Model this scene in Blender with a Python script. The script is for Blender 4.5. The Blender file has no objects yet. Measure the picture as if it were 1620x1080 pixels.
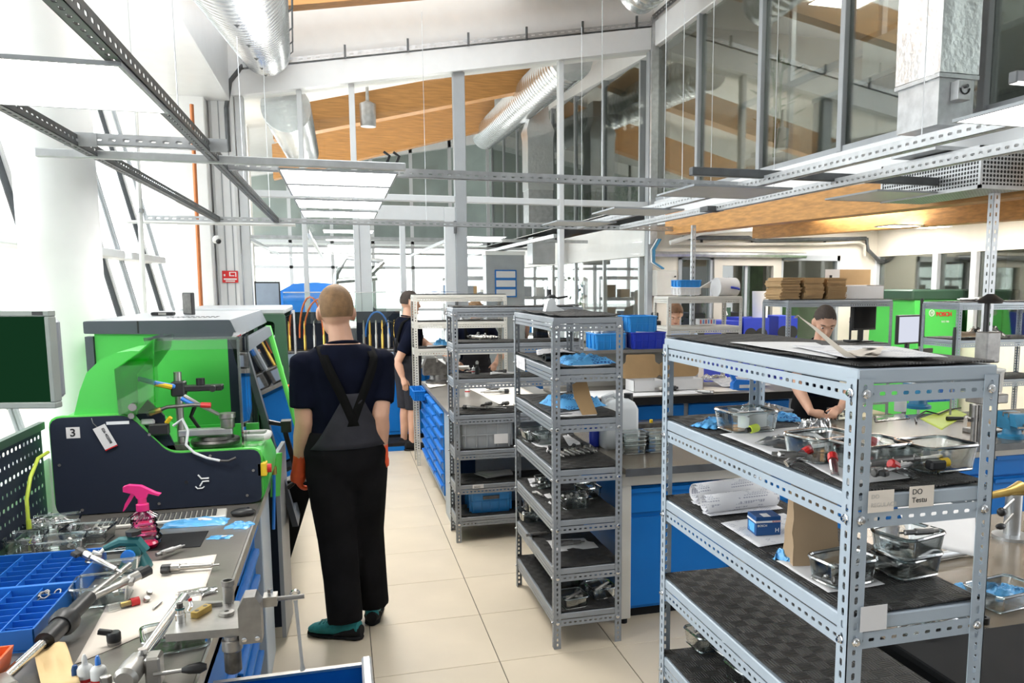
import bpy, bmesh, math, random
from mathutils import Vector, Matrix, Euler, noise
random.seed(7)
PI = math.pi
S = bpy.context.scene
C = S.collection
# ---------------------------------------------------------------- camera
HC = 1.833; FPX = 1286.6; PX0, PY0 = 921.65, 610.87
YAW, PITCH = math.radians(16.522), math.radians(7.06)
cd = bpy.data.cameras.new('camera'); cam = bpy.data.objects.new('camera', cd); C.objects.link(cam)
cam.location = (0, 0, HC); cam.rotation_euler = (PI/2-PITCH, 0, -YAW)
cd.sensor_width = 36; cd.lens = FPX/1620*36
cd.shift_x = (810-PX0)/1620; cd.shift_y = (PY0-540)/1620
cd.clip_start = .05; cd.clip_end = 400
S.camera = cam
# ---------------------------------------------------------------- world, sun, exposure
W = bpy.data.worlds.new('daylight'); S.world = W; W.use_nodes = True
bg = W.node_tree.nodes['Background']
bg.inputs[0].default_value = (.93, .965, 1, 1); bg.inputs[1].default_value = 3.1
S.view_settings.view_transform = 'Standard'; S.view_settings.look = 'None'
S.view_settings.exposure = 0.82; S.view_settings.gamma = 1; S.view_settings.use_curve_mapping = False
S.cycles.use_denoising = True
S.cycles.max_bounces = 6; S.cycles.diffuse_bounces = 3; S.cycles.glossy_bounces = 3
S.cycles.transmission_bounces = 6; S.cycles.transparent_max_bounces = 16; S.cycles.adaptive_threshold = .02
S.cycles.sample_clamp_indirect = 6
S.cycles.caustics_reflective = False; S.cycles.caustics_refractive = False
# ---------------------------------------------------------------- measuring: a pixel of the photo to a point on a known plane
_fw = Vector((math.sin(YAW)*math.cos(PITCH), math.cos(YAW)*math.cos(PITCH), -math.sin(PITCH)))
_rt = Vector((math.cos(YAW), -math.sin(YAW), 0)); _up = _rt.cross(_fw)
def _ray(x, y): return _fw+_rt*((x-PX0)/FPX)-_up*((y-PY0)/FPX)
def GZ(x, y, z):
    d = _ray(x, y); return Vector((0, 0, HC))+d*((z-HC)/d.z)
def GY(x, y, Y):
    d = _ray(x, y); return Vector((0, 0, HC))+d*(Y/d.y)
def GX(x, y, X):
    d = _ray(x, y); return Vector((0, 0, HC))+d*(X/d.x)
# ---------------------------------------------------------------- materials
MATS = {}
def nodes(name):
    m = bpy.data.materials.new(name); m.use_nodes = True; nt = m.node_tree
    for n in list(nt.nodes): nt.nodes.remove(n)
    out = nt.nodes.new('ShaderNodeOutputMaterial'); MATS[name] = m
    return m, nt, out
def PM(name, col, rough=.5, metal=0, var=.08, vs=6., bump=0., bs=60., spec=.5, coat=0., stretch=None):
    """principled with a little procedural colour variation and fine relief"""
    m, nt, out = nodes(name); L = nt.links
    b = nt.nodes.new('ShaderNodeBsdfPrincipled'); L.new(b.outputs[0], out.inputs[0])
    b.inputs['Roughness'].default_value = rough; b.inputs['Metallic'].default_value = metal
    b.inputs['Specular IOR Level'].default_value = spec; b.inputs['Coat Weight'].default_value = coat
    tc = nt.nodes.new('ShaderNodeTexCoord'); src = tc.outputs['Object']
    if stretch:
        mp = nt.nodes.new('ShaderNodeMapping'); mp.inputs['Scale'].default_value = stretch
        L.new(src, mp.inputs[0]); src = mp.outputs[0]
    nz = nt.nodes.new('ShaderNodeTexNoise'); nz.inputs['Scale'].default_value = vs; nz.inputs['Detail'].default_value = 3
    L.new(src, nz.inputs['Vector'])
    cr = nt.nodes.new('ShaderNodeValToRGB'); e = cr.color_ramp.elements
    c = Vector(col)
    e[0].position = .3; e[0].color = (*(c*(1-var)), 1); e[1].position = .7; e[1].color = (*[min(1, k*(1+var)) for k in c], 1)
    L.new(nz.outputs[0], cr.inputs[0]); L.new(cr.outputs[0], b.inputs['Base Color'])
    if bump:
        n2 = nt.nodes.new('ShaderNodeTexNoise'); n2.inputs['Scale'].default_value = bs; n2.inputs['Detail'].default_value = 2
        L.new(src, n2.inputs['Vector'])
        bp = nt.nodes.new('ShaderNodeBump'); bp.inputs['Strength'].default_value = bump; bp.inputs['Distance'].default_value = .01
        L.new(n2.outputs[0], bp.inputs['Height']); L.new(bp.outputs[0], b.inputs['Normal'])
    return m
def GLASS(name, tint, gl=.02, ior=1.45, rough=.02, boost=1.):
    m, nt, out = nodes(name); L = nt.links
    t = nt.nodes.new('ShaderNodeBsdfTransparent'); t.inputs[0].default_value = (*tint, 1)
    g = nt.nodes.new('ShaderNodeBsdfGlossy'); g.inputs['Roughness'].default_value = rough; g.inputs[0].default_value = (1, 1, 1, 1)
    f = nt.nodes.new('ShaderNodeFresnel'); f.inputs[0].default_value = ior
    ma = nt.nodes.new('ShaderNodeMath'); ma.operation = 'MULTIPLY_ADD'; ma.inputs[1].default_value = boost; ma.inputs[2].default_value = gl
    ma.use_clamp = True
    x = nt.nodes.new('ShaderNodeMixShader'); L.new(f.outputs[0], ma.inputs[0]); L.new(ma.outputs[0], x.inputs[0])
    L.new(t.outputs[0], x.inputs[1]); L.new(g.outputs[0], x.inputs[2]); L.new(x.outputs[0], out.inputs[0])
    return m
def EMIT(name, col, s):
    m, nt, out = nodes(name); e = nt.nodes.new('ShaderNodeEmission')
    e.inputs[0].default_value = (*col, 1); e.inputs[1].default_value = s; nt.links.new(e.outputs[0], out.inputs[0]); return m
PM('white_wall', (.9, .9, .89), .7, var=.02); PM('cream_wall', (.8, .74, .64), .7, var=.03)
PM('white_paint', (.83, .84, .85), .35, var=.02); PM('frame_white', (.66, .68, .7), .4, var=.03)
PM('frame_grey', (.36, .38, .4), .4, var=.05); PM('frame_beige', (.5, .46, .4), .45, var=.03)
PM('gap_shade', (.03, .035, .04), .5)  # shadow tone of the facade gaps, put into a colour
PM('tile', (.62, .53, .405), .36, var=.05, vs=2.5, bump=.05, bs=220); PM('joint', (.10, .085, .07), .8)
PM('wood', (.52, .25, .075), .5, var=.22, vs=3, stretch=(1, 14, 14), bump=.04, bs=20)
PM('wood_y', (.55, .27, .08), .5, var=.22, vs=3, stretch=(14, 1, 14), bump=.04, bs=20)
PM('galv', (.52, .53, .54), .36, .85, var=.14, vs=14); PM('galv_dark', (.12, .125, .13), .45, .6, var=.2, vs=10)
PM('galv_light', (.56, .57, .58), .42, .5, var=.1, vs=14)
PM('foil', (.74, .75, .76), .3, .95, var=.06, bump=.55, bs=22); PM('foil_smooth', (.72, .73, .74), .27, .95, var=.06, bump=.25, bs=9)
PM('shelf_blue_grey', (.385, .445, .505), .42, .1, var=.05, vs=5); PM('shelf_grey', (.265, .285, .31), .42, .2, var=.07, vs=5)
PM('shelf_beige', (.6, .58, .53), .45, .1, var=.05)
PM('steel', (.42, .405, .38), .34, .9, var=.12, vs=20); PM('steel_dark', (.12, .115, .11), .38, .8, var=.3, vs=40)
PM('chrome', (.75, .75, .75), .12, 1, var=.04); PM('iron', (.3, .29, .28), .35, .85, var=.15, vs=25)
PM('worktop', (.245, .225, .2), .3, .45, var=.12, vs=4, bump=.03, bs=90); PM('worktop_brown', (.2, .165, .125), .24, .35, var=.12, vs=4, bump=.03, bs=90)
PM('black_plastic', (.014, .014, .015), .4, var=.1); PM('black_matte', (.011, .011, .012), .75, var=.15, spec=.2)
PM('navy_panel', (.019, .025, .042), .55, var=.06, vs=3, spec=.2); PM('cap_grey', (.07, .082, .1), .4, var=.06); PM('top_grey', (.36, .38, .4), .35, .2, var=.06)
PM('green', (.075, .52, .085), .38, var=.06, vs=2); PM('green_dark', (.03, .075, .045), .45, var=.08); PM('green_edge', (.12, .62, .1), .4)
PM('blue_cab', (.004, .15, .5), .45, var=.05, vs=3, spec=.25); PM('blue_dark', (.006, .06, .2), .5, var=.05); PM('blue_crate', (.02, .24, .62), .4, var=.06)
PM('blue_royal', (.012, .035, .42), .4, var=.06); PM('blue_box', (.02, .18, .62), .35, var=.05, vs=4)
PM('cyan_vise', (.03, .2, .36), .45, var=.2, vs=12)
PM('grey_crate', (.3, .32, .34), .5, var=.06); PM('orange', (.75, .12, .02), .4, var=.06); PM('red', (.55, .02, .02), .4, var=.08)
PM('yellow', (.75, .5, .02), .45, var=.06); PM('brass', (.48, .33, .1), .35, .8, var=.15, vs=20); PM('teal', (.02, .13, .14), .4, var=.08)
PM('pink', (.85, .03, .22), .35, var=.06); PM('white_plastic', (.7, .7, .68), .4, var=.03); PM('white_haze', (.72, .74, .75), .35, var=.04)
PM('paper', (.68, .67, .67), .8, var=.03, bump=.1, bs=14); PM('paper_cream', (.72, .65, .57), .8, var=.04); PM('card', (.42, .27, .13), .8, var=.08, vs=5, bump=.05, bs=40)
PM('kraft', (.34, .24, .145), .8, var=.08, vs=5, bump=.3, bs=12); PM('tan_paper', (.7, .5, .25), .75, var=.08)
PM('navy_cloth', (.005, .0065, .0155), .95, var=.2, vs=9, bump=.25, bs=14, spec=.08); PM('overall_cloth', (.009, .0087, .0098), .95, var=.25, vs=7, bump=.4, bs=11, spec=.08)
PM('overall_grey', (.034, .034, .041), .95, var=.2, vs=8, bump=.4, bs=11, spec=.1); PM('strap', (.006, .006, .006), .9, spec=.1)
PM('skin', (.62, .35, .24), .5, var=.1, vs=8); PM('hair_blond', (.19, .105, .045), .75, var=.25, vs=30, bump=.3, bs=160)
PM('hair_dark', (.045, .03, .022), .75, var=.25, vs=30, bump=.3, bs=160); PM('hair_brown', (.13, .06, .025), .7, var=.25, vs=30, bump=.3, bs=120)
PM('glove', (.8, .1, .025), .5, var=.1, bump=.25, bs=40); PM('teal_shoe', (.008, .17, .18), .7, var=.15, vs=40, bump=.3, bs=160); PM('shirt_light', (.42, .5, .66), .85, var=.08)
PM('eye_white', (.7, .68, .65), .3); PM('lips', (.42, .16, .12), .5); PM('copper', (.5, .17, .06), .4, .5); PM('sign_red', (.7, .02, .02), .5)
PM('leaf', (.12, .2, .07), .7, var=.4, vs=4, bump=.5, bs=8); PM('far_green', (.16, .3, .12), .8, var=.5, vs=3); PM('ground_out', (.6, .6, .57), .9)
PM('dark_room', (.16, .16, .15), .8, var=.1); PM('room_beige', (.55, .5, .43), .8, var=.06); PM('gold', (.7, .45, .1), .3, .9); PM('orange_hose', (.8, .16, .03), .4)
PM('car_blue', (.02, .2, .7), .3, coat=.5); PM('bag_blue', (.1, .38, .72), .3, var=.15, vs=14, bump=.5, bs=24); PM('black_ink', (.01, .01, .012), .6)
PM('lime', (.5, .62, .06), .5); PM('lettering_white', (.85, .85, .85), .5); PM('screen_blue', (.3, .36, .45), .25)
GLASS('pane', (.97, .985, .98), .01, boost=.3); GLASS('pane_dark', (.72, .75, .72), .05, boost=.55); GLASS('tub_glass', (.96, .98, .978), .035, rough=.04, boost=.8); GLASS('rim_glass', (.8, .88, .9), .22, rough=.1)
GLASS('acrylic', (.93, .97, .94), .03); GLASS('acrylic_edge', (.75, .85, .75), .15); GLASS('bag_clear', (.86, .87, .88), .16, rough=.15); GLASS('green_visor', (.5, .97, .5), .03)
GLASS('pink_clear', (.95, .3, .6), .06); GLASS('lid_clear', (.72, .78, .82), .14, rough=.2); GLASS('pane_smoke', (.38, .4, .45), .08)
EMIT('led', (1, .975, .93), 11); EMIT('screen_dark', (.004, .02, .008), 1.); EMIT('screen_lit', (.5, .52, .6), .8); EMIT('strip_light', (.95, .95, 1), 4)
def tread(name, c1, c2):                                     # rubber mat with five-bar tread
    m = PM(name, c1, .6, var=.25, vs=5); nt = m.node_tree; L = nt.links
    b = next(n for n in nt.nodes if n.type == 'BSDF_PRINCIPLED'); tc = next(n for n in nt.nodes if n.type == 'TEX_COORD')
    ck = nt.nodes.new('ShaderNodeTexChecker'); ck.inputs['Scale'].default_value = 26; L.new(tc.outputs['Object'], ck.inputs[0])
    hs = []
    for ax in 'XY':
        w = nt.nodes.new('ShaderNodeTexWave'); w.bands_direction = ax; w.inputs['Scale'].default_value = 40; L.new(tc.outputs['Object'], w.inputs[0]); hs.append(w)
    mx = nt.nodes.new('ShaderNodeMix'); mx.data_type = 'FLOAT'; L.new(ck.outputs['Fac'], mx.inputs[0]); L.new(hs[0].outputs['Fac'], mx.inputs[2]); L.new(hs[1].outputs['Fac'], mx.inputs[3])
    bp = nt.nodes.new('ShaderNodeBump'); bp.inputs['Strength'].default_value = 1.; bp.inputs['Distance'].default_value = .006
    L.new(mx.outputs[0], bp.inputs['Height']); L.new(bp.outputs[0], b.inputs['Normal'])
    src = b.inputs['Base Color'].links[0].from_socket; c2 = nt.nodes.new('ShaderNodeMix'); c2.data_type = 'RGBA'; mr = nt.nodes.new('ShaderNodeMapRange'); mr.inputs[1].default_value = .55; mr.inputs[2].default_value = .95; mr.inputs[4].default_value = .5
    L.new(mx.outputs[0], mr.inputs[0]); L.new(mr.outputs[0], c2.inputs[0]); L.new(src, c2.inputs[6]); c2.inputs[7].default_value = (*[k*3.2 for k in c1], 1); L.new(c2.outputs[2], b.inputs['Base Color'])
tread('rubber', (.0165, .0148, .0135), None)
def printed(name, base, ink, scale=90, w=.55):               # rows of print on paper
    m = PM(name, base, .8, var=.02); nt = m.node_tree; L = nt.links
    b = next(n for n in nt.nodes if n.type == 'BSDF_PRINCIPLED'); tc = next(n for n in nt.nodes if n.type == 'TEX_COORD')
    src = b.inputs['Base Color'].links[0].from_socket
    br = nt.nodes.new('ShaderNodeTexBrick'); br.inputs['Scale'].default_value = scale; br.inputs['Mortar Size'].default_value = .11; br.inputs['Brick Width'].default_value = .9; br.inputs['Mortar Smooth'].default_value = 0; br.inputs['Color1'].default_value = (0, 0, 0, 1)
    br.inputs['Color2'].default_value = (0, 0, 0, 1); br.inputs['Mortar'].default_value = (1, 1, 1, 1); br.inputs['Bias'].default_value = 0; br.inputs['Row Height'].default_value = .45
    L.new(tc.outputs['Object'], br.inputs[0])
    nz = nt.nodes.new('ShaderNodeTexNoise'); nz.inputs['Scale'].default_value = 22; L.new(tc.outputs['Object'], nz.inputs[0])
    gt = nt.nodes.new('ShaderNodeMath'); gt.operation = 'GREATER_THAN'; gt.inputs[1].default_value = w; L.new(nz.outputs[0], gt.inputs[0])
    mu = nt.nodes.new('ShaderNodeMath'); mu.operation = 'MULTIPLY'; L.new(gt.outputs[0], mu.inputs[0])
    iv = nt.nodes.new('ShaderNodeInvert'); L.new(br.outputs[0], iv.inputs[1]); L.new(iv.outputs[0], mu.inputs[1])
    mx = nt.nodes.new('ShaderNodeMix'); mx.data_type = 'RGBA'; L.new(mu.outputs[0], mx.inputs[0]); L.new(src, mx.inputs[6]); mx.inputs[7].default_value = (*ink, 1)
    L.new(mx.outputs[2], b.inputs['Base Color'])
printed('print_paper', (.7, .69, .7), (.36, .36, .41), 105, .54); printed('print_blue', (.1, .38, .72), (.02, .09, .3), 45, .52)
PM('bezel_grey', (.26, .29, .27), .4); PM('green_grey', (.36, .4, .37), .8, var=.12, vs=1.5)
def M(n): return MATS[n]
# ---------------------------------------------------------------- mesh building
def V(*a): return Vector(a)
class MB:
    def __init__(s): s.v = []; s.f = []; s.m = []
    def add(s, vs, fs, mi=0):
        o = len(s.v); s.v += [tuple(p) for p in vs]; s.f += [tuple(i+o for i in f) for f in fs]; s.m += [mi]*len(fs); return s
    def box(s, x0, x1, y0, y1, z0, z1, mi=0, b=0):
        if b <= 0:
            vs = [(x, y, z) for z in (z0, z1) for y in (y0, y1) for x in (x0, x1)]
            return s.add(vs, [(0, 2, 3, 1), (4, 5, 7, 6), (0, 1, 5, 4), (2, 6, 7, 3), (0, 4, 6, 2), (1, 3, 7, 5)], mi)
        lo, hi = (x0, y0, z0), (x1, y1, z1); b = min(b, *(.49*(h-l) for l, h in zip(lo, hi))); vs = []; idx = {}
        for c in range(8):
            sg = [(c >> k) & 1 for k in range(3)]
            for ax in range(3):
                p = [(hi[k]-(0 if k == ax else b)) if sg[k] else (lo[k]+(0 if k == ax else b)) for k in range(3)]
                idx[c, ax] = len(vs); vs.append(p)
        fs = [tuple(idx[c, ax] for ax in range(3)) for c in range(8)]
        for ax in range(3):
            o = [k for k in range(3) if k != ax]
            for sgn in (0, 1):
                q = [(sgn << ax) | (a << o[0]) | (d << o[1]) for a, d in ((0, 0), (1, 0), (1, 1), (0, 1))]
                fs.append(tuple(idx[c, ax] for c in q))
            for a in (0, 1):
                for d in (0, 1):
                    c0 = (a << o[0]) | (d << o[1]); c1 = c0 | (1 << ax)
                    fs.append((idx[c0, o[0]], idx[c1, o[0]], idx[c1, o[1]], idx[c0, o[1]]))
        return s.add(vs, fs, mi)
    def loft(s, rings, mi=0, cap=True, closed=True):
        n = len(rings[0]); vs = [p for r in rings for p in r]; fs = []
        for i in range(len(rings)-1):
            for j in range(n if closed else n-1):
                k = (j+1) % n; fs.append((i*n+j, i*n+k, (i+1)*n+k, (i+1)*n+j))
        if cap and closed: fs += [tuple(range(n))[::-1], tuple((len(rings)-1)*n+j for j in range(n))]
        return s.add(vs, fs, mi)
    def cyl(s, p0, p1, r0, r1=None, n=12, mi=0, cap=True):
        return s.tube([p0, p1], [r0, r0 if r1 is None else r1], n, mi, cap)
    def tube(s, pts, r, n=8, mi=0, cap=True, flat=1.):
        pts = [Vector(p) for p in pts]; rs = r if isinstance(r, (list, tuple)) else [r]*len(pts); rings = []; u = None
        for i, p in enumerate(pts):
            d = (pts[min(i+1, len(pts)-1)]-pts[max(i-1, 0)]); d = d.normalized() if d.length > 1e-9 else V(0, 0, 1)
            if u is None: u = d.orthogonal().normalized() if abs(d.z) > .9 else d.cross(V(0, 0, 1)).normalized()
            u = (u-d*u.dot(d)).normalized(); w = d.cross(u)
            rings.append([p+u*(rs[i]*math.cos(2*PI*k/n))+w*(rs[i]*flat*math.sin(2*PI*k/n)) for k in range(n)])
        return s.loft(rings, mi, cap)
    def lathe(s, prof, o=(0, 0, 0), n=16, mi=0, d=(0, 0, 1), cap=True):
        d = Vector(d).normalized(); o = Vector(o); u = d.orthogonal().normalized() if abs(d.z) < .99 else V(1, 0, 0); w = d.cross(u)
        return s.loft([[o+d*z+u*(max(r, 1e-4)*math.cos(2*PI*k/n))+w*(max(r, 1e-4)*math.sin(2*PI*k/n)) for k in range(n)] for r, z in prof], mi, cap)
    def ell(s, c, r, n=14, m=8, mi=0, R=None):
        c = Vector(c); rings = []
        for i in range(m+1):
            t = -PI/2+PI*(i+.02)/(m+.04); rr = max(math.cos(t), .02)
            ring = [V(r[0]*rr*math.cos(2*PI*k/n), r[1]*rr*math.sin(2*PI*k/n), r[2]*math.sin(t)) for k in range(n)]
            rings.append([c+(R @ p if R else p) for p in ring])
        return s.loft(rings, mi)
    def prism(s, poly, ax, a0, a1, mi=0):
        f = {'x': lambda p, a: (a, p[0], p[1]), 'y': lambda p, a: (p[0], a, p[1]), 'z': lambda p, a: (p[0], p[1], a)}[ax]
        return s.loft([[f(p, a0) for p in poly], [f(p, a1) for p in poly]], mi)
    def grid(s, fn, nu, nv, mi=0):
        vs = [fn(i/nu, j/nv) for j in range(nv+1) for i in range(nu+1)]
        return s.add(vs, [(j*(nu+1)+i, j*(nu+1)+i+1, (j+1)*(nu+1)+i+1, (j+1)*(nu+1)+i) for j in range(nv) for i in range(nu)], mi)
    def slots(s, L, w, pitch=.027, sw=.008, sl=.015, t=.002, fn=None, mi=0, across=False):
        """a strip along u (0..L), width v (0..w), pierced by rounded slots; fn(u, v, n) places it"""
        nC = max(1, int(L/pitch)); e = (L-nC*pitch)/2; a, b2 = (sl/2, sw/2) if not across else (sw/2, sl/2); c = min(a, b2)*.55
        inn = [(-a, -b2+c), (-a+c, -b2), (a-c, -b2), (a, -b2+c), (a, b2-c), (a-c, b2), (-a+c, b2), (-a, b2-c)]
        for k in range(nC):
            u0 = e+(k+.5)*pitch; h = pitch/2; hw = w/2
            lft = -h-(e if k == 0 else 0); rgt = h+(e if k == nC-1 else 0)
            out = [(lft, -b2+c), (lft, -hw), (-a+c, -hw), (a-c, -hw), (rgt, -hw), (rgt, -b2+c), (rgt, b2-c), (rgt, hw), (a-c, hw), (-a+c, hw), (lft, hw), (lft, b2-c)]
            P = [(u0+x, hw+y) for x, y in inn+out]
            F = [(8, 9, 10, 1, 0), (10, 11, 2, 1), (11, 12, 13, 3, 2), (13, 14, 4, 3), (14, 15, 16, 5, 4), (16, 17, 6, 5), (17, 18, 19, 7, 6), (19, 8, 0, 7)]
            n = len(P); vs = [fn(x, y, 0) for x, y in P]+[fn(x, y, t) for x, y in P]
            fs = list(F)+[tuple(i+n for i in f[::-1]) for f in F]+[(i, (i+1) % 8, (i+1) % 8+n, i+n) for i in range(8)]
            fs += [(9, 10, 10+n, 9+n), (10, 11, 11+n, 10+n), (11, 12, 12+n, 11+n), (15, 16, 16+n, 15+n), (16, 17, 17+n, 16+n), (17, 18, 18+n, 17+n)]
            s.add(vs, fs, mi)
        return s
    def xf(s, Mx):
        s.v = [tuple(Mx @ Vector(p)) for p in s.v]; return s
    def join(s, o, Mx=None, mi=None):
        s.add([Mx @ Vector(p) if Mx else p for p in o.v], o.f); s.m[-len(o.f):] = [k if mi is None else mi for k in o.m]; return s
    def mesh(s, name, mats, smooth=True, ang=35, fix=True):
        me = bpy.data.meshes.new(name); me.from_pydata(s.v, [], s.f)
        for m in (mats if isinstance(mats, (list, tuple)) else [mats]): me.materials.append(M(m))
        me.polygons.foreach_set('material_index', s.m)
        if fix:
            bm = bmesh.new(); bm.from_mesh(me); bmesh.ops.recalc_face_normals(bm, faces=bm.faces); bm.to_mesh(me); bm.free()
        if smooth: me.shade_smooth(); me.set_sharp_from_angle(angle=math.radians(ang))
        me.update(); return me
    def build(s, name, mats, parent=None, loc=(0, 0, 0), rot=(0, 0, 0), smooth=True, ang=35, fix=True):
        return put(name, s.mesh(name, mats, smooth, ang, fix), parent, loc, rot)
def put(name, me, parent=None, loc=(0, 0, 0), rot=(0, 0, 0), scale=None):
    o = bpy.data.objects.new(name, me); C.objects.link(o); o.location = loc; o.rotation_euler = rot
    if scale: o.scale = scale if isinstance(scale, (tuple, list)) else (scale,)*3
    if parent: o.parent = parent
    return o
def tag(o, label, cat, group=None, kind=None):
    if kind: o['kind'] = kind
    if label: o['label'] = label
    if cat: o['category'] = cat
    if group: o['group'] = group
    return o
def struct(o): o['kind'] = 'structure'; return o
def stuff(o): o['kind'] = 'stuff'; return o
def thing(name, label, cat, loc=(0, 0, 0), rz=0, group=None, rot=None):
    o = bpy.data.objects.new(name, None); C.objects.link(o); o.location = loc; o.rotation_euler = rot or (0, 0, rz); o.empty_display_size = .1
    return tag(o, label, cat, group)
def setting(name, loc=(0, 0, 0)):
    o = bpy.data.objects.new(name, None); C.objects.link(o); o.location = loc; return struct(o)
def dup(root, loc, rot=None, label=None, group=None, scale=None):
    r = root.copy(); C.objects.link(r); r.location = loc
    if rot is not None: r.rotation_euler = rot
    if scale: r.scale = (scale,)*3
    if label: r['label'] = label
    if group: r['group'] = group
    for ch in list(root.children):
        q = ch.copy(); C.objects.link(q); q.parent = r
        for g in list(ch.children):
            d = g.copy(); C.objects.link(d); d.parent = q
    return r
def text(s, size, mat, parent, loc, rot, name='lettering', ext=.0006, align='LEFT', bold=0):
    cu = bpy.data.curves.new('t', 'FONT'); cu.body = s; cu.size = size; cu.extrude = ext; cu.align_x = align; cu.offset = bold
    t = bpy.data.objects.new('t', cu); C.objects.link(t); dg = bpy.context.evaluated_depsgraph_get(); dg.update()
    me = bpy.data.meshes.new_from_object(t.evaluated_get(dg)); bpy.data.objects.remove(t); bpy.data.curves.remove(cu)
    me.materials.clear(); me.materials.append(M(mat)); me.name = 'lettering'
    return put(name, me, parent, loc, rot)
FACE_CAM = (PI/2, 0, 0)      # lettering on a face that looks towards -Y
def rz(a): return (0, 0, math.radians(a))
def nz(x, y, z, s=1.): return noise.noise(Vector((x, y, z))*s)
# ================================================================ the setting
YP = 10.8; XG = 4.23; YB = 24.
# ---- floor: dark joint bed, raised-floor tiles on it
fl = struct(MB().box(-6, 12, -3, 27, -.2, -.004).build('floor', 'joint', smooth=False))
tm = MB().box(.0022, .5978, .0019, .5981, -.05, 0, b=.0015).mesh('tile', 'tile', smooth=False)
rest = MB(); nt_ = 0
for i in range(-9, 17):
    for j in range(-9, 26):
        x, y = .091+.6*i, 3.76+.6*j
        if -2 <= i <= 7 and -3 <= j <= 12:
            put('floor_tile', tm, fl, (x, y, 0)); nt_ += 1
        elif x < 8 and y < 24.5: rest.box(x+.0022, x+.5978, y+.0012, y+.5988, -.05, 0)
stuff(rest.build('floor_tile_field', 'tile', fl, smooth=False, fix=False))
def zbeam(x): return 4.10+.178*(x+.85)+(.0 if x > 0 else 0)          # lower edge of the sloping white band at the partition
# ---- partition wall above the glass, its white band and the tray over it
w = MB()
w.prism([(-2.6, zbeam(-2.6)), (XG, zbeam(XG)), (XG, 7.2), (-2.6, 7.2)], 'y', YP+.02, YP+.2)
wb = struct(w.build('wall_back', 'white_wall', smooth=False))
bd = MB().prism([(-1.3, zbeam(-1.3)), (XG, zbeam(XG)), (XG, zbeam(XG)+.28), (-1.3, zbeam(-1.3)+.28)], 'y', YP-.12, YP+.02).build('band', 'white_paint', wb, smooth=False)
t = thing('cable_tray', 'galvanised cable tray climbing along the white band above the glass partition', 'cable tray')
L_ = math.hypot(XG+1.0, .178*(XG+1.0)); a_ = math.atan(.178)
def trayfn(u, v, n): return (-1.0+u*math.cos(a_), YP-.13-n, zbeam(-1.0)+.3+u*math.sin(a_)+v)
MB().slots(L_, .06, .1, .012, .05, .003, trayfn).build('tray_side', 'galv', t, smooth=False)
MB().prism([(-1.0, zbeam(-1)+.3), (XG, zbeam(XG)+.3), (XG, zbeam(XG)+.305), (-1, zbeam(-1)+.305)], 'y', YP-.13, YP-.0).build('tray_floor', 'galv', t, smooth=False)
for k in range(7):
    x = -.6+.75*k
    MB().box(x, x+.025, YP-.16, YP-.13, zbeam(x)+.28, zbeam(x)+.44).build('bracket', 'galv_dark', t, smooth=False)
MB().tube([(-1.0, YP-.1, zbeam(-1)+.33), (-1.15, YP-.12, zbeam(-1.1)+.15), (-1.2, YP-.15, 3.9), (-1.2, YP-.15, 3.4)], .03, 6).build('cable_bundle', 'galv_dark', t)
# ---- glass partition under it
par = setting('window_1')
def post(parent, x0, x1, z0, z1, y0=YP-.06, y1=YP+.06, mat='frame_white', name='mullion'):
    return MB().box(x0, x1, y0, y1, z0, z1, b=.006).build(name, mat, parent, smooth=False)
def pane(parent, x0, x1, z0, z1a, z1b=None, y=YP, mat='pane'):
    z1b = z1a if z1b is None else z1b
    return MB().prism([(x0, z0), (x1, z0), (x1, z1b), (x0, z1a)], 'y', y-.006, y+.006).build('pane', mat, parent, smooth=False)
MX = [(-1.12, -1.02), (-.42, -.36), (.19, .26), (1.47, 1.62), (2.86, 2.93), (4.13, 4.21)]
for i, (a, b) in enumerate(MX):
    post(par, a, b, 0, zbeam((a+b)/2), mat='frame_grey' if i in (3, 5) else 'frame_white')
for (a, b), (c_, d) in zip(MX[:-1], MX[1:]):
    post(par, b, c_, 2.9, 2.98, name='transom'); pane(par, b, c_, 2.98, zbeam(b), zbeam(c_))
    post(par, b, c_, .0, .1, name='transom')
    if not (b > .2 and d < 1.7): pane(par, b, c_, .1, 2.9)
dr = setting('door_1')
for x0, x1 in ((.26, .40), (1.33, 1.47)): post(dr, x0, x1, .02, 2.84, YP-.05, YP+.05, 'frame_white', 'stile')
post(dr, .40, 1.33, 2.66, 2.84, YP-.05, YP+.05, 'frame_white', 'rail'); post(dr, .40, 1.33, .02, .3, YP-.05, YP+.05, 'frame_white', 'rail')
post(dr, .76, .83, .3, 2.66, YP-.04, YP+.04, 'frame_white', 'stile'); pane(dr, .40, .76, .3, 2.66); pane(dr, .83, 1.33, .3, 2.66)
for z in (.6, 1.5, 2.5): MB().cyl((1.46, YP-.08, z), (1.46, YP-.08, z+.16), .018, n=8).build('hinge', 'galv_dark', dr)
wf = struct(MB().box(-6, 12, -3.2, -3.0, 0, 7).build('wall_front_blocker', 'frame_grey', smooth=False))  # unseen wall, added to block sky light from behind the camera
# ---- white pier and corner column at the left end of the partition
wl = setting('wall_left')
MB().box(-1.78, -1.42, YP-.3, YP+.2, 0, 5.2, b=.01).build('pier', 'white_wall', wl, smooth=False)
MB().box(-1.40, -1.13, YP-.12, YP+.1, 0, 4.1, b=.03).build('column_casing', 'white_paint', wl, smooth=False)
for x in (-1.30, -1.21): MB().box(x, x+.012, YP-.128, YP-.12, 0, 4.05).build('casing_joint', 'frame_grey', wl, smooth=False)
MB().box(-1.85, -1.62, -3, YP, 0, .86).build('parapet', 'white_wall', wl, smooth=False)
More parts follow.
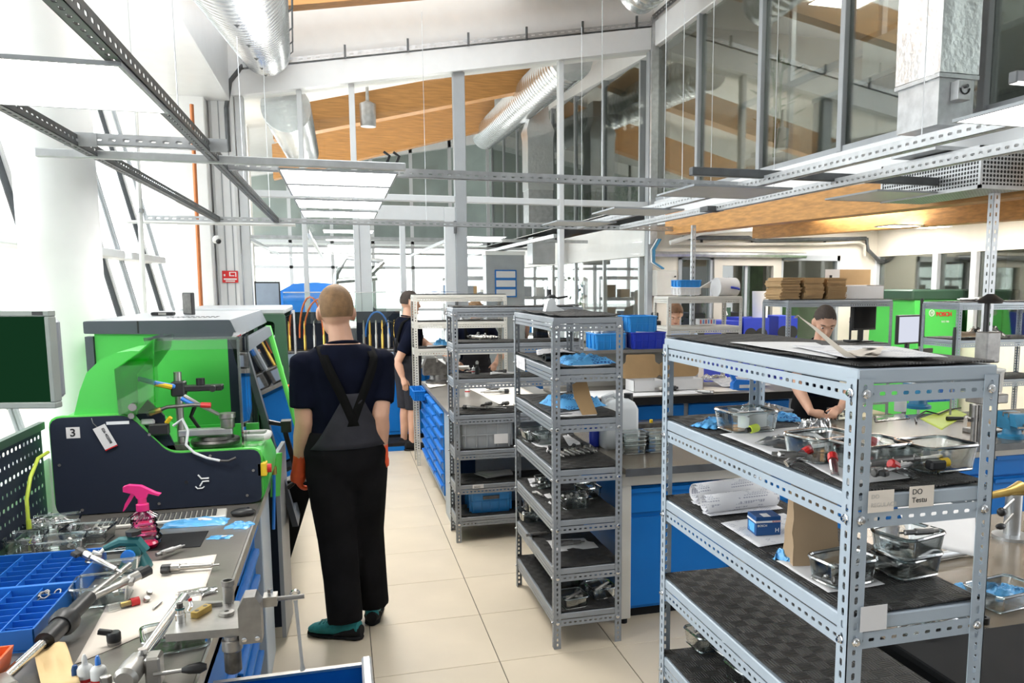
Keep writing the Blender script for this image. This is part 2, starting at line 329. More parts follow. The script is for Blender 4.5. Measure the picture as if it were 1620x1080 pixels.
# edge beam over the facade
eb = MB().box(-1.95, -1.16, -1, YP-.1, 3.98, 4.75, b=.01).build('trim_1', 'white_paint', smooth=False); struct(eb)
# ---- facade: leaning glass, white mullions with dark strips for the gap shadow, ledges
fac = setting('window_2')
def FX(z): return -1.9-.22*(z-1.6)
def lean(y0, y1, z0, z1, d0, d1, name, mat):
    return MB().loft([[(FX(z0)+d0, y0, z0), (FX(z0)+d1, y0, z0), (FX(z0)+d1, y1, z0), (FX(z0)+d0, y1, z0)], [(FX(z1)+d0, y0, z1), (FX(z1)+d1, y0, z1), (FX(z1)+d1, y1, z1), (FX(z1)+d0, y1, z1)]]).build(name, mat, fac, smooth=False)
for k in range(-4, 2):
    y = 8.17+1.78*k
    if k == 1: continue_y = YP-.3
    lean(y, y+.07, .86, 4.3, -.03, .03, 'mullion', 'white_paint'); lean(y-.02, y, .86, 4.3, -.02, .02, 'gap_strip', 'gap_shade')  # dark strip stands in for the shadow in the gap
    lean(y+.66, y+.70, .86, 4.3, -.02, .02, 'mullion', 'frame_grey')
    lean(y+.07, y+.66, .86, 4.3, -.004, .004, 'pane', 'pane'); y2 = min(y+1.75, 10.5)
    if y2 > y+.8:
        lean(y+.70, y2, .86, 4.3, -.004, .004, 'pane', 'pane')
        MB().box(FX(2.1)-.02, FX(2.1)+.2, y+.25, y2, 2.07, 2.14, b=.008).build('ledge', 'white_paint', fac, smooth=False)
lean(-1.5, 10.5, 4.3, 4.5, -.06, .08, 'head_rail', 'white_paint')
# round white column
col = MB().lathe([(.205, 0), (.205, 5.4)], (-1.53, 5.4, 0), 48).build('trim_2', 'white_wall'); struct(col)
# roof: timber deck and joists over both halls
def zroof(x): return zbeam(x)+1.25
rf = setting('ceiling')
MB().prism([(-4, zroof(-4)), (2.2, zroof(2.2)), (2.2, zroof(2.2)+.012), (-4, zroof(-4)+.012)], 'y', 4.0, YP).build('added_roof_pane', 'pane', rf, smooth=False)  # added glass opening in the roof, lets daylight onto the upper wall
MB().prism([(2.2, zroof(2.2)), (XG+4.5, zroof(XG+4.5)), (XG+4.5, zroof(XG+4.5)+.15), (2.2, zroof(2.2)+.15)], 'y', -3, YP).build('deck', 'white_wall', rf, smooth=False)
MB().prism([(-4, zroof(-4)), (2.2, zroof(2.2)), (2.2, zroof(2.2)+.15), (-4, zroof(-4)+.15)], 'y', -3, 4.0).build('deck', 'white_wall', rf, smooth=False)
MB().prism([(-4, zroof(-4)), (XG+4.5, zroof(XG+4.5)), (XG+4.5, zroof(XG+4.5)+.15), (-4, zroof(-4)+.15)], 'y', YP, 27).build('deck', 'white_wall', rf, smooth=False)
for y in (10.2, 7.4, 4.6):
    MB().prism([(-4, zroof(-4)-.45), (XG, zroof(XG)-.45), (XG, zroof(XG)), (-4, zroof(-4))], 'y', y, y+.22).build('joist', 'wood', rf, smooth=False)
# joists seen through the glass in the hall behind
for (xa, ya, xb, yb, th, Y) in ((430, 172, 905, 84, 48, 14.), (430, 205, 790, 150, 0, 0), (430, 228, 782, 150, 55, 18.5)):
    if not Y: continue
    p, q = GY(xa, ya, Y), GY(xb, yb, Y); h = (GY(xa, ya, Y)-GY(xa, ya+th, Y)).z
    MB().prism([(p.x, p.z-h), (q.x, q.z-h), (q.x, q.z), (p.x, p.z)], 'y', Y, Y+.3).build('joist', 'wood', rf, smooth=False)
# ---- gallery wall on the right (upper storey): fascia, sill, glazing, top beam
gal = setting('window_3')
MB().box(XG-.05, XG+.25, 2.0, YB, 2.72, 2.98, b=.01).build('fascia', 'white_paint', gal, smooth=False)
MB().box(XG-.06, XG+.2, 2.0, YP, 5.02, 5.34, b=.01).build('head_beam', 'white_paint', gal, smooth=False)
MB().box(XG-.02, XG+.2, 2.0, YP, 5.34, 7.3).build('upper_wall', 'white_wall', gal, smooth=False)
ys = [YP-.04, GX(1108, 150, XG).y, GX(1207, 150, XG).y, GX(1338, 120, XG).y, GX(1447, 120, XG).y, GX(1562, 120, XG).y, 3.0]
for y in ys: MB().box(XG-.05, XG+.06, y-.035, y+.035, 2.98, 5.02, b=.005).build('mullion', 'frame_grey', gal, smooth=False)
for y0, y1 in zip(ys[1:], ys[:-1]):
    MB().box(XG-.004, XG+.004, y0+.035, y1-.035, 3.03, 5.0).build('pane', 'pane_dark', gal, smooth=False)
    MB().box(XG-.03, XG+.05, y0+.035, y1-.035, 2.98, 3.03).build('sill', 'frame_grey', gal, smooth=False)
t = thing('cable_tray', 'dark cable tray running along the top beam of the upstairs glazing', 'cable tray')
MB().slots(7.5, .07, .1, .012, .05, .003, lambda u, v, n: (XG-.08-n, 3.2+u, 5.36+v)).build('tray_side', 'galv_dark', t, smooth=False)
MB().box(XG-.1, XG-.0, YP-.16, YP-.1, 2.4, 5.4).build('riser', 'galv', t, smooth=False)
# rooms behind the gallery glass
gr = setting('wall_gallery')
MB().box(XG+.25, 9.5, 2.0, YP, 2.78, 2.98).build('gallery_floor', 'dark_room', gr, smooth=False)
MB().box(7.3, 7.4, 2.0, YP, 2.98, 6.).build('rear_wall', 'room_beige', gr, smooth=False)
MB().box(XG+.2, 7.4, YP-.1, YP, 2.98, 6.).build('end_wall', 'room_beige', gr, smooth=False)
MB().box(XG+.2, 7.4, 2.0, YP, 5.35, 5.45).build('gallery_ceiling', 'white_wall', gr, smooth=False)
for y in (9.4, 7.6, 6.1, 4.9): MB().box(5.5, 5.56, y, y+.07, 2.98, 5.35).build('inner_mullion', 'frame_grey', gr, smooth=False)
MB().box(5.5, 5.56, 2.0, YP-.1, 4.3, 4.37).build('inner_transom', 'frame_grey', gr, smooth=False)
# ---- under the gallery: cream back wall with a glazed door, side wall with windows
bw = setting('wall_right_back')
XR = 7.9; ZC = 2.72
def wbox(x0, x1, z0, z1, mat='cream_wall', y0=YP, y1=YP+.15, par=None, nm='wall_piece'): return MB().box(x0, x1, y0, y1, z0, z1).build(nm, mat, par or bw, smooth=False)
for a in ((4.2, XR, 2.28, ZC), (4.2, 4.62, 0, 2.28), (4.62, 5.16, 0, .8), (6.24, 7.3, 0, .8), (7.25, XR, 0, 2.28)): wbox(*a)
d2 = setting('door_2')
for a in ((5.16, 5.29, 0, 2.28), (6.11, 6.24, 0, 2.28), (5.29, 6.11, 2.12, 2.28), (5.29, 6.11, 0, .12)): wbox(*a, mat='frame_beige', y0=YP-.05, y1=YP+.1, par=d2, nm='frame')
pane(d2, 5.29, 6.11, .12, 2.12, y=YP+.03, mat='pane_dark'); MB().box(5.68, 5.72, YP+.01, YP+.06, .12, 2.12).build('stile', 'frame_grey', d2, smooth=False)
for n_, (a, b) in enumerate(((4.62, 5.16), (6.24, 7.25))):
    wi = setting('window_%d' % (4+n_))
    pane(wi, a, b, .8, 2.28, y=YP+.04, mat='pane_dark')
    for x in (a, b-.05): wbox(x, x+.05, .8, 2.28, 'frame_grey', YP-.02, YP+.1, wi, 'frame')
    wbox(a, b, .8, .86, 'frame_grey', YP-.02, YP+.1, wi, 'frame'); wbox(a, b, 2.2, 2.28, 'frame_grey', YP-.02, YP+.1, wi, 'frame')
MB().box(4.3, 16, 14.4, 14.5, 0, 3.).build('rear_room_wall', 'room_beige', bw, smooth=False); MB().box(XG+.2, 16, YP+.15, 14.5, 2.62, 2.7).build('rear_room_ceiling', 'white_wall', bw, smooth=False); MB().box(15.9, 16, 3, 14.5, 0, 3.).build('rear_room_wall', 'room_beige', bw, smooth=False)
for k in range(5): MB().box(4.5+.75*k, 4.9+.75*k, 14.3, 14.38, .9, 2.2).build('rear_room_panel', ('dark_room', 'white_wall', 'frame_grey', 'room_beige', 'far_green')[k], bw, smooth=False)
wr = setting('wall_right')
MB().box(XR, XR+.15, 3.5, YP+.1, 2.27, 3.0).build('wall_piece', 'cream_wall', wr, smooth=False); MB().box(XR, XR+.15, 3.5, YP, 0, 1.2).build('wall_piece', 'cream_wall', wr, smooth=False)
w6 = setting('window_6')
yy = [YP, GX(1481, 430, XR).y, GX(1542, 430, XR).y, 7.6, 6.2]
for y in yy: MB().box(XR-.03, XR+.12, y-.05, y+.05, 1.2, 2.27).build('mullion', 'frame_white', w6, smooth=False)
for y0, y1 in zip(yy[1:], yy[:-1]): MB().box(XR+.03, XR+.04, y0+.05, y1-.05, 1.2, 2.27).build('pane', 'pane_dark', w6, smooth=False)
MB().box(9.4, 9.5, 4, 13, 0, 3.).build('far_room_wall', 'room_beige', wr, smooth=False)
for k in range(6): MB().box(9.3, 9.39, 6.3+k*.95, 6.85+k*.95, .9, 2.3).build('far_room_window', 'white_wall' if k % 2 else 'dark_room', wr, smooth=False)
# soffit and the two glulam beams under the gallery
ce = setting('ceiling_gallery'); MB().box(XG, 9.5, 2.0, YP+4, 2.66, 2.74).build('soffit', 'white_wall', ce, smooth=False)
def gbeam(p0, p1, h, w_):
    p0, p1 = Vector(p0), Vector(p1); d = (p1-p0).normalized(); s_ = V(-d.y, d.x, 0)*w_
    MB().loft([[p, p+s_, p+s_+V(0, 0, h), p+V(0, 0, h)] for p in (p0, p1)]).build('glulam_beam', 'wood_y', ce, smooth=False)
z0 = 2.42
A_, B_ = GZ(1052, 371, z0), GZ(1550, 318, z0); gbeam(A_, A_+(B_-A_)*1.25, .24, .18)
A_, B_ = GZ(1190, 377, z0), GZ(1620, 346, z0); gbeam(A_, A_+(B_-A_)*1.3, .22, .18)
# ---- hall behind the glass
h2 = setting('wall_hall_behind')
MB().box(XG-.05, XG+.2, YP+.2, YB, 2.25, 2.98).build('fascia', 'white_wall', h2, smooth=False)
MB().prism([(YP+.2, 4.98), (YB, 5.9), (YB, 6.25), (YP+.2, 5.3)], 'x', XG-.05, XG+.2).build('head_beam', 'white_paint', h2, smooth=False)
MB().prism([(YP+.2, 5.3), (YB, 6.25), (YB, 7.6), (YP+.2, 7.3)], 'x', XG, XG+.15).build('upper_wall', 'white_wall', h2, smooth=False)
for k in range(8):
    y = YP+.5+1.7*k; zt = 4.98+(y-YP)*.07
    MB().box(XG-.03, XG+.06, y-.03, y+.03, 2.98, zt).build('mullion', 'frame_grey', h2, smooth=False)
    if k < 7:
        MB().box(XG, XG+.006, y+.03, y+1.67, 2.98, zt).build('pane', 'pane_dark', h2, smooth=False)
        MB().box(XG-.02, XG+.05, y-.03, y+.03, 0, 2.25).build('mullion', 'frame_white', h2, smooth=False)
        MB().box(XG, XG+.006, y+.03, y+1.67, .1, 2.25).build('pane', 'pane', h2, smooth=False)
MB().box(-4, 9, 26.4, 26.5, 3.1, 9).build('backdrop_wall', 'green_grey', h2, smooth=False)  # added backdrop, with its slab keeps bright sky out of the far glass
MB().box(-4, 9, YB+.25, 26.5, 3.0, 3.1).build('backdrop_slab', 'white_wall', h2, smooth=False)
MB().box(XG+.2, 8.3, YB-.1, YB, 2.98, 8).build('gallery_end', 'green_grey', h2, smooth=False)
MB().box(8.2, 8.3, YP, YB, 2.98, 7).build('gallery_rear', 'room_beige', h2, smooth=False)
MB().box(XG+.2, 8.3, YP, YB, 2.85, 2.98).build('gallery_floor', 'dark_room', h2, smooth=False)
MB().prism([(-3, 4.6), (XG, 5.95), (XG, 8), (-3, 8)], 'y', YB, YB+.2).build('far_wall', 'white_wall', h2, smooth=False)
for k in range(7):
    x = -2.4+1.1*k
    MB().box(x, x+.09, YB, YB+.1, 0, 6).build('mullion', 'frame_white', h2, smooth=False)
    MB().box(x+.09, x+1.1, YB+.04, YB+.05, 0, 6).build('pane', 'pane', h2, smooth=False)
for z in (1.1, 2.3, 3.0): MB().box(-2.4, 5.2, YB, YB+.1, z, z+.08).build('transom', 'frame_white', h2, smooth=False)
for k in range(3): MB().box(-1.9-.1*k, -1.55-.1*k, 12.5+3.2*k, 12.9+3.2*k, 0, 6).build('pier', 'white_wall', h2, smooth=False)
# outside: paved ground, planting behind the far glazing
struct(MB().box(-60, 60, -30, 90, -.6, -.25).build('ground_outside', 'ground_out', smooth=False))
def crown(name, loc, r, h, label):
    t = thing(name, label, 'tree', loc)
    mb = MB(); rnd = random.Random(int(loc[0]*7+loc[1]*13))
    for k in range(1500):
        th, ph = rnd.uniform(0, 2*PI), math.acos(rnd.uniform(-1, 1)); rr = r*(rnd.random()**.35)
        c_ = V(rr*math.sin(ph)*math.cos(th), rr*math.sin(ph)*math.sin(th), h+rr*.95*math.cos(ph)); R = Euler((rnd.uniform(0, 6), rnd.uniform(0, 6), rnd.uniform(0, 6))).to_matrix(); q = rnd.uniform(.05, .11)*r/1.8
        mb.add([c_+R @ V(a*q, b*q*.6, e*q*.2) for a, b, e in ((-1, 0, 0), (0, -1, .6), (1, 0, 0), (0, 1, .6))], [(0, 1, 2), (0, 2, 3)])
    stuff(mb.build('foliage', 'leaf', t, smooth=False, fix=False)); MB().tube([(0, 0, -.3), (.05, 0, h*.6), (0, .05, h)], [.14, .1, .05], 8).build('trunk', 'wood', t)
crown('tree', (6.4, 15.5, 0), 1.5, 1.7, 'leafy green shrub seen through the lower glass wall of the rear hall')
crown('tree', (7.2, 19.5, 0), 2.2, 2.4, 'farther green tree outside the glass wall of the rear hall')
crown('tree', (-5.3, 14.2, 0), .9, .5, 'low yellow-green bush outside the leaning windows at the left edge')
# ================================================================ overhead: slotted rails, LED panels, ducts, wires
ZR = 2.45
def rail(parent, ax, a, b, c0, w=.045, h=.05, mat='galv', pitch=.055, z=ZR, name='rail', sl=.028):
    """U channel open upwards from a to b along ax, its near side at c0"""
    m = MB(); L = b-a
    if ax == 'y':
        m.slots(L, w, pitch, .011, sl, .002, lambda u, v, n: (c0+v, a+u, z+n)); m.slots(L, h, pitch, .013, sl, .002, lambda u, v, n: (c0+n, a+u, z+v)); m.slots(L, h, pitch, .013, sl, .002, lambda u, v, n: (c0+w-n, a+u, z+v))
    else:
        m.slots(L, w, pitch, .011, sl, .002, lambda u, v, n: (a+u, c0+v, z+n)); m.slots(L, h, pitch, .013, sl, .002, lambda u, v, n: (a+u, c0+n, z+v)); m.slots(L, h, pitch, .013, sl, .002, lambda u, v, n: (a+u, c0+w-n, z+v))
    return m.build(name, mat, parent, smooth=False)
def wire(parent, x, y, z0=ZR, z1=5.4, r=.0025, name='wire'): return MB().cyl((x, y, z0), (x, y, z1), r, n=5).build(name, 'galv', parent)
fr = thing('overhead_frame', 'hanging frame of slotted steel rails, darkened as backlit, over the left aisle', 'steel frame', (0, 0, 0))
rail(fr, 'y', 1.3, 9.2, -.60, mat='galv_dark'); rail(fr, 'y', 2.4, 9.2, -1.14, mat='galv_dark')  # backlit shade of both long rails is put into their colour
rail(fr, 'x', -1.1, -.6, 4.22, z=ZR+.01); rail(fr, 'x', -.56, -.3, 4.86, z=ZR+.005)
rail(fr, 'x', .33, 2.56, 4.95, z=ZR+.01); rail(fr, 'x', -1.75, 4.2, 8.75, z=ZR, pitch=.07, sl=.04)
for x, y in ((-1.12, 4.22), (-.58, 4.22)): MB().box(x-.03, x+.1, y-.006, y, ZR, ZR+.06).build('corner_plate', 'galv_light', fr, smooth=False)
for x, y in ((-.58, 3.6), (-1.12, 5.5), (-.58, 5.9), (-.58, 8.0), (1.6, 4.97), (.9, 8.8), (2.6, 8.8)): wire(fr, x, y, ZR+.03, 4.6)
MB().box(-1.36, .36, 4.52, 4.56, ZR-.01, ZR+.03, b=.004).build('square_tube', 'galv_light', fr, smooth=False)
for x in (.26, .31): MB().tube([(x, 4.56, ZR+.02), (x+.02, 4.57, ZR+.07), (x-.01, 4.57, ZR+.09)], .008, 6).build('hook', 'black_plastic', fr)
MB().tube([(-1.9, 8.7, ZR-.02), (-.4, 8.7, ZR-.02)], .018, 6).build('pipe', 'white_plastic', fr)
fr2 = thing('overhead_frame', 'hanging frame of light slotted steel rails over the benches on the right', 'steel frame', (0, 0, 0))
rail(fr2, 'y', 2.3, 8.75, 2.53, mat='galv_light', h=.055); rail(fr2, 'y', 2.6, 8.75, 3.03, mat='galv_light', h=.055)
for x, y in ((2.55, 3.2), (3.05, 5.4), (2.55, 5.4), (2.2, 5.1), (3.05, 3.0), (3.05, 7.5)): wire(fr2, x, y, ZR+.05, 5.2)
MB().box(2.05, 3.95, 4.60, 4.65, ZR+.04, ZR+.09, b=.004).build('square_tube', 'galv_dark', fr2, smooth=False)
MB().box(2.2, 2.6, 2.30, 2.34, ZR+.06, ZR+.1, b=.004).build('square_tube', 'galv_dark', fr2, smooth=False)
MB().box(2.95, 3.1, 6.3, 6.45, ZR, ZR+.04).build('junction_clip', 'galv_dark', fr2, smooth=False)
def led(label, x0, x1, y0, y1, z=ZR-.012, lit=True, g='LED panels'):
    t = thing('led_panel', label, 'light panel', ((x0+x1)/2, (y0+y1)/2, z), group=g); a, b = (x1-x0)/2, (y1-y0)/2
    m = MB(); 
    for q in ((-a, a, -b, -b+.012), (-a, a, b-.012, b), (-a, -a+.012, -b+.012, b-.012), (a-.012, a, -b+.012, b-.012)): m.box(*q, 0, .012)
    m.build('panel_frame', 'frame_grey', t, smooth=False); MB().box(-a+.012, a-.012, -b+.012, b-.012, .002, .008).build('diffuser', 'led' if lit else 'white_plastic', t, smooth=False)
    return t
led('large square LED panel nearest the camera at upper left, in front of the white column', -1.15, -.56, 2.62, 3.28)
led('lit LED panel nearest the camera in the row over the aisle', -.29, .33, 4.66, 5.28, g='LED panels in a row over the aisle')
for k, lb in enumerate(('second lit LED panel in the row over the aisle', 'third lit LED panel in the row over the aisle', 'fourth lit LED panel in the row over the aisle, farthest from the camera')): led(lb, -.29, .33, 5.34+k*.9, 5.96+k*.9, g='LED panels in a row over the aisle')
led('grey-edged LED panel slung between the right rails beside the upstairs glazing', 2.1, 2.78, 4.68, 5.3, lit=False); led('LED panel under the dark cross tube near the right wooden beam', 3.35, 3.95, 4.6, 5.2, lit=False)
led('LED panel at the top right corner in front of the foil duct', 2.22, 2.82, 2.2, 2.62); led('farther LED panel along the right rails above the cartons', 2.1, 2.7, 6.2, 6.8, lit=False); led('far LED panel at the end of the right rails', 2.0, 2.6, 7.6, 8.2, lit=False)
a = GZ(1445, 359, 2.42); led('slim lit LED panel under the gallery soffit above the right windows', a.x-.35, a.x+.35, a.y-.15, a.y+.15, z=2.42); led('added light panel on the gallery soffit over the cartons', 5.2, 5.8, 7.2, 8.4, z=2.62); led('added light panel on the gallery soffit near the glazed door', 5.4, 6.0, 9.2, 10.2, z=2.62); led('added light panel on the gallery soffit beside the right windows', 6.7, 7.3, 7.4, 8.6, z=2.62); led('added light panel on the gallery soffit in the back right corner', 6.9, 7.5, 9.2, 10.4, z=2.62); led('added light panel on the gallery soffit over the right edge shelf', 5.9, 6.5, 5.4, 6.6, z=2.62)  # soffit panels beyond the slim one are added to light the cream wall
for k in range(3): led('added ceiling light panel in the upstairs office, %s from the foil duct' % ('first', 'second', 'third')[k], 5.7, 6.4, 3.8+2.2*k, 5.0+2.2*k, z=5.3, g='added office light panels')  # panels added to brighten the dim rooms behind the gallery glass

for k in range(4): led('LED panel in the rear hall seen through the partition, row position %s' % ('nearest', 'second', 'third', 'farthest')[k], -.2, .5, 12+2.2*k, 12.7+2.2*k, z=2.6, g='rear hall LED panels')
for k in range(3): led('LED panel in the rear hall near the calendar, %s of three' % ('nearest', 'middle', 'farthest')[k], 1.9, 2.6, 13+2.2*k, 13.7+2.2*k, z=2.6, g='rear hall LED panels')
t = thing('overhead_frame', 'thin hanging rails in the rear hall seen through the glass', 'steel frame')
for y in (13.5, 16.5, 20): MB().box(-1.5, 4.1, y, y+.05, 2.55, 2.6).build('rail', 'galv', t, smooth=False)
for x in (-1.3, -.4, 1.6, 2.9): MB().box(x, x+.05, 11.2, 22, 2.5, 2.55).build('rail', 'galv', t, smooth=False)
# slotted upright posts that carry the right frame
def upright(label, x, y, z1, w=.04, mat='galv'):
    m = MB(); m.slots(z1, w, .055, .012, .026, .002, lambda u, v, n: (x+v, y+n, u)); m.slots(z1, w, .055, .012, .026, .002, lambda u, v, n: (x+n, y+v, u))
    t = thing('slotted_post', label, 'post', (0, 0, 0)); m.build('upright', mat, t, smooth=False); MB().box(x-.03, x+.07, y-.03, y+.07, 0, .006).build('foot_plate', mat, t, smooth=False); return t
upright('tall slotted steel post standing behind the front shelf, left of the paper roll', GZ(1097, 356, ZR).x-.01, GZ(1097, 356, ZR).y, ZR)
upright('tall slotted steel post beside the green test machine at the right edge', GZ(1577, 308, 2.42).x-.02, GZ(1577, 308, 2.42).y, 2.5, .05)
# ---- round spiral duct along the left, continuing behind the wall
def spiral(name, label, p0, p1, r, parent=None):
    t = thing(name, label, 'duct', p0); p1 = Vector(p1)-Vector(p0); n = int(p1.length/.16); pts = []; rs = []
    for i in range(n):
        for q, k in ((0, 1), (.8, 1), (.86, 1.022), (.94, 1.022)): pts.append(p1*((i+q)/n)); rs.append(r*k)
    MB().tube(pts, rs, 28, cap=True).build('duct_wall', 'foil_smooth', t, ang=50); return t
a, b = GY(420, 82, YP-.25), GY(388, 0, 6.2); d = (b-a).normalized()
r_ = .27
dk = spiral('round_duct', 'big round silver ventilation duct under the ceiling at upper left', a, a+d*7.5, r_)
for k in range(5): MB().tube([d*(.3+1.3*k)+Vector(p) for p in ((-.32, 0, 1.0), (-.30, 0, 0), (0, 0, -.285), (.30, 0, 0), (.32, 0, 1.0))], .008, 5).build('hanger', 'galv_dark', dk)
a, b = GY(452, 170, YP+.4), GY(478, 240, 17.)
spiral('round_duct', 'round silver duct behind the partition at left, beside the brown joists', a, b, .3)
a, b = GY(905, 92, YP+.5), GY(768, 215, 19.5)
d3 = spiral('round_duct', 'round silver duct running back through the rear hall beside the upstairs glazing', a, b, .3)
a, b = GY(850, 170, 15.2), GY(850, 345, 15.2)
t = thing('drop_duct', 'foil wrapped drop duct hanging from the round duct in the rear hall', 'duct', (a.x, a.y, 0)); w = .24
MB().loft([[(-w*s, -w*s, z), (w*s, -w*s, z), (w*s, w*s, z), (-w*s, w*s, z)] for z, s in ((b.z+.5, 1), (a.z-.6, 1), (a.z-.45, 1.08), (a.z-.2, .72), (a.z+.15, .72))]).build('foil_sleeve', 'foil', t)
MB().box(-w*.95, w*.95, -w*.95, w*.95, b.z-.1, b.z+.5).build('sheet_box', 'galv', t, smooth=False)
def perf():                                                   # round holes in sheet steel
    m = PM('perforated', (.5, .51, .52), .4, .7, var=.1); nt = m.node_tree; L = nt.links; b = next(n for n in nt.nodes if n.type == 'BSDF_PRINCIPLED'); src = b.inputs['Base Color'].links[0].from_socket
    tc = next(n for n in nt.nodes if n.type == 'TEX_COORD'); vo = nt.nodes.new('ShaderNodeTexVoronoi'); vo.inputs['Scale'].default_value = 38; vo.inputs['Randomness'].default_value = 0; L.new(tc.outputs['Object'], vo.inputs['Vector'])
    lt = nt.nodes.new('ShaderNodeMath'); lt.operation = 'LESS_THAN'; lt.inputs[1].default_value = .36; L.new(vo.outputs['Distance'], lt.inputs[0])
    mx = nt.nodes.new('ShaderNodeMix'); mx.data_type = 'RGBA'; L.new(lt.outputs[0], mx.inputs[0]); L.new(src, mx.inputs[6]); mx.inputs[7].default_value = (.03, .03, .03, 1); L.new(mx.outputs[2], b.inputs['Base Color'])
perf()
t = thing('air_diffuser', 'perforated steel air box hanging in the rear hall below its drop duct', 'air vent', (GY(856, 398, 15.2).x, 15.2, GY(856, 418, 15.2).z))
MB().box(-.22, .22, -.22, .22, 0, .47, b=.01).build('perforated_sheet', 'perforated', t, smooth=False); MB().box(-.2, .2, -.2, .2, .47, .5).build('collar', 'galv', t, smooth=False)
# ---- right: foil wrapped drop duct, damper, perforated box
X1 = 3.7; yc = GX(1490, 60, X1).y
t = thing('drop_duct', 'crinkled foil wrapped square duct dropping in front of the upstairs glazing', 'duct', (X1, yc, 0))
zt0 = GX(1490, 112, X1).z
def crumple(a, b, z0, z1, amp):
    m = MB(); n = 22; rings = []
    for i in range(n+1):
        z = z0+(z1-z0)*i/n; ring = []
        for (px, py) in [(a*k/5, 0) for k in range(5)]+[(a, b*k/6) for k in range(6)]+[(a-a*k/5, b) for k in range(5)]+[(0, b-b*k/6) for k in range(6)]:
            q = amp*nz(px*9+3, py*9, z*9, 1.); ring.append((px+(q if px in (0, a) else q*.4), py+(q if py in (0, b) else q*.4), z))
        rings.append(ring)
    return m.loft(rings)
crumple(.30, .44, zt0, 6.0, .022).build('foil_sleeve', 'foil', t, ang=20)
MB().box(.015, .285, .02, .42, 2.86, zt0+.02).build('sheet_duct', 'galv', t, smooth=False)
for z in (zt0-.03, zt0-.48): MB().box(-.005, .305, 0, .44, z, z+.025).build('flange', 'galv', t, smooth=False)
p = GY(1517, 145, yc)-Vector((X1, yc, 0))
MB().box(p.x-.05, p.x+.05, -.05, .02, p.z-.06, p.z+.06, b=.004).build('damper_box', 'galv_light', t, smooth=False)
MB().tube([V(p.x+.035*math.cos(PI+PI*k/8), -.055, p.z+.035*math.sin(PI+PI*k/8)+.01) for k in range(9)], .005, 5).build('damper_scale', 'black_plastic', t); MB().cyl((p.x, -.05, p.z+.02), (p.x, -.075, p.z+.02), .012).build('damper_knob', 'galv_dark', t)
X2 = 3.82; y0 = GX(1552, 262, X2).y; y1 = GX(1395, 280, X2).y; zb, zt = GX(1552, 297, X2).z, GX(1552, 230, X2).z
t = thing('air_diffuser', 'long perforated steel air box under the foil duct at right', 'air vent', (X2, y0, zb))
MB().box(0, .36, 0, y1-y0, 0, zt-zb, b=.004).build('perforated_sheet', 'perforated', t, smooth=False)
m = MB()
for z in (0, zt-zb-.02): m.box(-.006, .366, -.006, .012, z-.002, z+.022); m.box(-.006, .01, 0, y1-y0, z-.002, z+.022)
for x, y in ((-.006, -.006), (.35, -.006), (-.006, y1-y0-.02)): m.box(x, x+.016, y, y+.02, 0, zt-zb)
m.build('edge_frame', 'galv_light', t, smooth=False)
a = GY(1010, 0, YP-1.5); spiral('round_duct', 'end of a round silver duct at the very top of the picture above the partition', a+V(0, 0, .1), a+V(.2, -3.2, .25), .26)
# ---- copper pipe, red hose sign, small camera by the pier
t = thing('copper_pipe', 'thin copper coloured pipe rising beside the leaning windows', 'pipe', (0, 0, 0)); a, b = GY(303, 165, YP-.5), GY(318, 480, YP-.5)
MB().tube([a, b, (b.x+.03, b.y, .9)], .022, 8).build('pipe_run', 'copper', t)
t = thing('white_pipe', 'thin pale vertical pipe in front of the leaning windows', 'pipe'); MB().tube([GY(213, 150, 7.4), GY(229, 500, 7.4), GY(231, 560, 7.4)], .02, 8).build('pipe_run', 'white_plastic', t); MB().cyl(GY(221, 330, 7.4), GY(221, 336, 7.4), .032, n=8).build('pipe_clip', 'galv', t)
a = GY(350, 428, YP-.2); b = GY(376, 447, YP-.2)
t = thing('safety_sign', 'red fire hose sign with white pictograms on the white pier', 'sign', (a.x, YP-.14, b.z)); w, h = b.x-a.x, a.z-b.z
MB().box(0, w, 0, .006, 0, h).build('sign_plate', 'sign_red', t, smooth=False)
MB().box(.1*w, .2*w, -.002, 0, .55*h, .72*h).box(.45*w, .78*w, -.002, 0, .55*h, .62*h).box(.45*w, .52*w, -.002, 0, .62*h, .9*h).box(.52*w, .9*w, -.002, 0, .84*h, .9*h).box(.84*w, .9*w, -.002, 0, .5*h, .84*h).box(.08*w, .92*w, -.002, 0, .24*h, .36*h).box(.2*w, .8*w, -.002, 0, .08*h, .18*h).build('pictogram', 'lettering_white', t, smooth=False)
t = thing('security_camera', 'small white dome camera on the pier near the sign', 'camera', GY(343, 379, YP-.42))
MB().ell((0, 0, 0), (.05, .05, .05)).build('housing', 'white_plastic', t); MB().ell((.02, -.03, -.02), (.03, .03, .03)).build('lens', 'black_plastic', t)
t = thing('spot_lamp', 'small grey cylindrical lamp hanging on the joist in the rear hall', 'lamp', GY(582, 180, 13.8)); MB().lathe([(.0, -.2), (.12, -.2), (.13, .15), (.03, .2), (.02, .5)], n=14).build('shade', 'galv', t)
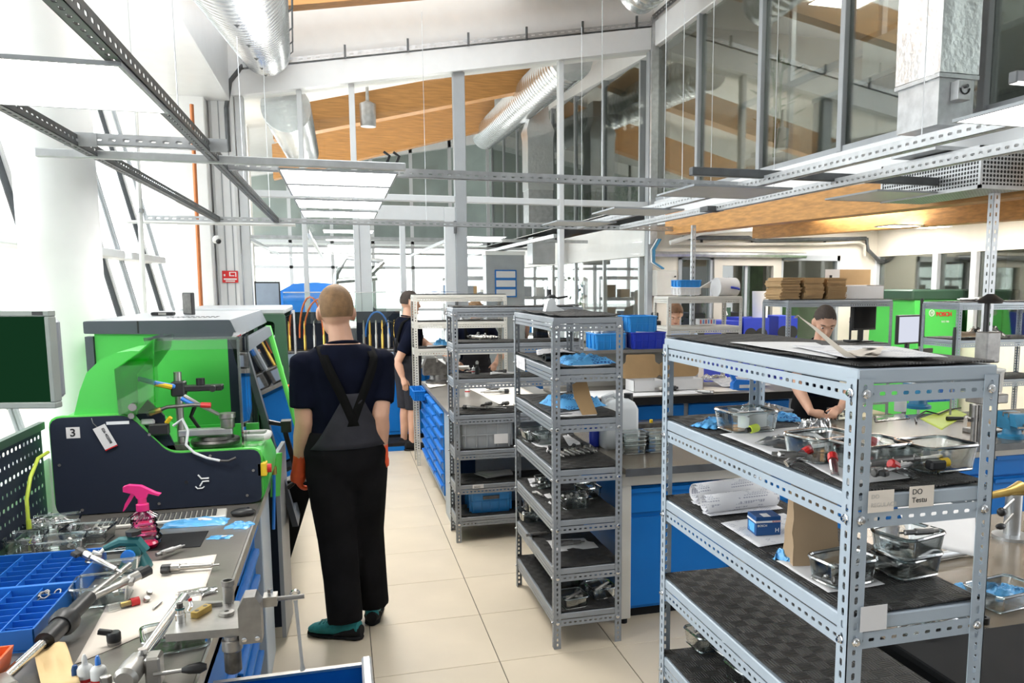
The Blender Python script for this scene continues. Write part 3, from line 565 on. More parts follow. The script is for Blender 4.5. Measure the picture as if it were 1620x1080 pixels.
# pipes on the cream wall under the gallery
t = thing('wall_pipes', 'dark and beige pipes crossing the cream wall above the glazed door', 'pipes')
for (pts, r, mt) in (([(1080, 376), (1185, 376), (1195, 381), (1370, 377), (1373, 395), (1390, 412), (1400, 415)], .03, 'galv_dark'), ([(1060, 386), (1300, 386), (1360, 383), (1368, 388), (1368, 405)], .022, 'frame_beige'), ([(1035, 402), (1275, 404)], .04, 'galv')):
    MB().tube([GY(x, y, YP-.12) for x, y in pts], r, 8).build('pipe', mt, t)
for x in (1110, 1190, 1305, 1372): MB().cyl(GY(x, 376, YP-.05), GY(x, 388, YP-.05), .02, n=6).build('clamp', 'black_plastic', t)
t = thing('wall_pipes', 'pale rail and blue hoses bending down beside the electric box', 'pipes')
MB().tube([GY(x, y, 10.3) for x, y in ((1060, 384), (1110, 368), (1160, 364), (1190, 363))], .03, 8).build('pipe', 'white_plastic', t)
for dx in (0, 6, 11): MB().tube([GY(x+dx*.5, y, YP-.2) for x, y in ((1040, 378), (1030, 395), (1030, 415), (1045, 425))], .012, 6).build('hose', 'cyan_vise' if dx else 'galv', t)
a, b = GY(1036, 427, YP-.15), GY(1068, 468, YP-.15)
t = thing('electric_box', 'pale metal electric cabinet on the wall right of the partition', 'electric box', (a.x, YP-.21, b.z)); w, h = b.x-a.x, a.z-b.z
MB().box(0, w, 0, .2, 0, h, b=.008).build('body', 'shelf_beige', t, smooth=False); MB().box(.01, w-.01, -.015, 0, .01, h-.01, b=.004).build('door', 'shelf_beige', t, smooth=False)
for q in (.3, .75): MB().cyl((w*.88, -.03, h*q), (w*.88, -.015, h*q), .012, n=8).build('lock', 'black_plastic', t)
for k, (x, y, lb) in enumerate(((1037, 500, 'upper'), (1041, 513, 'lower'))):
    p = GY(x, y, YP-.1); t = thing('wall_socket', '%s black socket box on the wall below the electric cabinet' % lb, 'socket', p); MB().box(-.05, .05, 0, .1, -.05, .05, b=.01).build('body', 'black_plastic', t, smooth=False); MB().cyl((0, 0, 0), (0, -.02, 0), .03).build('cover', 'black_matte', t)
# office things behind the upstairs glass
t = thing('office_desk', 'long grey desk behind the upstairs glazing', 'desk', (5.0, 6.2, 2.98)); MB().box(-.3, .35, -1.6, 1.4, .7, .74).build('desk_top', 'frame_grey', t, smooth=False); MB().box(-.28, -.26, -1.6, 1.4, .1, .7).build('modesty_panel', 'dark_room', t, smooth=False)
for y in (-1.5, 1.3): MB().box(-.25, .3, y, y+.05, 0, .7).build('leg', 'frame_grey', t, smooth=False)
def monitor(label, loc, rot, w=.5, h=.3, scr='dark_room', cas='white_plastic'):
    t = thing('monitor', label, 'monitor', loc, rot); MB().box(-w/2, w/2, -.02, .02, .12, .12+h, b=.006).build('casing', cas, t, smooth=False); MB().box(-w/2+.02, w/2-.02, -.024, -.02, .14, .10+h).build('screen', scr, t, smooth=False)
    MB().box(-.03, .03, .02, .04, 0, .2).build('stand', cas, t, smooth=False); MB().box(-.1, .1, -.06, .1, 0, .012).build('foot', cas, t, smooth=False); return t
monitor('white-backed monitor behind the upstairs glass near the plant', (5.0, 6.9, 3.72), PI/2, .55, .34); monitor('white-backed monitor behind the upstairs glass left of the foil duct', (5.0, 5.4, 3.72), PI/2, .6, .36)
def plant(label, loc, h, n=26, seed=1, spread=.3):
    t = thing('potted_plant', label, 'plant', loc); rnd = random.Random(seed); MB().lathe([(.0, 0), (.09, 0), (.12, .2), (.1, .2), (.09, .05)], n=14, cap=False).build('pot', 'white_plastic', t)
    st = MB()
    for k in range(5): st.tube([(0, 0, .1), (rnd.uniform(-.1, .1), rnd.uniform(-.1, .1), h*.5), (rnd.uniform(-.18, .18), rnd.uniform(-.18, .18), h)], .008, 5)
    st.build('stem', 'leaf', t)
    for k in range(n):
        a = rnd.uniform(0, 2*PI); z = rnd.uniform(.3, 1)*h; r = rnd.uniform(.1, spread); l = rnd.uniform(.1, .18); e = V(math.cos(a), math.sin(a), .5).normalized(); s_ = V(-math.sin(a), math.cos(a), 0); c_ = V(math.cos(a)*r*.5, math.sin(a)*r*.5, z)
        MB().add([c_, c_+e*l*.5+s_*l*.22, c_+e*l, c_+e*l*.5-s_*l*.22], [(0, 1, 2, 3)]).build('leaf', 'leaf', t, smooth=False, fix=False)
plant('tall dark green plant behind the upstairs glass beside a monitor', (4.5, 8.0, 2.98), 1.25, 30, 2, .4); plant('second plant behind the upstairs glass, next to the foil duct', (4.8, 5.95, 3.72), .6, 22, 5, .35)
t = thing('security_camera', 'white dome camera behind the upstairs glass', 'camera', (5.0, 5.6, 4.85)); MB().ell((0, 0, 0), (.08, .08, .08)).build('housing', 'white_plastic', t); MB().cyl((0, 0, .05), (0, 0, .5), .02).build('stem', 'white_plastic', t)
t = thing('exit_sign', 'small green exit sign behind the upstairs glass', 'sign', (6.0, 5.1, 5.0)); MB().box(-.02, .02, -.2, .2, -.1, .1).build('sign_plate', 'green_dark', t, smooth=False); MB().box(-.025, -.02, .05, .12, -.06, .06).box(-.025, -.02, -.12, -.02, -.02, .02).build('pictogram', 'lettering_white', t, smooth=False)
# ================================================================ slotted-angle shelving
_cache = {}
def strip_mesh(L, w, pitch, sw, sl, mat):
    k = (round(L, 3), w, pitch, mat)
    if k not in _cache: _cache[k] = MB().slots(L, w, pitch, sw, sl, .002, lambda u, v, n: (u, -n, v)).mesh('slotted_rail', mat, smooth=False, fix=True)
    return _cache[k]
def post_mesh(H, sx, sy, mat, w=.036):
    k = ('post', round(H, 3), sx, sy, mat, w)
    if k not in _cache:
        m = MB(); m.slots(H, w, .0265, .009, .0155, .002, lambda u, v, n: (sx*v, sy*n, u)); m.slots(H, w, .0265, .009, .0155, .002, lambda u, v, n: (sx*n, sy*v, u))
        _cache[k] = m.mesh('post', mat, smooth=False)
    return _cache[k]
bolt_me = None
def shelf(name, label, loc, sx, sy, H, levels, mat='shelf_grey', mats=True, group=None, lip=.032, bolts=True, wmat='rubber', lipmat=None, curl=0):
    global bolt_me
    t = thing(name, label, 'shelf', loc, group=group); x0, y0 = 0, 0
    for (x, y, a, b) in ((0, 0, 1, 1), (sx, 0, -1, 1), (0, sy, 1, -1), (sx, sy, -1, -1)): put('post', post_mesh(H, a, b, mat), t, (x, y, 0))
    e = .003
    for i, z in enumerate(levels):
        MB().box(e, sx-e, e, sy-e, z-lip, z-.002, b=.003).build('shelf_panel', lipmat or mat, t, smooth=False)
        rx, ry = strip_mesh(sx-.012, .034, .027, .0075, .014, mat), strip_mesh(sy-.012, .034, .027, .0075, .014, mat); zz = z-lip-.036
        put('shelf_rail', rx, t, (.006, .004, zz)); put('shelf_rail', rx, t, (.006, sy-.002, zz)); put('shelf_rail', ry, t, (.004, .006, zz), rz(90)); put('shelf_rail', ry, t, (sx-.002, .006, zz), rz(90))
        if mats:
            s_ = i*3.1+loc[0]
            def fn(u, v): return (.008+u*(sx-.016), .008+v*(sy-.016), z+.003+.004*nz(u*3+s_, v*6, s_)+curl*(abs(u-.5)*2)**6*(.012+.012*nz(v*5, s_, 1)))
            m = MB(); m.grid(fn, 10, 22); me = m.mesh('rubber_mat', wmat); o = put('rubber_mat', me, t); md = o.modifiers.new('thick', 'SOLIDIFY'); md.thickness = .004; md.offset = 1
        if bolts:
            if bolt_me is None: bolt_me = MB().lathe([(0, 0), (.0095, 0), (.0095, .001), (.0065, .002), (.0065, .006), (.004, .0062), (.004, .009), (0, .009)], n=8, d=(0, -1, 0)).mesh('bolt', 'chrome')
            put('bolt', bolt_me, t, (.02, -.001, zz+.018)); put('bolt', bolt_me, t, (sx-.02, -.001, zz+.018)); put('bolt', bolt_me, t, (-.001, .02, zz+.018), rz(-90)); put('bolt', bolt_me, t, (-.001, sy-.02, zz+.018), rz(-90))
    return t
LV = [1.68, 1.43, 1.18, .925, .67, .42, .185]
S1 = dict(x=.944, y=1.3315, sx=.334, sy=.985); S2 = dict(x=.98, y=3.81, sx=.36, sy=.93); S3 = dict(x=.742, y=5.672, sx=.95, sy=.335)
sh1 = shelf('slotted_shelf', 'nearest shelf of pale blue-grey slotted steel at right, papers on its top', (S1['x'], S1['y'], 0), S1['sx'], S1['sy'], 1.655, [z-.004 for z in LV], 'shelf_blue_grey', curl=.0)
sh2 = shelf('slotted_shelf', 'tall grey slotted shelf in the middle with a small white stand on top', (S2['x'], S2['y'], 0), S2['sx'], S2['sy'], 1.66, LV, 'shelf_grey', curl=.6)
sh3 = shelf('slotted_shelf', 'grey slotted shelf behind, holding a grey crate and a blue crate', (S3['x'], S3['y'], 0), S3['sx'], S3['sy'], 1.66, LV, 'shelf_grey', curl=.5)
# small farther shelf at the end of the drawer cabinet
q = GZ(676, 735, 0); S5 = dict(x=.70, y=8.45)
sh5 = shelf('slotted_shelf', 'far narrow slotted shelf with papers on top, partly hiding a worker', (.70, 8.3, 0), .95, .33, 1.72, [1.74, 1.47, 1.2], 'shelf_beige', bolts=False)
# taped paper tags on the front shelf's short side
def tagcard(parent, x0, x1, z0, z1, y, lines=(), mat='paper_cream', ink='black_ink', sz=.016, lab=None):
    o = MB().box(x0, x1, y-.0008, y, z0, z1).build('paper_tag', mat, parent, smooth=False)
    if lab: o['label'] = lab
    for i, s_ in enumerate(lines): text(s_, sz, ink, o, (x0+.006, y-.0012, z1-.016-i*.017), FACE_CAM, 'lettering', .0002)
    return o
PM('ink_faint', (.55, .52, .48), .7)
Y1 = S1['y']
def onfront(x, y): p = GY(x, y, Y1); return p.x-S1['x'], p.z
a = onfront(1372, 776); b = onfront(1411, 807); tagcard(sh1, a[0], b[0], b[1], a[1], -.004, ('DO', 'REGULACJI'), 'paper_cream', 'ink_faint', .012, 'faded paper tag')
a = onfront(1437, 769); b = onfront(1474, 799); tagcard(sh1, a[0], b[0], b[1], a[1], -.004, ('DO', 'Testu'), 'paper_cream', 'black_ink', .0155, 'handwritten paper tag')
a = onfront(1360, 959); b = onfront(1400, 993); tagcard(sh1, a[0], b[0], b[1], a[1], -.004, (), 'paper', lab='blank white paper tag')
p = GX(812, 610, S2['x']); MB().box(-.003, -.001, .62, .84, 1.36, 1.43).build('paper_tag', 'print_paper', sh2, smooth=False)
p = GY(750, 760, S3['y']); MB().box(.12, .2, -.004, -.002, .392, .42).build('paper_tag', 'paper', sh3, smooth=False); text('5G33', .02, 'black_ink', sh3, (.13, -.006, .396), FACE_CAM)
# ================================================================ benches
def drawers(parent, ax, a0, a1, face, z0, z1, n, mat='blue_cab', hm='galv_light', sgn=-1, d=.45, body='blue_dark', hs=None):
    """stack of n drawers; ax 'x': runs along x and looks to -Y at y=face; ax 'y': runs along y and looks to +X at x=face"""
    hs = hs or [1.]*n; tot = sum(hs); z = z0; gap = .006
    for k in range(n):
        h = (z1-z0)*hs[k]/tot
        if ax == 'x':
            o = MB().box(a0+.008, a1-.008, face, face+.02, z+gap, z+h-gap, b=.003).build('drawer', mat, parent, smooth=False)
            MB().prism([(face, z+h-gap-.004), (face-.022, z+h-gap-.008), (face-.022, z+h-gap-.03), (face-.016, z+h-gap-.03), (face-.014, z+h-gap-.014), (face, z+h-gap-.012)], 'x', a0+.02, a1-.02).build('grip', mat, o, smooth=False)
        else:
            o = MB().box(face-.02, face, a0+.008, a1-.008, z+gap, z+h-gap, b=.003).build('drawer', mat, parent, smooth=False)
            MB().prism([(face, z+h-gap-.004), (face+.022, z+h-gap-.008), (face+.022, z+h-gap-.03), (face+.016, z+h-gap-.03), (face+.014, z+h-gap-.014), (face, z+h-gap-.012)], 'y', a0+.02, a1-.02).build('grip', hm, o, smooth=False)
        z += h
def cabinet(name, label, x0, x1, y0, y1, z0, z1, mat='blue_cab', fmat=None): 
    t = thing(name, label, 'cabinet', (x0, y0, 0)); MB().box(0, x1-x0, 0, y1-y0, z0, z1, b=.004).build('body', fmat or mat, t, smooth=False)
    if z0 > .01: MB().box(.03, x1-x0-.03, .04, y1-y0-.03, 0, z0).build('plinth', 'black_matte', t, smooth=False)
    return t
ZB = .88
# left bench
t = thing('workbench', 'grey steel worktop of the left bench under the small green tester', 'worktop', (-1.16, 1.1, 0))
MB().box(0, .79, 0, 3.17, ZB-.035, ZB, b=.003).build('slab', 'worktop', t, smooth=False); MB().box(.79, .797, 0, 3.17, ZB-.04, ZB+.002).build('edge_strip', 'steel', t, smooth=False)
cb = cabinet('drawer_cabinet', 'blue drawer cabinet under the left bench near the vise', -1.1, -.40, 2.95, 3.75, .1, ZB-.035, 'blue_cab'); cb2 = None
drawers(cb, 'y', .02, .78, .70, .12, .82, 6, hm='blue_cab')
cb = cabinet('drawer_cabinet', 'blue drawer cabinet under the left bench closest to the camera, one drawer open', -1.1, -.40, 2.05, 2.93, .1, ZB-.035, 'blue_cab')
drawers(cb, 'y', .02, .86, .70, .12, .56, 4, hm='blue_cab'); drawers(cb, 'y', .02, .86, .70, .7, .84, 1, hm='blue_cab')
dw = MB(); dy0, dy1 = .06, .455; zc = .66
dw.box(.3, 1.135, dy1-.012, dy1, zc-.1, zc, 0).box(.3, 1.135, dy0, dy0+.012, zc-.1, zc, 0).box(.3, 1.135, dy0, dy1, zc-.1, zc-.09, 0)
o = dw.build('open_drawer', 'blue_cab', cb, smooth=False); MB().box(.3, 1.13, dy1-.016, dy1+.004, zc, zc+.008).build('drawer_edge', 'steel', o, smooth=False)
MB().box(1.125, 1.155, dy0-.02, dy1+.02, zc-.11, zc+.02, b=.006).build('drawer_front', 'galv_light', o, smooth=False)
MB().box(.72, .95, dy1+.004, dy1+.006, zc-.1, zc-.04).build('label_holder', 'galv_light', o, smooth=False)
for x in (.98, 1.1): MB().ell((x, dy1+.003, zc-.03), (.006, .004, .006), 8, 4).build('rivet', 'steel', o)
t = cabinet('side_cabinet', 'narrow blue-grey side panel of the left bench beside the aisle', -.42, -.372, 3.8, 4.2, 0, ZB-.04, 'shelf_blue_grey'); MB().box(-.3, 0, 0, .4, 0, .84).build('inner_wall', 'black_matte', t, smooth=False)
# perforated tool wall behind the left bench
t = thing('pegboard', 'dark green perforated tool panel behind the left bench', 'tool panel', (-1.19, 2.9, ZB)); hh = .38
m = MB(); m.slots(.86, .05, .04, .016, .016, .003, lambda u, v, n: (n, u, .02+v))
for k in range(1, 7): m.slots(.86, .05, .04, .016, .016 if k % 2 else .026, .003, lambda u, v, n, k=k: (n, u, .02+.05*k+v))
m.build('perforated_sheet', 'navy_panel', t, smooth=False); MB().box(-.01, .012, -.02, .88, -.0, .02).box(-.01, .012, -.02, .88, .37, .40).build('panel_frame', 'green_dark', t, smooth=False)
# middle drawer cabinet on the aisle and its worktop
t = thing('workbench', 'steel topped bench running back along the aisle behind the grey crate', 'worktop', (.755, 6.05, 0)); MB().box(0, 1.0, 0, 2.2, ZB-.035, ZB, b=.003).build('slab', 'worktop', t, smooth=False)
cb = cabinet('drawer_cabinet', 'long blue drawer cabinet facing the aisle', .78, 1.45, 6.5, 8.24, .06, ZB-.035, 'blue_cab', 'shelf_blue_grey')
# drawers that look to -X
def drawers_mx(parent, a0, a1, z0, z1, n):
    for k in range(n):
        z = z0+(z1-z0)*k/n; h = (z1-z0)/n
        o = MB().box(-.018, 0, a0+.01, a1-.01, z+.005, z+h-.005, b=.003).build('drawer', 'blue_cab', parent, smooth=False)
        MB().prism([(0, z+h-.008), (-.04, z+h-.012), (-.04, z+h-.034), (-.034, z+h-.034), (-.032, z+h-.018), (0, z+h-.016)], 'y', a0+.03, a1-.03).build('grip', 'blue_box', o, smooth=False)
for a in (.03, .6, 1.17): drawers_mx(cb, a, a+.55, .12, .82, 7)
t = cabinet('side_cabinet', 'light blue-grey end panel of the aisle bench', .765, .80, 6.05, 6.48, 0, ZB-.04, 'shelf_blue_grey'); MB().box(.0, .6, .42, .43, .02, .83).build('rear_wall', 'blue_dark', t, smooth=False)
t = cabinet('grey_cabinet', 'dark grey metal box standing behind the shelf with the crates', .95, 1.75, 6.06, 6.1, 0, ZB-.04, 'frame_grey'); MB().box(.0, .8, -.004, 0, .0, .8).build('panel', 'frame_grey', t, smooth=False)
# bench row 1 (behind the tall middle shelf, to the right wall)
t = thing('workbench', 'long brownish steel worktop where the right worker sits', 'worktop', (1.40, 3.93, 0))
MB().box(0, 5.2, 0, 1.12, ZB-.03, ZB, b=.003).build('slab', 'worktop_brown', t, smooth=False); MB().box(0, 5.2, -.006, 0, ZB-.04, ZB).build('edge_strip', 'galv_dark', t, smooth=False)
fb_ = (0, .07, 0); MB().box(0, 5.2, .07, .13, ZB-.11, ZB-.04, b=.004).build('front_beam', 'shelf_beige', t, smooth=False)
for x in (0, .70, 1.555, 3.24): MB().box(x, x+.06, .07, .13, .03, ZB-.11, b=.004).build('leg', 'shelf_beige', t, smooth=False); MB().cyl((x+.03, .1, 0), (x+.03, .1, .03), .02).build('foot', 'black_matte', t)
cb = cabinet('bench_cabinet', 'blue cabinet with a plain door right of the middle shelf', 1.43, 2.09, 4.06, 4.85, .06, ZB-.12, 'blue_cab')
MB().box(.01, .62, -.018, 0, .08, .58, b=.003).build('door', 'blue_cab', cb, smooth=False); drawers(cb, 'x', .01, .65, -.018, .6, .76, 1)
MB().box(.35, .63, -.022, -.018, .56, .58).build('door_edge', 'blue_dark', cb, smooth=False)
cb = cabinet('drawer_cabinet', 'blue drawer cabinet behind the front shelf left of its brown bag', 2.17, 2.93, 4.06, 4.85, .06, ZB-.12, 'blue_cab'); drawers(cb, 'x', 0, .76, -.018, .08, .76, 4, hs=[2, 1.5, 1, .8])
cb = cabinet('drawer_cabinet', 'wide blue cabinet under the right worker\'s bench', 3.05, 4.6, 4.03, 4.85, .06, ZB-.06, 'blue_cab'); drawers(cb, 'x', 0, .76, -.018, .08, .80, 3, hs=[3, 1.2, .9]); drawers(cb, 'x', .78, 1.55, -.018, .08, .80, 2, hs=[4, 1])
# bench row 2 (cartons) and its raised shelf
t = thing('workbench', 'bench top covered with white sheets in front of the blue crates', 'worktop', (1.8, 6.52, 0)); MB().box(0, 2.6, 0, .85, ZB-.05, ZB, b=.003).build('slab', 'worktop', t, smooth=False); MB().box(0, 2.6, -.008, 0, ZB-.07, ZB-.004).build('edge_strip', 'black_matte', t, smooth=False)
cb = cabinet('drawer_cabinet', 'blue drawer cabinet under the bench with the open cartons', 1.85, 4.0, 6.6, 7.3, .06, ZB-.05, 'blue_cab', 'shelf_grey'); drawers(cb, 'x', .0, 1.05, -.015, .1, .80, 5); drawers(cb, 'x', 1.08, 2.1, -.015, .1, .80, 5)
t = thing('riser_shelf', 'narrow raised shelf over the carton bench carrying the blue crates', 'shelf', (1.8, 7.0, 0)); MB().box(0, 1.5, 0, .37, 1.22, 1.25).build('board', 'worktop', t, smooth=False)
for x in (.02, 1.43): MB().box(x, x+.05, .15, .2, ZB, 1.22).build('leg', 'galv', t, smooth=False)
MB().box(.0, 1.5, .35, .37, ZB, 1.22).build('back_panel', 'shelf_beige', t, smooth=False)
# nearest right bench with the black board
t = thing('workbench', 'near right brown steel worktop beside the front shelf', 'worktop', (1.385, .6, 0)); MB().box(0, 2.6, 0, 2.1, ZB-.035, ZB, b=.003).build('slab', 'worktop_brown', t, smooth=False); MB().box(-.004, 0, 0, 2.1, ZB-.04, ZB).build('edge_strip', 'black_matte', t, smooth=False)
cb = cabinet('drawer_cabinet', 'dark cabinet under the near right bench behind the front shelf', 1.5, 3.6, .8, 2.55, .05, ZB-.04, 'blue_dark'); MB().box(-.01, 0, .02, 1.7, .1, .8).build('side_panel', 'black_matte', cb, smooth=False)
pts = [GZ(x, y, ZB+.012) for x, y in ((1427, 1031), (1528, 999), (1700, 1060))]; d_ = pts[1]-pts[0]; bx_ = GZ(1427, 1031, ZB)
t = thing('black_board', 'thick black rubber board lying on the near right worktop', 'mat', (bx_.x-.02, bx_.y, ZB)); MB().box(0, .9, -.7, .02, .001, .022, b=.004).build('board', 'black_matte', t, smooth=False)
# back bench in front of the partition, blue fronts
t = thing('workbench', 'far steel bench in front of the glass partition', 'worktop', (-1.0, 9.75, 0)); MB().box(0, 2.7, 0, .75, .86, .9).build('slab', 'steel', t, smooth=False)
cb = cabinet('drawer_cabinet', 'far blue cabinet behind the standing workers', -.95, 1.6, 9.85, 10.4, .06, .86, 'blue_cab')
for k in range(4): MB().box(.05+.63*k, .64+.63*k, -.015, 0, .1, .82, b=.004).build('door', 'blue_cab', cb, smooth=False)
t = thing('floor_platform', 'low dark pallet with a rag on the floor by the far blue cabinet', 'pallet', (.28, 9.15, 0)); MB().box(0, .4, 0, .35, .05, .09).build('deck', 'black_matte', t, smooth=False); MB().box(0, .4, 0, .35, 0, .05).build('base', 'blue_cab', t, smooth=False)
def lerp_(a, b, t): return a+(b-a)*t
def tester(label, x0, x1, g, hose):
    t = thing('test_bench', label, 'test bench', (x0, 9.9, .9)); w = x1-x0
    MB().box(0, w, 0, .45, 0, .18, b=.01).build('base_box', 'steel_dark', t, smooth=False); MB().box(.02, w-.02, .35, .37, .18, .62).build('back_panel', 'navy_panel', t, smooth=False)
    MB().box(0, w, -.0, .006, .5, .85).build('splash_guard', 'acrylic', t, smooth=False); MB().box(0, .01, 0, .4, .18, .85).build('side_guard', 'acrylic', t, smooth=False); MB().box(0, w, -.004, .012, .85, .862).build('guard_edge', 'galv', t, smooth=False)
    for k in range(6): MB().lathe([(.018, 0), (.018, .16), (.012, .18), (.012, .3), (.006, .34)], (.1+k*(w-.2)/5, .22, .18), 8).build('injector_holder', 'gold' if k % 2 else 'steel', t)
    for k, (mt, a, b, h) in enumerate(hose): MB().tube([(lerp_(a, b, .5-.5*math.cos(PI*q/12)), .22, .32+(h-.32)*math.sin(PI*q/12)) for q in range(13)], .011, 8).build('hose', mt, t)
    MB().box(.05, w-.05, -.01, 0, .02, .15).build('display', 'screen_blue', t, smooth=False)
    return t
tester('far test bench with orange hoses left of the standing man', -.62, .12, 1, (('orange_hose', .15, .42, .8), ('orange_hose', .2, .6, .78), ('black_plastic', .5, .3, .6)))
tester('far test bench with a blue hose between the two workers', .16, .72, 1, (('car_blue', .12, .4, .62), ('black_plastic', .3, .5, .5)))
# ================================================================ green machines
# small tester "3" on the left bench: navy side plate, green shell, clear guard
yS = 3.757
t = thing('injector_tester', 'small green injector tester with navy side plate tagged 3 on the left bench', 'test machine', (0, yS, 0))
def rounded(poly, r=.03, n=4):
    out = []
    for i, p in enumerate(poly):
        a, b, c_ = Vector(poly[i-1]), Vector(p), Vector(poly[(i+1) % len(poly)]); u, v = (a-b), (c_-b); k = min(r, u.length*.45, v.length*.45); u.normalize(); v.normalize()
        for j in range(n+1):
            s_ = j/n; out.append(tuple((b+u*k)*(1-s_)**2+b*2*s_*(1-s_)+(b+v*k)*s_*s_))
    return out
prof = [(-1.155, .885), (-1.155, 1.295), (-.865, 1.295), (-.72, 1.122), (-.358, 1.122), (-.362, .89), (-.42, .885)]
MB().prism(rounded(prof, .045), 'y', 0, .014).build('side_plate', 'navy_panel', t, smooth=False)
g = [(p[0]+(.006 if p[0] > -.6 else -.006), p[1]+.006) for p in prof]
MB().prism(rounded(g, .045), 'y', .012, .035).build('edge_trim', 'green_edge', t, smooth=False)
sh = [(-1.15, .887), (-1.15, 1.285), (-.87, 1.285), (-.72, 1.108), (-.40, 1.108), (-.36, 1.06), (-.33, .97), (-.36, .887)]
MB().prism(rounded(sh, .03), 'y', .035, .47).build('shell', 'green', t, ang=25)
MB().prism(rounded([(-.5, 1.1), (-.36, 1.112), (-.325, 1.02), (-.34, .95), (-.5, .95)], .03), 'y', .036, .46).build('front_apron', 'green', t, ang=25)
hood = [(-1.075, 1.292), (-1.045, 1.40), (-1.015, 1.475), (-.965, 1.525), (-.90, 1.556), (-.845, 1.562), (-.815, 1.56), (-.755, 1.61), (-.765, 1.55), (-.80, 1.5), (-.83, 1.46), (-.83, 1.35), (-.84, 1.292)]
MB().prism(hood, 'y', .03, .44).build('hood', 'green', t, ang=25)
MB().prism([(-.90, 1.30), (-.905, 1.49), (-.80, 1.565), (-.755, 1.61), (-.76, 1.5), (-.765, 1.3)], 'y', .0, .028).build('visor', 'green_visor', t, smooth=False)
for x, z, r in ((-.845, 1.33, .016), (-.852, 1.293, .012)): MB().cyl((x, -.012, z), (x, .004, z), r, n=14).build('pivot_bolt', 'steel', t)
MB().prism([(-.85, 1.29), (-.80, 1.35), (-.74, 1.28), (-.735, 1.22), (-.70, 1.13), (-.745, 1.13)], 'y', .05, .07).build('link_plate', 'navy_panel', t, smooth=False); MB().box(-.83, -.775, .035, .05, 1.245, 1.27, b=.006).build('latch', 'white_plastic', t, smooth=False)
# clear guard box
gx0, gx1, gz0, gz1, gy0, gy1 = -.80, -.43, 1.122, 1.61, .06, .46
for nm, b_ in (('guard_pane', (gx0, gx1, gy0, gy0+.006, 1.56, gz1)), ('guard_pane', (gx0, gx1, gy0, gy1, gz1-.006, gz1)), ('guard_pane', (gx1-.006, gx1, gy0, gy1, gz0, gz1))): MB().box(*b_).build(nm, 'acrylic', t, smooth=False)
MB().box(gx1-.008, gx1+.004, gy0-.004, gy0+.008, gz0, gz1).build('guard_edge', 'acrylic_edge', t, smooth=False); MB().box(gx0, gx1, gy0-.004, gy0+.008, gz1-.01, gz1+.004).box(gx1-.008, gx1+.004, gy0, gy1, gz1-.01, gz1+.004).build('guard_edge', 'acrylic_edge', t, smooth=False)
MB().box(-.80, -.40, .44, .45, 1.1, 1.17).build('back_wall', 'green', t, smooth=False)
# clamp stand inside
MB().cyl((-.69, .12, 1.11), (-.69, .12, 1.46), .016, n=14).build('clamp_column', 'steel', t); MB().box(-.71, -.51, .09, .15, 1.375, 1.40, b=.004).build('clamp_arm', 'black_plastic', t, smooth=False); MB().box(-.715, -.66, .085, .155, 1.355, 1.42, b=.006).build('clamp_head', 'black_plastic', t, smooth=False)
MB().cyl((-.60, .12, 1.40), (-.60, .12, 1.43), .018).build('knob', 'black_plastic', t); MB().cyl((-.545, .085, 1.388), (-.545, .06, 1.388), .014).build('knob', 'black_plastic', t)
MB().box(-.70, -.48, .1, .15, 1.175, 1.205, b=.004).build('holder_arm', 'galv', t, smooth=False); MB().lathe([(.028, 1.205), (.03, 1.21), (.03, 1.245), (.036, 1.25), (.036, 1.27), (.02, 1.272)], (-.50, .125, 0), 16).build('injector_cup', 'steel', t)
MB().lathe([(0, 1.125), (.10, 1.125), (.105, 1.14), (.10, 1.15), (.08, 1.152), (.075, 1.165), (.03, 1.17)], (-.56, .18, 0), 28).build('turntable', 'steel_dark', t)
MB().box(-.735, -.66, .05, .13, 1.12, 1.15).build('stand_foot', 'steel_dark', t, smooth=False)
MB().tube([(-.9, .1, 1.44), (-.82, .05, 1.44), (-.76, .05, 1.42), (-.70, .09, 1.40)], .011, 8).build('hose_sleeve', 'car_blue', t); MB().tube([(-.765, .05, 1.42), (-.71, .08, 1.40)], .0125, 8).build('hose_joint', 'yellow', t)
MB().tube([(-.66, .07, 1.36), (-.60, .06, 1.32), (-.53, .09, 1.27)], .009, 8).build('feed_pipe', 'steel', t); MB().tube([(-.67, .07, 1.35), (-.62, .06, 1.32)], .011, 8).build('hose_sleeve', 'car_blue', t)
MB().tube([(-.80, .03, 1.29), (-.72, .03, 1.32), (-.62, .03, 1.325), (-.57, .03, 1.32)], .008, 8).build('feed_pipe', 'steel_dark', t); MB().tube([(-.59, .03, 1.323), (-.55, .03, 1.32)], .012, 8).build('coupling', 'red', t); MB().tube([(-.79, .03, 1.295), (-.745, .03, 1.31)], .012, 8).build('coupling', 'brass', t)
MB().box(-.80, -.72, .02, .06, 1.20, 1.25, b=.006).build('sensor_block', 'black_plastic', t, smooth=False); MB().tube([(-.73, .04, 1.25), (-.71, .03, 1.275)], .009, 6).build('coupling', 'yellow', t)
MB().tube([(-.70, .02, 1.24), (-.66, .0, 1.27), (-.64, -.005, 1.22), (-.65, -.01, 1.16), (-.62, -.015, 1.125), (-.57, -.02, 1.10), (-.52, -.02, 1.085)], .006, 8).build('return_hose', 'white_haze', t); MB().tube([(-.52, -.02, 1.085), (-.485, -.022, 1.083), (-.455, -.02, 1.095)], .0055, 6).build('hose_plug', 'black_plastic', t)
MB().tube([(-.64, .2, 1.30), (-.66, .2, 1.25), (-.62, .2, 1.18), (-.5, .22, 1.16)], .009, 8).build('drain_hose', 'black_plastic', t)
MB().tube([(-.43, .2, 1.14), (-.36, .2, 1.14), (-.345, .22, 1.14), (-.345, .3, 1.14), (-.36, .32, 1.14), (-.43, .32, 1.14)], .016, 10).build('grab_handle', 'white_plastic', t)
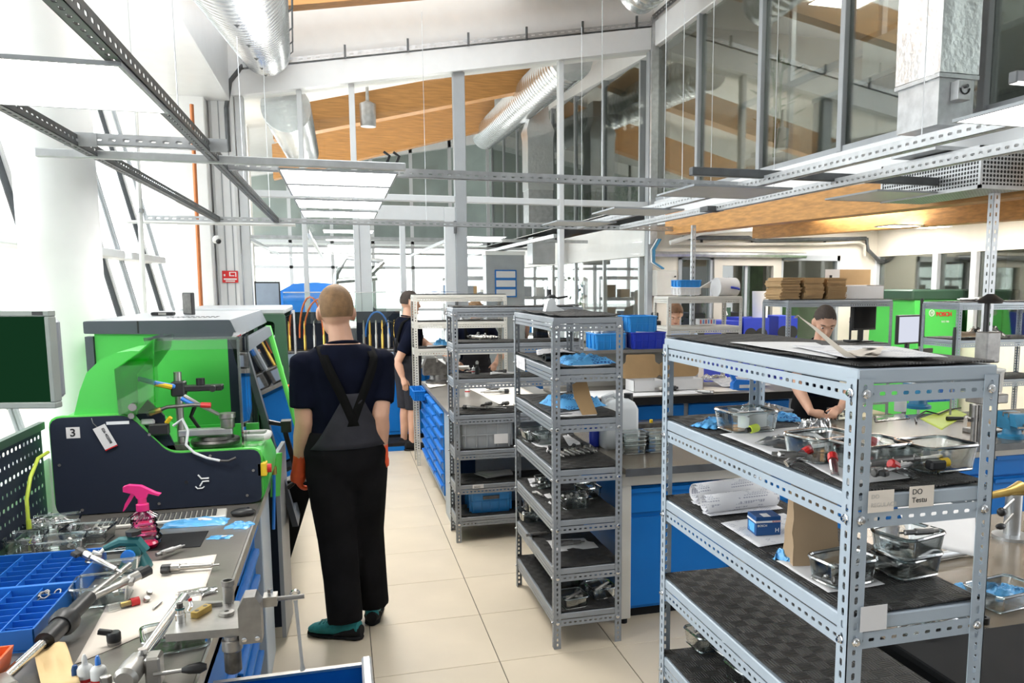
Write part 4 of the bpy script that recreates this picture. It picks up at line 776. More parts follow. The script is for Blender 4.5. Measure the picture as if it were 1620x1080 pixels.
MB().box(-.375, -.335, -.0, .06, 1.0, 1.06, b=.004).build('stop_housing', 'yellow', t, smooth=False); MB().cyl((-.335, .03, 1.03), (-.318, .03, 1.03), .02).build('stop_button', 'red', t)
for x, z in ((-1.13, 1.10), (-.79, 1.21), (-.56, 1.105), (-.39, 1.03), (-.42, .92), (-.77, .91), (-1.06, .905)): MB().cyl((x, -.004, z), (x, .002, z), .006, n=8).build('screw', 'steel', t)
MB().cyl((-.66, -.002, .995), (-.66, .004, .995), .008, n=10).build('hole_plug', 'black_plastic', t)
m = MB(); m.tube([(-.612, -.003, 1.025), (-.60, -.003, 1.008), (-.57, -.003, 1.008)], .0035, 6); m.tube([(-.57, -.003, .995), (-.595, -.003, .995), (-.607, -.003, .975)], .0035, 6); m.tube([(-.625, -.003, .975), (-.617, -.003, .965), (-.597, -.003, .966), (-.59, -.003, .973)], .003, 6); m.build('emblem', 'lettering_white', t)
p = GY(104, 676, yS); o = MB().box(p.x, p.x+.05, -.001, 0, p.z-.046, p.z).build('number_tag', 'paper', t, smooth=False); text('3', .045, 'black_ink', o, (p.x+.013, -.0015, p.z-.038), FACE_CAM, bold=.0008)
tg = MB().box(-.025, .025, -.002, 0, -.1, 0).build('hang_tag', 'paper', t, (-.975, -.006, 1.255), (0, -.42, 0), smooth=False); MB().box(-.025, .025, -.003, 0, -.103, -.098).build('tag_edge', 'red', tg, smooth=False); text('026 402008', .015, 'black_ink', tg, (.004, -.003, -.012), (PI/2, PI/2, 0))
MB().tube([(-1.0, -.004, 1.29), (-.995, -.008, 1.27), (-.98, -.006, 1.25)], .0015, 5).build('tag_string', 'steel', t)
p = GY(168, 667, yS); MB().box(p.x, p.x+.085, -.001, 0, p.z-.013, p.z).build('type_plate', 'white_haze', t, smooth=False)
# big green test machine with the sliding slanted glass front
def bigmachine(label, x0, y0, y1, window=False):
    t = thing('test_machine', label, 'test machine', (0, y0, 0)); d = y1-y0; xt, xb = x0+.66, x0+.86
    side = [(x0+.04, .8), (x0+.04, 1.60), (xt-.02, 1.60), (xt-.02, .8)]
    if not window:
        MB().prism(side, 'y', 0, .03).build('side_panel', 'green', t, smooth=False)
        MB().prism([(xt-.02, 1.6), (xt-.02, .0), (xb-.02, .0), (xb-.02, .7)], 'y', 0, .03).build('front_cheek', 'navy_panel', t, smooth=False); MB().box(x0+.04, xt-.02, 0, .03, .0, .8).build('lower_side', 'navy_panel', t, smooth=False)
        MB().box(x0, x0+.035, -.01, .05, .9, 1.585).build('rear_post', 'cap_grey', t, smooth=False)
    else:
        fr = [(x0+.04, .7), (x0+.04, 1.60), (xt-.0, 1.60), (xb-.0, .7)]
        MB().box(x0+.04, xt-.28, 0, .05, .7, 1.6).build('side_frame', 'green_dark', t, smooth=False); MB().box(xt-.28, xt+.02, 0, .05, 1.50, 1.62).build('side_frame', 'green_dark', t, smooth=False)
        MB().prism([(xt-.10, 1.5), (xt+.02, 1.5), (xb-.02, .75), (xb-.10, .66), (xb-.12, 1.0)], 'y', 0, .05).build('side_frame', 'green_dark', t, smooth=False); MB().prism([(xt-.28, 1.14), (xt-.06, 1.02), (xt-.06, .9), (xt-.28, .9)], 'y', 0, .05).build('side_frame', 'green_dark', t, smooth=False)
        MB().box(xt-.28, xt-.1, .01, .016, 1.05, 1.5).build('side_window', 'pane_smoke', t, smooth=False)
        for k in range(9): MB().tube([(xt-.27+.02*k, .1, 1.06+.05*(k % 3)), (xt-.25+.015*k, .15, 1.3), (xt-.2+.01*k, .2, 1.1+.04*(k % 5))], .012, 6).build('inner_hose', ('steel', 'black_plastic', 'car_blue')[k % 3], t)
        MB().prism([(xt-.05, .98), (xt+.10, 1.0), (xt+.2, .95), (xt+.22, .7), (xt-.02, .6)], 'y', -.25, .0).build('side_housing', 'green', t, ang=25)
        MB().cyl((xt+.18, -.26, .93), (xt+.24, -.26, .93), .02).build('stop_button', 'orange', t)
    MB().box(x0+.04, xb-.12, .03, d, .0, .72).build('lower_body', 'green_dark', t, smooth=False); MB().box(x0+.04, x0+.3, .03, d, .72, 1.6).build('rear_body', 'green', t, smooth=False)
    MB().box(x0+.3, xt-.05, d-.05, d, .72, 1.6).build('far_wall', 'green_dark', t, smooth=False); MB().box(x0+.3, xb-.1, .05, d-.05, .72, .76).build('chamber_floor', 'steel', t, smooth=False)
    # cap with two panels
    MB().prism(rounded([(x0, 1.60), (x0, 1.66), (xt, 1.66), (xt+.03, 1.585), (xt-.02, 1.585)], .008), 'y', -.02, .01).build('cap_face', 'cap_grey', t, smooth=False)
    MB().box(x0, xt, .01, d, 1.60, 1.66, b=.004).build('cap', 'top_grey', t, smooth=False); MB().box(x0+.235, x0+.242, -.022, -.018, 1.60, 1.66).build('cap_joint', 'black_plastic', t, smooth=False)
    MB().prism([(xt, 1.66), (xt+.035, 1.575), (xt+.02, 1.565), (xt-.02, 1.6)], 'y', .0, d).build('brow', 'cap_grey', t, smooth=False)
    vm = MB().box(0, .012, 0, .05, 0, .002).mesh('vent_slot', 'black_plastic', smooth=False)
    for k in range(10):
        for r in range(2): put('vent_slot', vm, t, (x0+.3+.026*k, .35+.1*r, 1.66))
    # slanted front: frame, glass, light strip, handle
    def sl(z): return xt+.03+(xb-xt)*(1.60-z)/.9
    def fr_(ya, yb, za, zb, t0, t1, nm, mt): return MB().loft([[(sl(za)+t0, ya, za), (sl(za)+t1, ya, za), (sl(za)+t1, yb, za), (sl(za)+t0, yb, za)], [(sl(zb)+t0, ya, zb), (sl(zb)+t1, ya, zb), (sl(zb)+t1, yb, zb), (sl(zb)+t0, yb, zb)]]).build(nm, mt, t, smooth=False)
    fr_(.0, .07, .55, 1.55, -.01, .02, 'door_stile', 'cap_grey'); fr_(d-.09, d, .55, 1.55, -.01, .02, 'door_stile', 'green_edge'); fr_(.07, d-.09, .55, .62, -.01, .02, 'door_rail', 'cap_grey'); fr_(.07, d-.09, 1.49, 1.55, -.01, .02, 'door_rail', 'cap_grey')
    fr_(.07, d-.09, .62, 1.49, .0, .006, 'door_glass', 'pane_smoke'); fr_(d*.55, d*.58, .66, 1.4, -.1, -.08, 'light_strip', 'strip_light')
    for k in range(5): MB().box(xt-.2, xt-.05, .2+k*d/6, .3+k*d/6, .8, 1.25+.04*(k % 2)).build('pump_unit', ('steel', 'black_plastic', 'car_blue')[k % 3], t, smooth=False)
    hz = [(sl(1.12)+.02, 1.12), (sl(1.12)+.09, 1.10), (sl(.82)+.09, .80), (sl(.78)+.02, .76)]
    if not window: MB().tube([(hz[0][0], .02, hz[0][1]), (hz[1][0], .04, hz[1][1]), ((hz[1][0]+hz[2][0])/2, .04, (hz[1][1]+hz[2][1])/2), (hz[2][0], .04, hz[2][1]), (hz[3][0], .02, hz[3][1])], .014, 8).build('door_handle', 'black_plastic', t); MB().box(hz[1][0]-.01, hz[1][0]+.04, .02, .1, 1.06, 1.12).build('handle_block', 'black_plastic', t, smooth=False)
    return t
m1 = bigmachine('large green test machine with grey cap and slanted smoked glass front at left', -1.2, 4.5, 6.2)
t = thing('test_machine', 'second large test machine farther back with a dark frame and side window', 'test machine', (0, 6.5, 0)); d = 1.1
for nm, b_, mt in (('body', (-1.1, -.62, 0, d, 0, 1.62), 'green_dark'), ('base', (-.62, -.42, .1, d, 0, .9), 'green_dark'), ('rear_wall', (-.62, -.42, d-.05, d, .9, 1.62), 'green_dark')): MB().box(*b_).build(nm, mt, t, smooth=False)
MB().box(-1.12, -.40, -.01, d, 1.62, 1.665, b=.01).build('cap', 'top_grey', t, smooth=False)
fr = MB(); O_ = rounded([(-.625, .86), (-.625, 1.625), (-.40, 1.625), (-.385, 1.0), (-.43, .86)], .03, 4); I_ = rounded([(-.60, 1.31), (-.60, 1.575), (-.475, 1.565), (-.482, 1.31), (-.52, 1.29)], .03, 4)
n_ = len(O_); fr.add([(x, y, z) for y in (0, .04) for x, z in O_+I_], [(i, (i+1) % n_, n_+(i+1) % n_, n_+i) for i in range(n_)]+[(i+2*n_, (i+1) % n_+2*n_, n_+(i+1) % n_+2*n_, n_+i+2*n_) for i in range(n_)]+[(i, (i+1) % n_, (i+1) % n_+2*n_, i+2*n_) for i in range(n_)]+[(n_+i, n_+(i+1) % n_, n_+(i+1) % n_+2*n_, n_+i+2*n_) for i in range(n_)])
fr.build('side_frame', 'green_dark', t, smooth=False); MB().box(-.61, -.47, .045, .05, 1.28, 1.58).build('side_window', 'pane_smoke', t, smooth=False)
rnd = random.Random(12)
for k in range(12): q = [(-.6+.11*rnd.random(), .1+.25*rnd.random(), 1.29+.28*rnd.random()) for _ in range(3)]; MB().tube(q, .011, 6).build('inner_hose', ('steel', 'black_plastic', 'white_haze', 'chrome')[k % 4], t)
MB().box(-.40, -.392, .04, d-.05, .98, 1.60).build('front_glass', 'pane_smoke', t, smooth=False); MB().box(-.41, -.385, d-.06, d, .9, 1.62).build('front_stile', 'galv_light', t, smooth=False); MB().box(-.43, -.42, .3, .34, 1.0, 1.58).build('light_strip', 'strip_light', t, smooth=False); MB().box(-.43, -.385, .0, d, .9, .98).build('front_sill', 'galv_light', t, smooth=False)
MB().prism(rounded([(-.56, .72), (-.56, 1.25), (-.50, 1.285), (-.43, 1.25), (-.42, 1.2), (-.425, .78), (-.47, .72)], .04, 4), 'y', -.32, -.05).build('side_housing', 'green', t, ang=25); MB().box(-.6, -.46, -.05, .1, .7, 1.2).build('housing_mount', 'green_dark', t, smooth=False); MB().box(-.55, -.44, -.3, -.05, 0, .72).build('housing_leg', 'green_dark', t, smooth=False)
MB().lathe([(.018, 0), (.022, .02), (.022, .05), (.0, .055)], (-.425, -.2, 1.09), 14, d=(1, 0, 0)).build('stop_button', 'orange', t); MB().lathe([(.02, 0), (.02, .02)], (-.44, -.2, 1.09), 14, d=(1, 0, 0)).build('button_base', 'lime', t)
p = GZ(313, 487, 1.66); t = thing('small_screen', 'small black handheld screen standing on the large green machine', 'screen', (-.86, 5.3, 1.662)); MB().box(-.05, .05, -.01, .012, .0, .13, b=.004).build('casing', 'black_plastic', t, rot=(0, 0, -.9), smooth=False); MB().box(-.045, .045, -.012, -.01, .008, .122).build('screen', 'steel_dark', t, rot=(0, 0, -.9), smooth=False)
t = thing('black_case', 'flat black case lying on the large green machine', 'case', (-.98, 5.2, 1.662)); MB().box(-.06, .06, -.03, .03, 0, .02, b=.005).build('body', 'black_plastic', t, smooth=False); MB().box(-.02, .02, -.034, -.03, .004, .016).build('clasp', 'steel', t, smooth=False)
# swung-out lower door of the big machine and the leaning black board
t = m1; dy_ = -4.5
a, b = GZ(452, 915, .02), GZ(408, 760, .66)
MB().loft([[(x, y, .03), (x+.02, y, .03), (x+.02, y, 1.0), (x, y, 1.0)] for x, y in ((-.345, -.22), (-.33, .1))]).build('swung_door', 'shelf_grey', t, smooth=False)
MB().loft([[(x, y, .78), (x+.02, y, .78), (x+.04, y, 1.0), (x+.02, y, 1.0)] for x, y in ((-.37, -.24), (-.345, -.22))]).build('door_edge', 'green_edge', t, smooth=False)
MB().tube([(-.345, -.26, .92), (-.35, -.26, .8), (-.36, -.26, .62)], .008, 8).build('gas_strut', 'car_blue', t); MB().cyl((-.345, -.26, .90), (-.345, -.26, .94), .014).build('strut_end', 'brass', t)
t = thing('leaning_board', 'tall black board leaning out into the aisle beside the man\'s leg', 'panel', (0, 0, 0))
P0 = [GY(440, 760, 4.75), GY(497, 762, 4.75), GY(453, 905, 4.75), GY(440, 905, 4.75)]
MB().loft([[Vector(p) for p in P0], [Vector(p)+V(.0, .03, 0) for p in P0]]).build('panel_sheet', 'black_matte', t, smooth=False)
# green machine at the right with lettering
YM = 9.0
def q_(x, y, Y=YM): return GY(x, y, Y)
a, b, c_ = q_(1447, 475), q_(1507, 475), q_(1465, 650)
t = thing('test_machine', 'bright green test machine with red lettering at the right', 'test machine', (a.x, YM, 0)); w = b.x-a.x
MB().loft([[(-.05, -.2, .1), (w+.0, -.2, .1), (w+.0, .9, .1), (-.05, .9, .1)], [(-.05, -.2, .5), (w, -.2, .5), (w, .9, .5), (-.05, .9, .5)], [(.0, 0, a.z), (w+.12, 0, a.z), (w+.12, .9, a.z), (0, .9, a.z)]]).build('body', 'green', t, smooth=False)
MB().box(w+.1, w+1.1, .3, .9, .1, a.z).build('rear_body', 'green', t, smooth=False); MB().box(-.05, w+1.1, -.02, .95, a.z, a.z+.14, b=.02).build('cap', 'green_dark', t, smooth=False)
sl_ = math.atan2(.2, a.z-.5)
def onm(x, y):
    p = q_(x, y, YM-.06)-Vector((a.x, YM, 0)); return (p.x, -.2*(a.z-p.z)/(a.z-.5)-.004, p.z)
text('BOSCH', .075, 'red', t, onm(1483, 500), (PI/2-sl_, 0, 0), 'lettering', .002, bold=.003); text('DCI 700', .034, 'lettering_white', t, onm(1490, 510), (PI/2-sl_, 0, 0), 'lettering', .002)
o = onm(1476, 495); MB().tube([Vector(o)+V(.04*math.cos(k*PI/8), -.004, .04*math.sin(k*PI/8)) for k in range(17)], .005, 6).build('emblem', 'lettering_white', t); MB().box(o[0]-.018, o[0]-.01, o[1]-.01, o[1], o[2]-.024, o[2]+.024).box(o[0]+.01, o[0]+.018, o[1]-.01, o[1], o[2]-.024, o[2]+.024).box(o[0]-.018, o[0]+.018, o[1]-.01, o[1], o[2]-.005, o[2]+.005).build('emblem', 'lettering_white', t, smooth=False)
for k in range(3): MB().box(w+.2, w+.62, .29, .3, .95-.09*k, .985-.09*k).build('vent_slot', 'black_plastic', t, smooth=False); MB().box(w+.66, w+1.05, .29, .3, .95-.09*k, .985-.09*k).build('vent_slot', 'black_plastic', t, smooth=False)
MB().cyl((w+.16, .28, 1.4), (w+.16, .3, 1.4), .025).build('lock', 'black_plastic', t)
p = q_(1440, 515, 7.6); t = monitor('lit flat monitor on a pole in front of the green machine with red lettering', (p.x, 7.6, p.z-.32), .25, .46, .32, 'screen_lit', 'black_plastic'); MB().cyl((.0, .03, -1.2), (0, .03, .2), .025).build('pole', 'galv_dark', t); MB().box(-.2, .2, -.2, .2, -1.32, -1.2).build('pole_base', 'black_matte', t, smooth=False)
MB().cyl((.02, -.12, .1), (.02, -.12, .62), .018).build('arm_rod', 'black_plastic', t); MB().cyl((.02, -.12, -.15), (.02, -.12, .1), .014).build('arm_rod', 'steel', t); MB().box(-.2, .25, -.12, -.08, .02, .07).build('arm', 'black_plastic', t, smooth=False)
# ================================================================ small things: builders
def rrect(a, b, r, n=4):
    out = []
    for cx, cy, s0 in ((a-r, b-r, 0), (-a+r, b-r, PI/2), (-a+r, -b+r, PI), (a-r, -b+r, 1.5*PI)):
        for k in range(n+1): t_ = s0+PI/2*k/n; out.append((cx+r*math.cos(t_), cy+r*math.sin(t_)))
    return out
_tub = {}
def tub_meshes(sx, sy, h):
    k = (sx, sy, h)
    if k not in _tub:
        def R(f, z): return [(x*f, y*f, z) for x, y in rrect(sx/2, sy/2, .022)]
        m = MB().loft([R(.86, .004), R(.88, 0), R(.90, .004), R(1., h), R(.965, h), R(.87, .008), R(.84, .008)], cap=True)
        rim = MB(); rim.tube([Vector(p) for p in R(.985, h)]+[Vector(R(.985, h)[0])], .0042, 6); base = MB(); base.tube([Vector(p) for p in R(.885, .003)]+[Vector(R(.885, .003)[0])], .003, 5)
        _tub[k] = (m.mesh('bowl', 'tub_glass'), rim.mesh('rim', 'rim_glass'), base.mesh('base_edge', 'rim_glass'))
    return _tub[k]
def tub(label, loc, a=0, sx=.16, sy=.12, h=.055, group=None, cat='glass tub'):
    t = thing('glass_tub', label, cat, loc, math.radians(a), group); w, r, b = tub_meshes(sx, sy, h); put('bowl', w, t); put('rim', r, t); put('base_edge', b, t); return t
def injector_kind(k):
    parts = []
    if k == 0:      # long common-rail injector, silver with black head
        parts = [('body', MB().lathe([(.004, 0), (.004, .02), (.0085, .024), (.0085, .075), (.0095, .078), (.0095, .12), (.013, .124), (.013, .15), (.010, .153), (.010, .165)], n=10, d=(1, 0, 0)), 'steel'), ('coil_cap', MB().lathe([(.0145, .150), (.0145, .178), (.008, .182)], n=10, d=(1, 0, 0)), 'black_plastic'), ('connector', MB().box(.15, .176, .0, .034, -.007, .007, b=.003), 'black_plastic'), ('inlet', MB().cyl((.135, 0, 0), (.112, -.03, .0), .007, n=8), 'iron')]
    elif k == 1:    # stubby black
        parts = [('body', MB().lathe([(.004, 0), (.005, .03), (.009, .035), (.009, .07), (.014, .072), (.014, .1), (.009, .104)], n=10, d=(1, 0, 0)), 'steel_dark'), ('connector', MB().box(.075, .098, .005, .035, -.008, .008, b=.003), 'black_plastic')]
    elif k == 2:    # nozzle holder, dark steel
        parts = [('body', MB().lathe([(.003, 0), (.003, .015), (.008, .018), (.008, .05), (.011, .053), (.011, .11), (.0075, .113), (.0075, .13)], n=10, d=(1, 0, 0)), 'iron'), ('inlet', MB().cyl((.09, 0, 0), (.115, .024, .004), .0065, n=8), 'iron')]
    return parts
_inj = {}
def injector(label, loc, a=0, k=0, s=1., group=None, tilt=0., roll=0.):
    if k not in _inj: _inj[k] = [(n, m.mesh(n, mt), ) for n, m, mt in injector_kind(k)]
    t = thing('injector', label, 'injector', loc, group=group, rot=(roll, tilt, math.radians(a))); t.scale = (s,)*3
    for n, me in _inj[k]: put(n, me, t)
    return t
_nut = None
def nuts(label, loc, n, r, z, group, seed, mat='steel', cat='nut'):
    """small loose fittings lying in a tub, each its own thing"""
    global _nut
    if _nut is None: _nut = [MB().lathe([(.004, 0), (.008, 0), (.008, .008), (.004, .008)], n=6).mesh('nut', 'steel'), MB().lathe([(0, 0), (.006, 0), (.006, .006), (.0035, .007), (.0035, .022), (0, .022)], n=8).mesh('fitting', 'iron'), MB().lathe([(.0, 0), (.009, 0), (.009, .014), (.0, .014)], n=10).mesh('bush', 'steel')]
    rnd = random.Random(seed); c_ = Vector(loc)
    for i in range(n):
        k = rnd.randrange(3); p = c_+V(rnd.uniform(-r[0], r[0]), rnd.uniform(-r[1], r[1]), rnd.uniform(.010, z)); o = put(('nut', 'fitting', 'bush')[k], _nut[k], None, p, (rnd.uniform(0, 6), rnd.uniform(0, 6), rnd.uniform(0, 6))); tag(o, label, cat, group)
def sheet(label, pts, z, mat='paper', wave=.004, name='paper_sheet', cat='paper', n=12, lift=None, group=None, px=True, thick=.0006):
    """a sheet given by its four corners (photo points on the plane z, or points)"""
    P = [GZ(x, y, z) for x, y in pts] if px else [Vector(p) for p in pts]; c_ = sum(P, V(0, 0, 0))/4; sd = c_.x*7+c_.y*3
    def fn(u, v):
        p = P[0]*(1-u)*(1-v)+P[1]*u*(1-v)+P[2]*u*v+P[3]*(1-u)*v-c_; q = wave*(.7+.9*nz(u*2.4+sd, v*2.4, sd))
        return (p.x, p.y, p.z+q+(lift(u, v) if lift else 0))
    o = MB().grid(fn, n, n).build(name, mat, None, c_, fix=False); md = o.modifiers.new('thick', 'SOLIDIFY'); md.thickness = thick; md.offset = 1
    return tag(o, label, cat, group)
def bag(label, loc, sx, sy, h, a=0, mat='bag_blue', crease=1., name='plastic_bag', seed=1, lab=True):
    t = thing(name, label, 'bag', loc, math.radians(a)); n = 26
    def prof(u, v): e = min(1, 6*min(u, 1-u))*min(1, 6*min(v, 1-v)); return e**.6
    def top(u, v): w = .012*nz(u*5, v*5, seed); return ((u-.5)*sx+w, (v-.5)*sy+w, .001+h*prof(u, v)*(.55+.45*nz(u*3+seed, v*3, 2)*crease+.35*abs(nz(u*9, v*9, seed+5))*crease))
    m = MB(); m.grid(top, n, n); m.grid(lambda u, v: (top(u, v)[0], top(u, v)[1], .0), n, n); m.build('film', mat, t, ang=30, fix=False)
    if lab: MB().grid(lambda u, v: (lambda p: (p[0], p[1], p[2]+.0015))(top(.55+.22*u, .35+.25*v)), 6, 6).build('sticker', 'paper', t, fix=False)
    return t
def crate(label, loc, sx, sy, h, mat, a=0, name='plastic_crate', group=None):
    t = thing(name, label, 'crate', loc, math.radians(a), group); w = .006
    def R(f, z): return [(x*f, y*f, z) for x, y in rrect(sx/2, sy/2, .015, 3)]
    MB().loft([R(.93, 0), R(1., h), R(.955, h), R(.89, .008)], cap=True).build('walls', mat, t); m = MB(); m.tube([Vector(p) for p in R(1.01, h-.006)]+[Vector(R(1.01, h-.006)[0])], .007, 6); m.build('rim', mat, t)
    for sgn in (-1, 1):
        for k in range(5): x = -sx*.42+sx*.84*k/4; MB().box(x-.004, x+.004, sgn*sy*.465-.01, sgn*sy*.50+.004*sgn if sgn > 0 else sgn*sy*.465+.01, .01, h*.97).build('rib', mat, t, smooth=False) if sgn > 0 else MB().box(x-.004, x+.004, -sy*.505, -sy*.46, .01, h*.97).build('rib', mat, t, smooth=False)
        for k in range(3): y = -sy*.4+sy*.8*k/2; MB().box(sgn*sx*.482-.012, sgn*sx*.482+.012, y-.004, y+.004, .01, h*.97).build('rib', mat, t, smooth=False)
    MB().box(-sx*.485, sx*.485, -sy*.502, -sy*.47, h*.5, h*.53).build('rib', mat, t, smooth=False)
    return t
def bottle(name, label, loc, prof, mat, cap=None, capm='white_plastic', cat='bottle', band=None, s=1., n=16):
    t = thing(name, label, cat, loc); MB().lathe([(r*s, z*s) for r, z in prof], n=n).build('body', mat, t)
    if cap: MB().lathe([(r*s, z*s) for r, z in cap], n=12).build('cap', capm, t)
    if band: MB().lathe([(band[0]*s+.0006, band[1]*s), (band[0]*s+.0006, band[2]*s)], n=n, cap=False).build('label_band', band[3], t)
    return t
def box_open(label, loc, sx, sy, h, mat, name='carton', cat='carton', a=0, lid=None, lm='card'):
    t = thing(name, label, cat, loc, math.radians(a)); e = .004
    for nm, b_ in (('wall', (0, sx, 0, e, 0, h)), ('wall', (0, sx, sy-e, sy, 0, h)), ('wall', (0, e, 0, sy, 0, h)), ('wall', (sx-e, sx, 0, sy, 0, h)), ('bottom', (0, sx, 0, sy, 0, e))): MB().box(*b_).build(nm, mat, t, smooth=False)
    return t
CL = None
_GZ0 = GZ
def GZ(x, y, z):                                             # keep things on the board they lie on
    p = _GZ0(x, y, z)
    if CL: p.x = min(max(p.x, CL[0]), CL[1]); p.y = min(max(p.y, CL[2]), CL[3])
    return p
ORD = ('first', 'second', 'third', 'fourth', 'fifth', 'sixth', 'seventh', 'eighth')
def P_(x, y, z): return tuple(GZ(x, y, z))
# ================================================================ on the left bench
ZB1 = ZB
# monitor at the left edge on an arm from the tool panel
t = thing('monitor', 'grey framed flat monitor with a dark screen at the left edge', 'monitor', (-1.08, 3.03, 1.44), rot=(0, 0, -.22))
wv, hv = .40, .315
mb = MB()
for b_ in ((-wv/2, wv/2, -.02, .02, 0, .02), (-wv/2, wv/2, -.02, .02, hv-.02, hv), (-wv/2, -wv/2+.016, -.02, .02, .02, hv-.02), (wv/2-.016, wv/2, -.02, .02, .02, hv-.02)): mb.box(*b_, b=.003)
mb.build('bezel', 'bezel_grey', t, smooth=False); MB().box(-wv/2+.016, wv/2-.016, -.012, .015, .02, hv-.02).build('screen', 'screen_dark', t, smooth=False); MB().box(wv/2-.05, wv/2-.018, -.0215, -.02, hv-.015, hv-.004).build('badge', 'black_plastic', t, smooth=False)
MB().box(-wv/2, wv/2, .02, .05, .03, hv-.03, b=.01).build('rear_shell', 'shelf_grey', t, smooth=False); MB().tube([(0, .05, .15), (0, .1, .15), (-.2, .2, .15), (-.82, .2, .15)], .018, 8).build('arm', 'galv_dark', t); MB().box(-.84, -.8, .12, .28, .07, .23).build('wall_plate', 'galv_dark', t, smooth=False)
text('LG', .016, 'steel_dark', t, (-.01, -.021, .003), FACE_CAM)
# compartment box
p = P_(75, 930, ZB); bx0, bx1, by0, by1 = -1.13, -.80, 2.36, 3.06
t = thing('organizer_box', 'blue compartment organizer box with rings in it on the left bench', 'organizer', (bx0, by0, ZB)); sx, sy = bx1-bx0, by1-by0
MB().box(0, sx, 0, sy, 0, .004).build('bottom', 'blue_box', t, smooth=False)
for b_ in ((0, .005, 0, sy), (sx-.005, sx, 0, sy), (0, sx, 0, .005), (0, sx, sy-.005, sy)): MB().box(*b_, .004, .062, b=.002).build('wall', 'blue_box', t, smooth=False)
MB().box(-.004, sx+.004, sy/2-.008, sy/2+.008, .0, .064).build('hinge_wall', 'blue_box', t, smooth=False)
for k in range(1, 4): MB().box(sx*k/4-.0015, sx*k/4+.0015, .005, sy-.005, .004, .056).build('divider', 'blue_box', t, smooth=False)
for k in range(1, 14):
    if k != 7: MB().box(.005, sx-.005, sy*k/14-.0012, sy*k/14+.0012, .004, .05).build('divider', 'blue_box', t, smooth=False)
rnd = random.Random(4)
ring_me = MB().tube([(.011*math.cos(2*PI*k/14), .011*math.sin(2*PI*k/14), 0) for k in range(15)], .0022, 6, cap=False).mesh('ring', 'steel')
for k in range(12): tag(put('metal_ring', ring_me, None, (bx1-.06+rnd.uniform(-.03, .03), by0+.30+rnd.uniform(-.015, .015), ZB+.02+.035*rnd.random()), (rnd.uniform(-1, 1), rnd.uniform(-1, 1), 0)), 'small steel ring in the blue organizer box', 'ring', 'rings in the organizer box')
t = thing('plastic_sheet', 'frosted clear plastic lid standing at the left edge of the bench', 'lid', (-1.135, 2.66, ZB+.065)); MB().loft([[(0, 0, 0), (.006, 0, 0), (.006, .42, 0), (0, .42, 0)], [(-.07, 0, .13), (-.064, 0, .13), (-.064, .42, .13), (-.07, .42, .13)]]).build('panel', 'lid_clear', t, smooth=False); MB().box(.004, .012, .36, .385, .02, .04).build('clip', 'tan_paper', t, smooth=False)
# orange bin
a = P_(0, 1045, ZB); t = thing('orange_bin', 'orange plastic parts bin in the lower left corner', 'bin', (-.90, 2.13, ZB)); 
MB().loft([[(-.1, -.09, 0), (.085, -.09, 0), (.085, .09, 0), (-.1, .09, 0)], [(-.1, -.1, .075), (.10, -.1, .075), (.10, .1, .075), (-.1, .1, .075)], [(-.095, -.094, .075), (.094, -.094, .075), (.094, .094, .075), (-.095, .094, .075)], [(-.095, -.085, .006), (.08, -.085, .006), (.08, .085, .006), (-.095, .085, .006)]]).build('walls', 'orange', t, smooth=False); MB().box(-.095, .09, -.003, .003, .005, .06).build('divider', 'orange', t, smooth=False)
# glass tubs
for lb, x, y, a, sx, sy, h, sd in (('glass tub of blue bagged parts beside the tool panel', 85, 840, 10, .19, .13, .05, 1), ('glass tub of small brass fittings in front of the keyboard', 140, 855, -6, .17, .13, .05, 2), ('empty looking glass tub behind the blue organizer', 95, 872, 8, .17, .11, .05, 3), ('glass tub at the left edge behind the organizer', 42, 868, 8, .13, .13, .05, 6),
        ('glass tub with a silver injector across it, nearest on the left bench', 165, 948, 4, .16, .14, .06, 4), ('glass tub behind the one with the silver injector, by the teal clamp', 185, 905, 4, .16, .12, .06, 5)):
    p = GZ(x, y, ZB); tub(lb, (p.x, p.y, ZB+.001), a, sx, sy, h); nuts('loose metal fitting in the glass tub %s' % {1: 'beside the tool panel', 2: 'in front of the keyboard', 3: 'right behind the blue organizer', 6: 'at the left edge behind the organizer', 4: 'with the silver injector across it', 5: 'beside the teal clamp'}[sd], (p.x, p.y, ZB+.012), 14 if sd in (1, 2) else 6, (.05, .035), .03, 'loose fittings on the left bench', sd)
bag('small pale blue bag of parts in the tub by the tool panel', P_(70, 830, ZB+.03), .12, .07, .03, 20, 'bag_clear', name='parts_bag', seed=3)
PA, PB = GZ(150, 872, ZB+.10), GZ(198, 905, ZB+.10)
injector('silver injector leaning across the far tub on the left bench', P_(193, 905, ZB+.075), 150, 0, .95, tilt=-.35); injector('long silver injector lying across the near tub on the left bench', P_(128, 955, ZB+.04), 38, 0, 1.15, tilt=-.22)
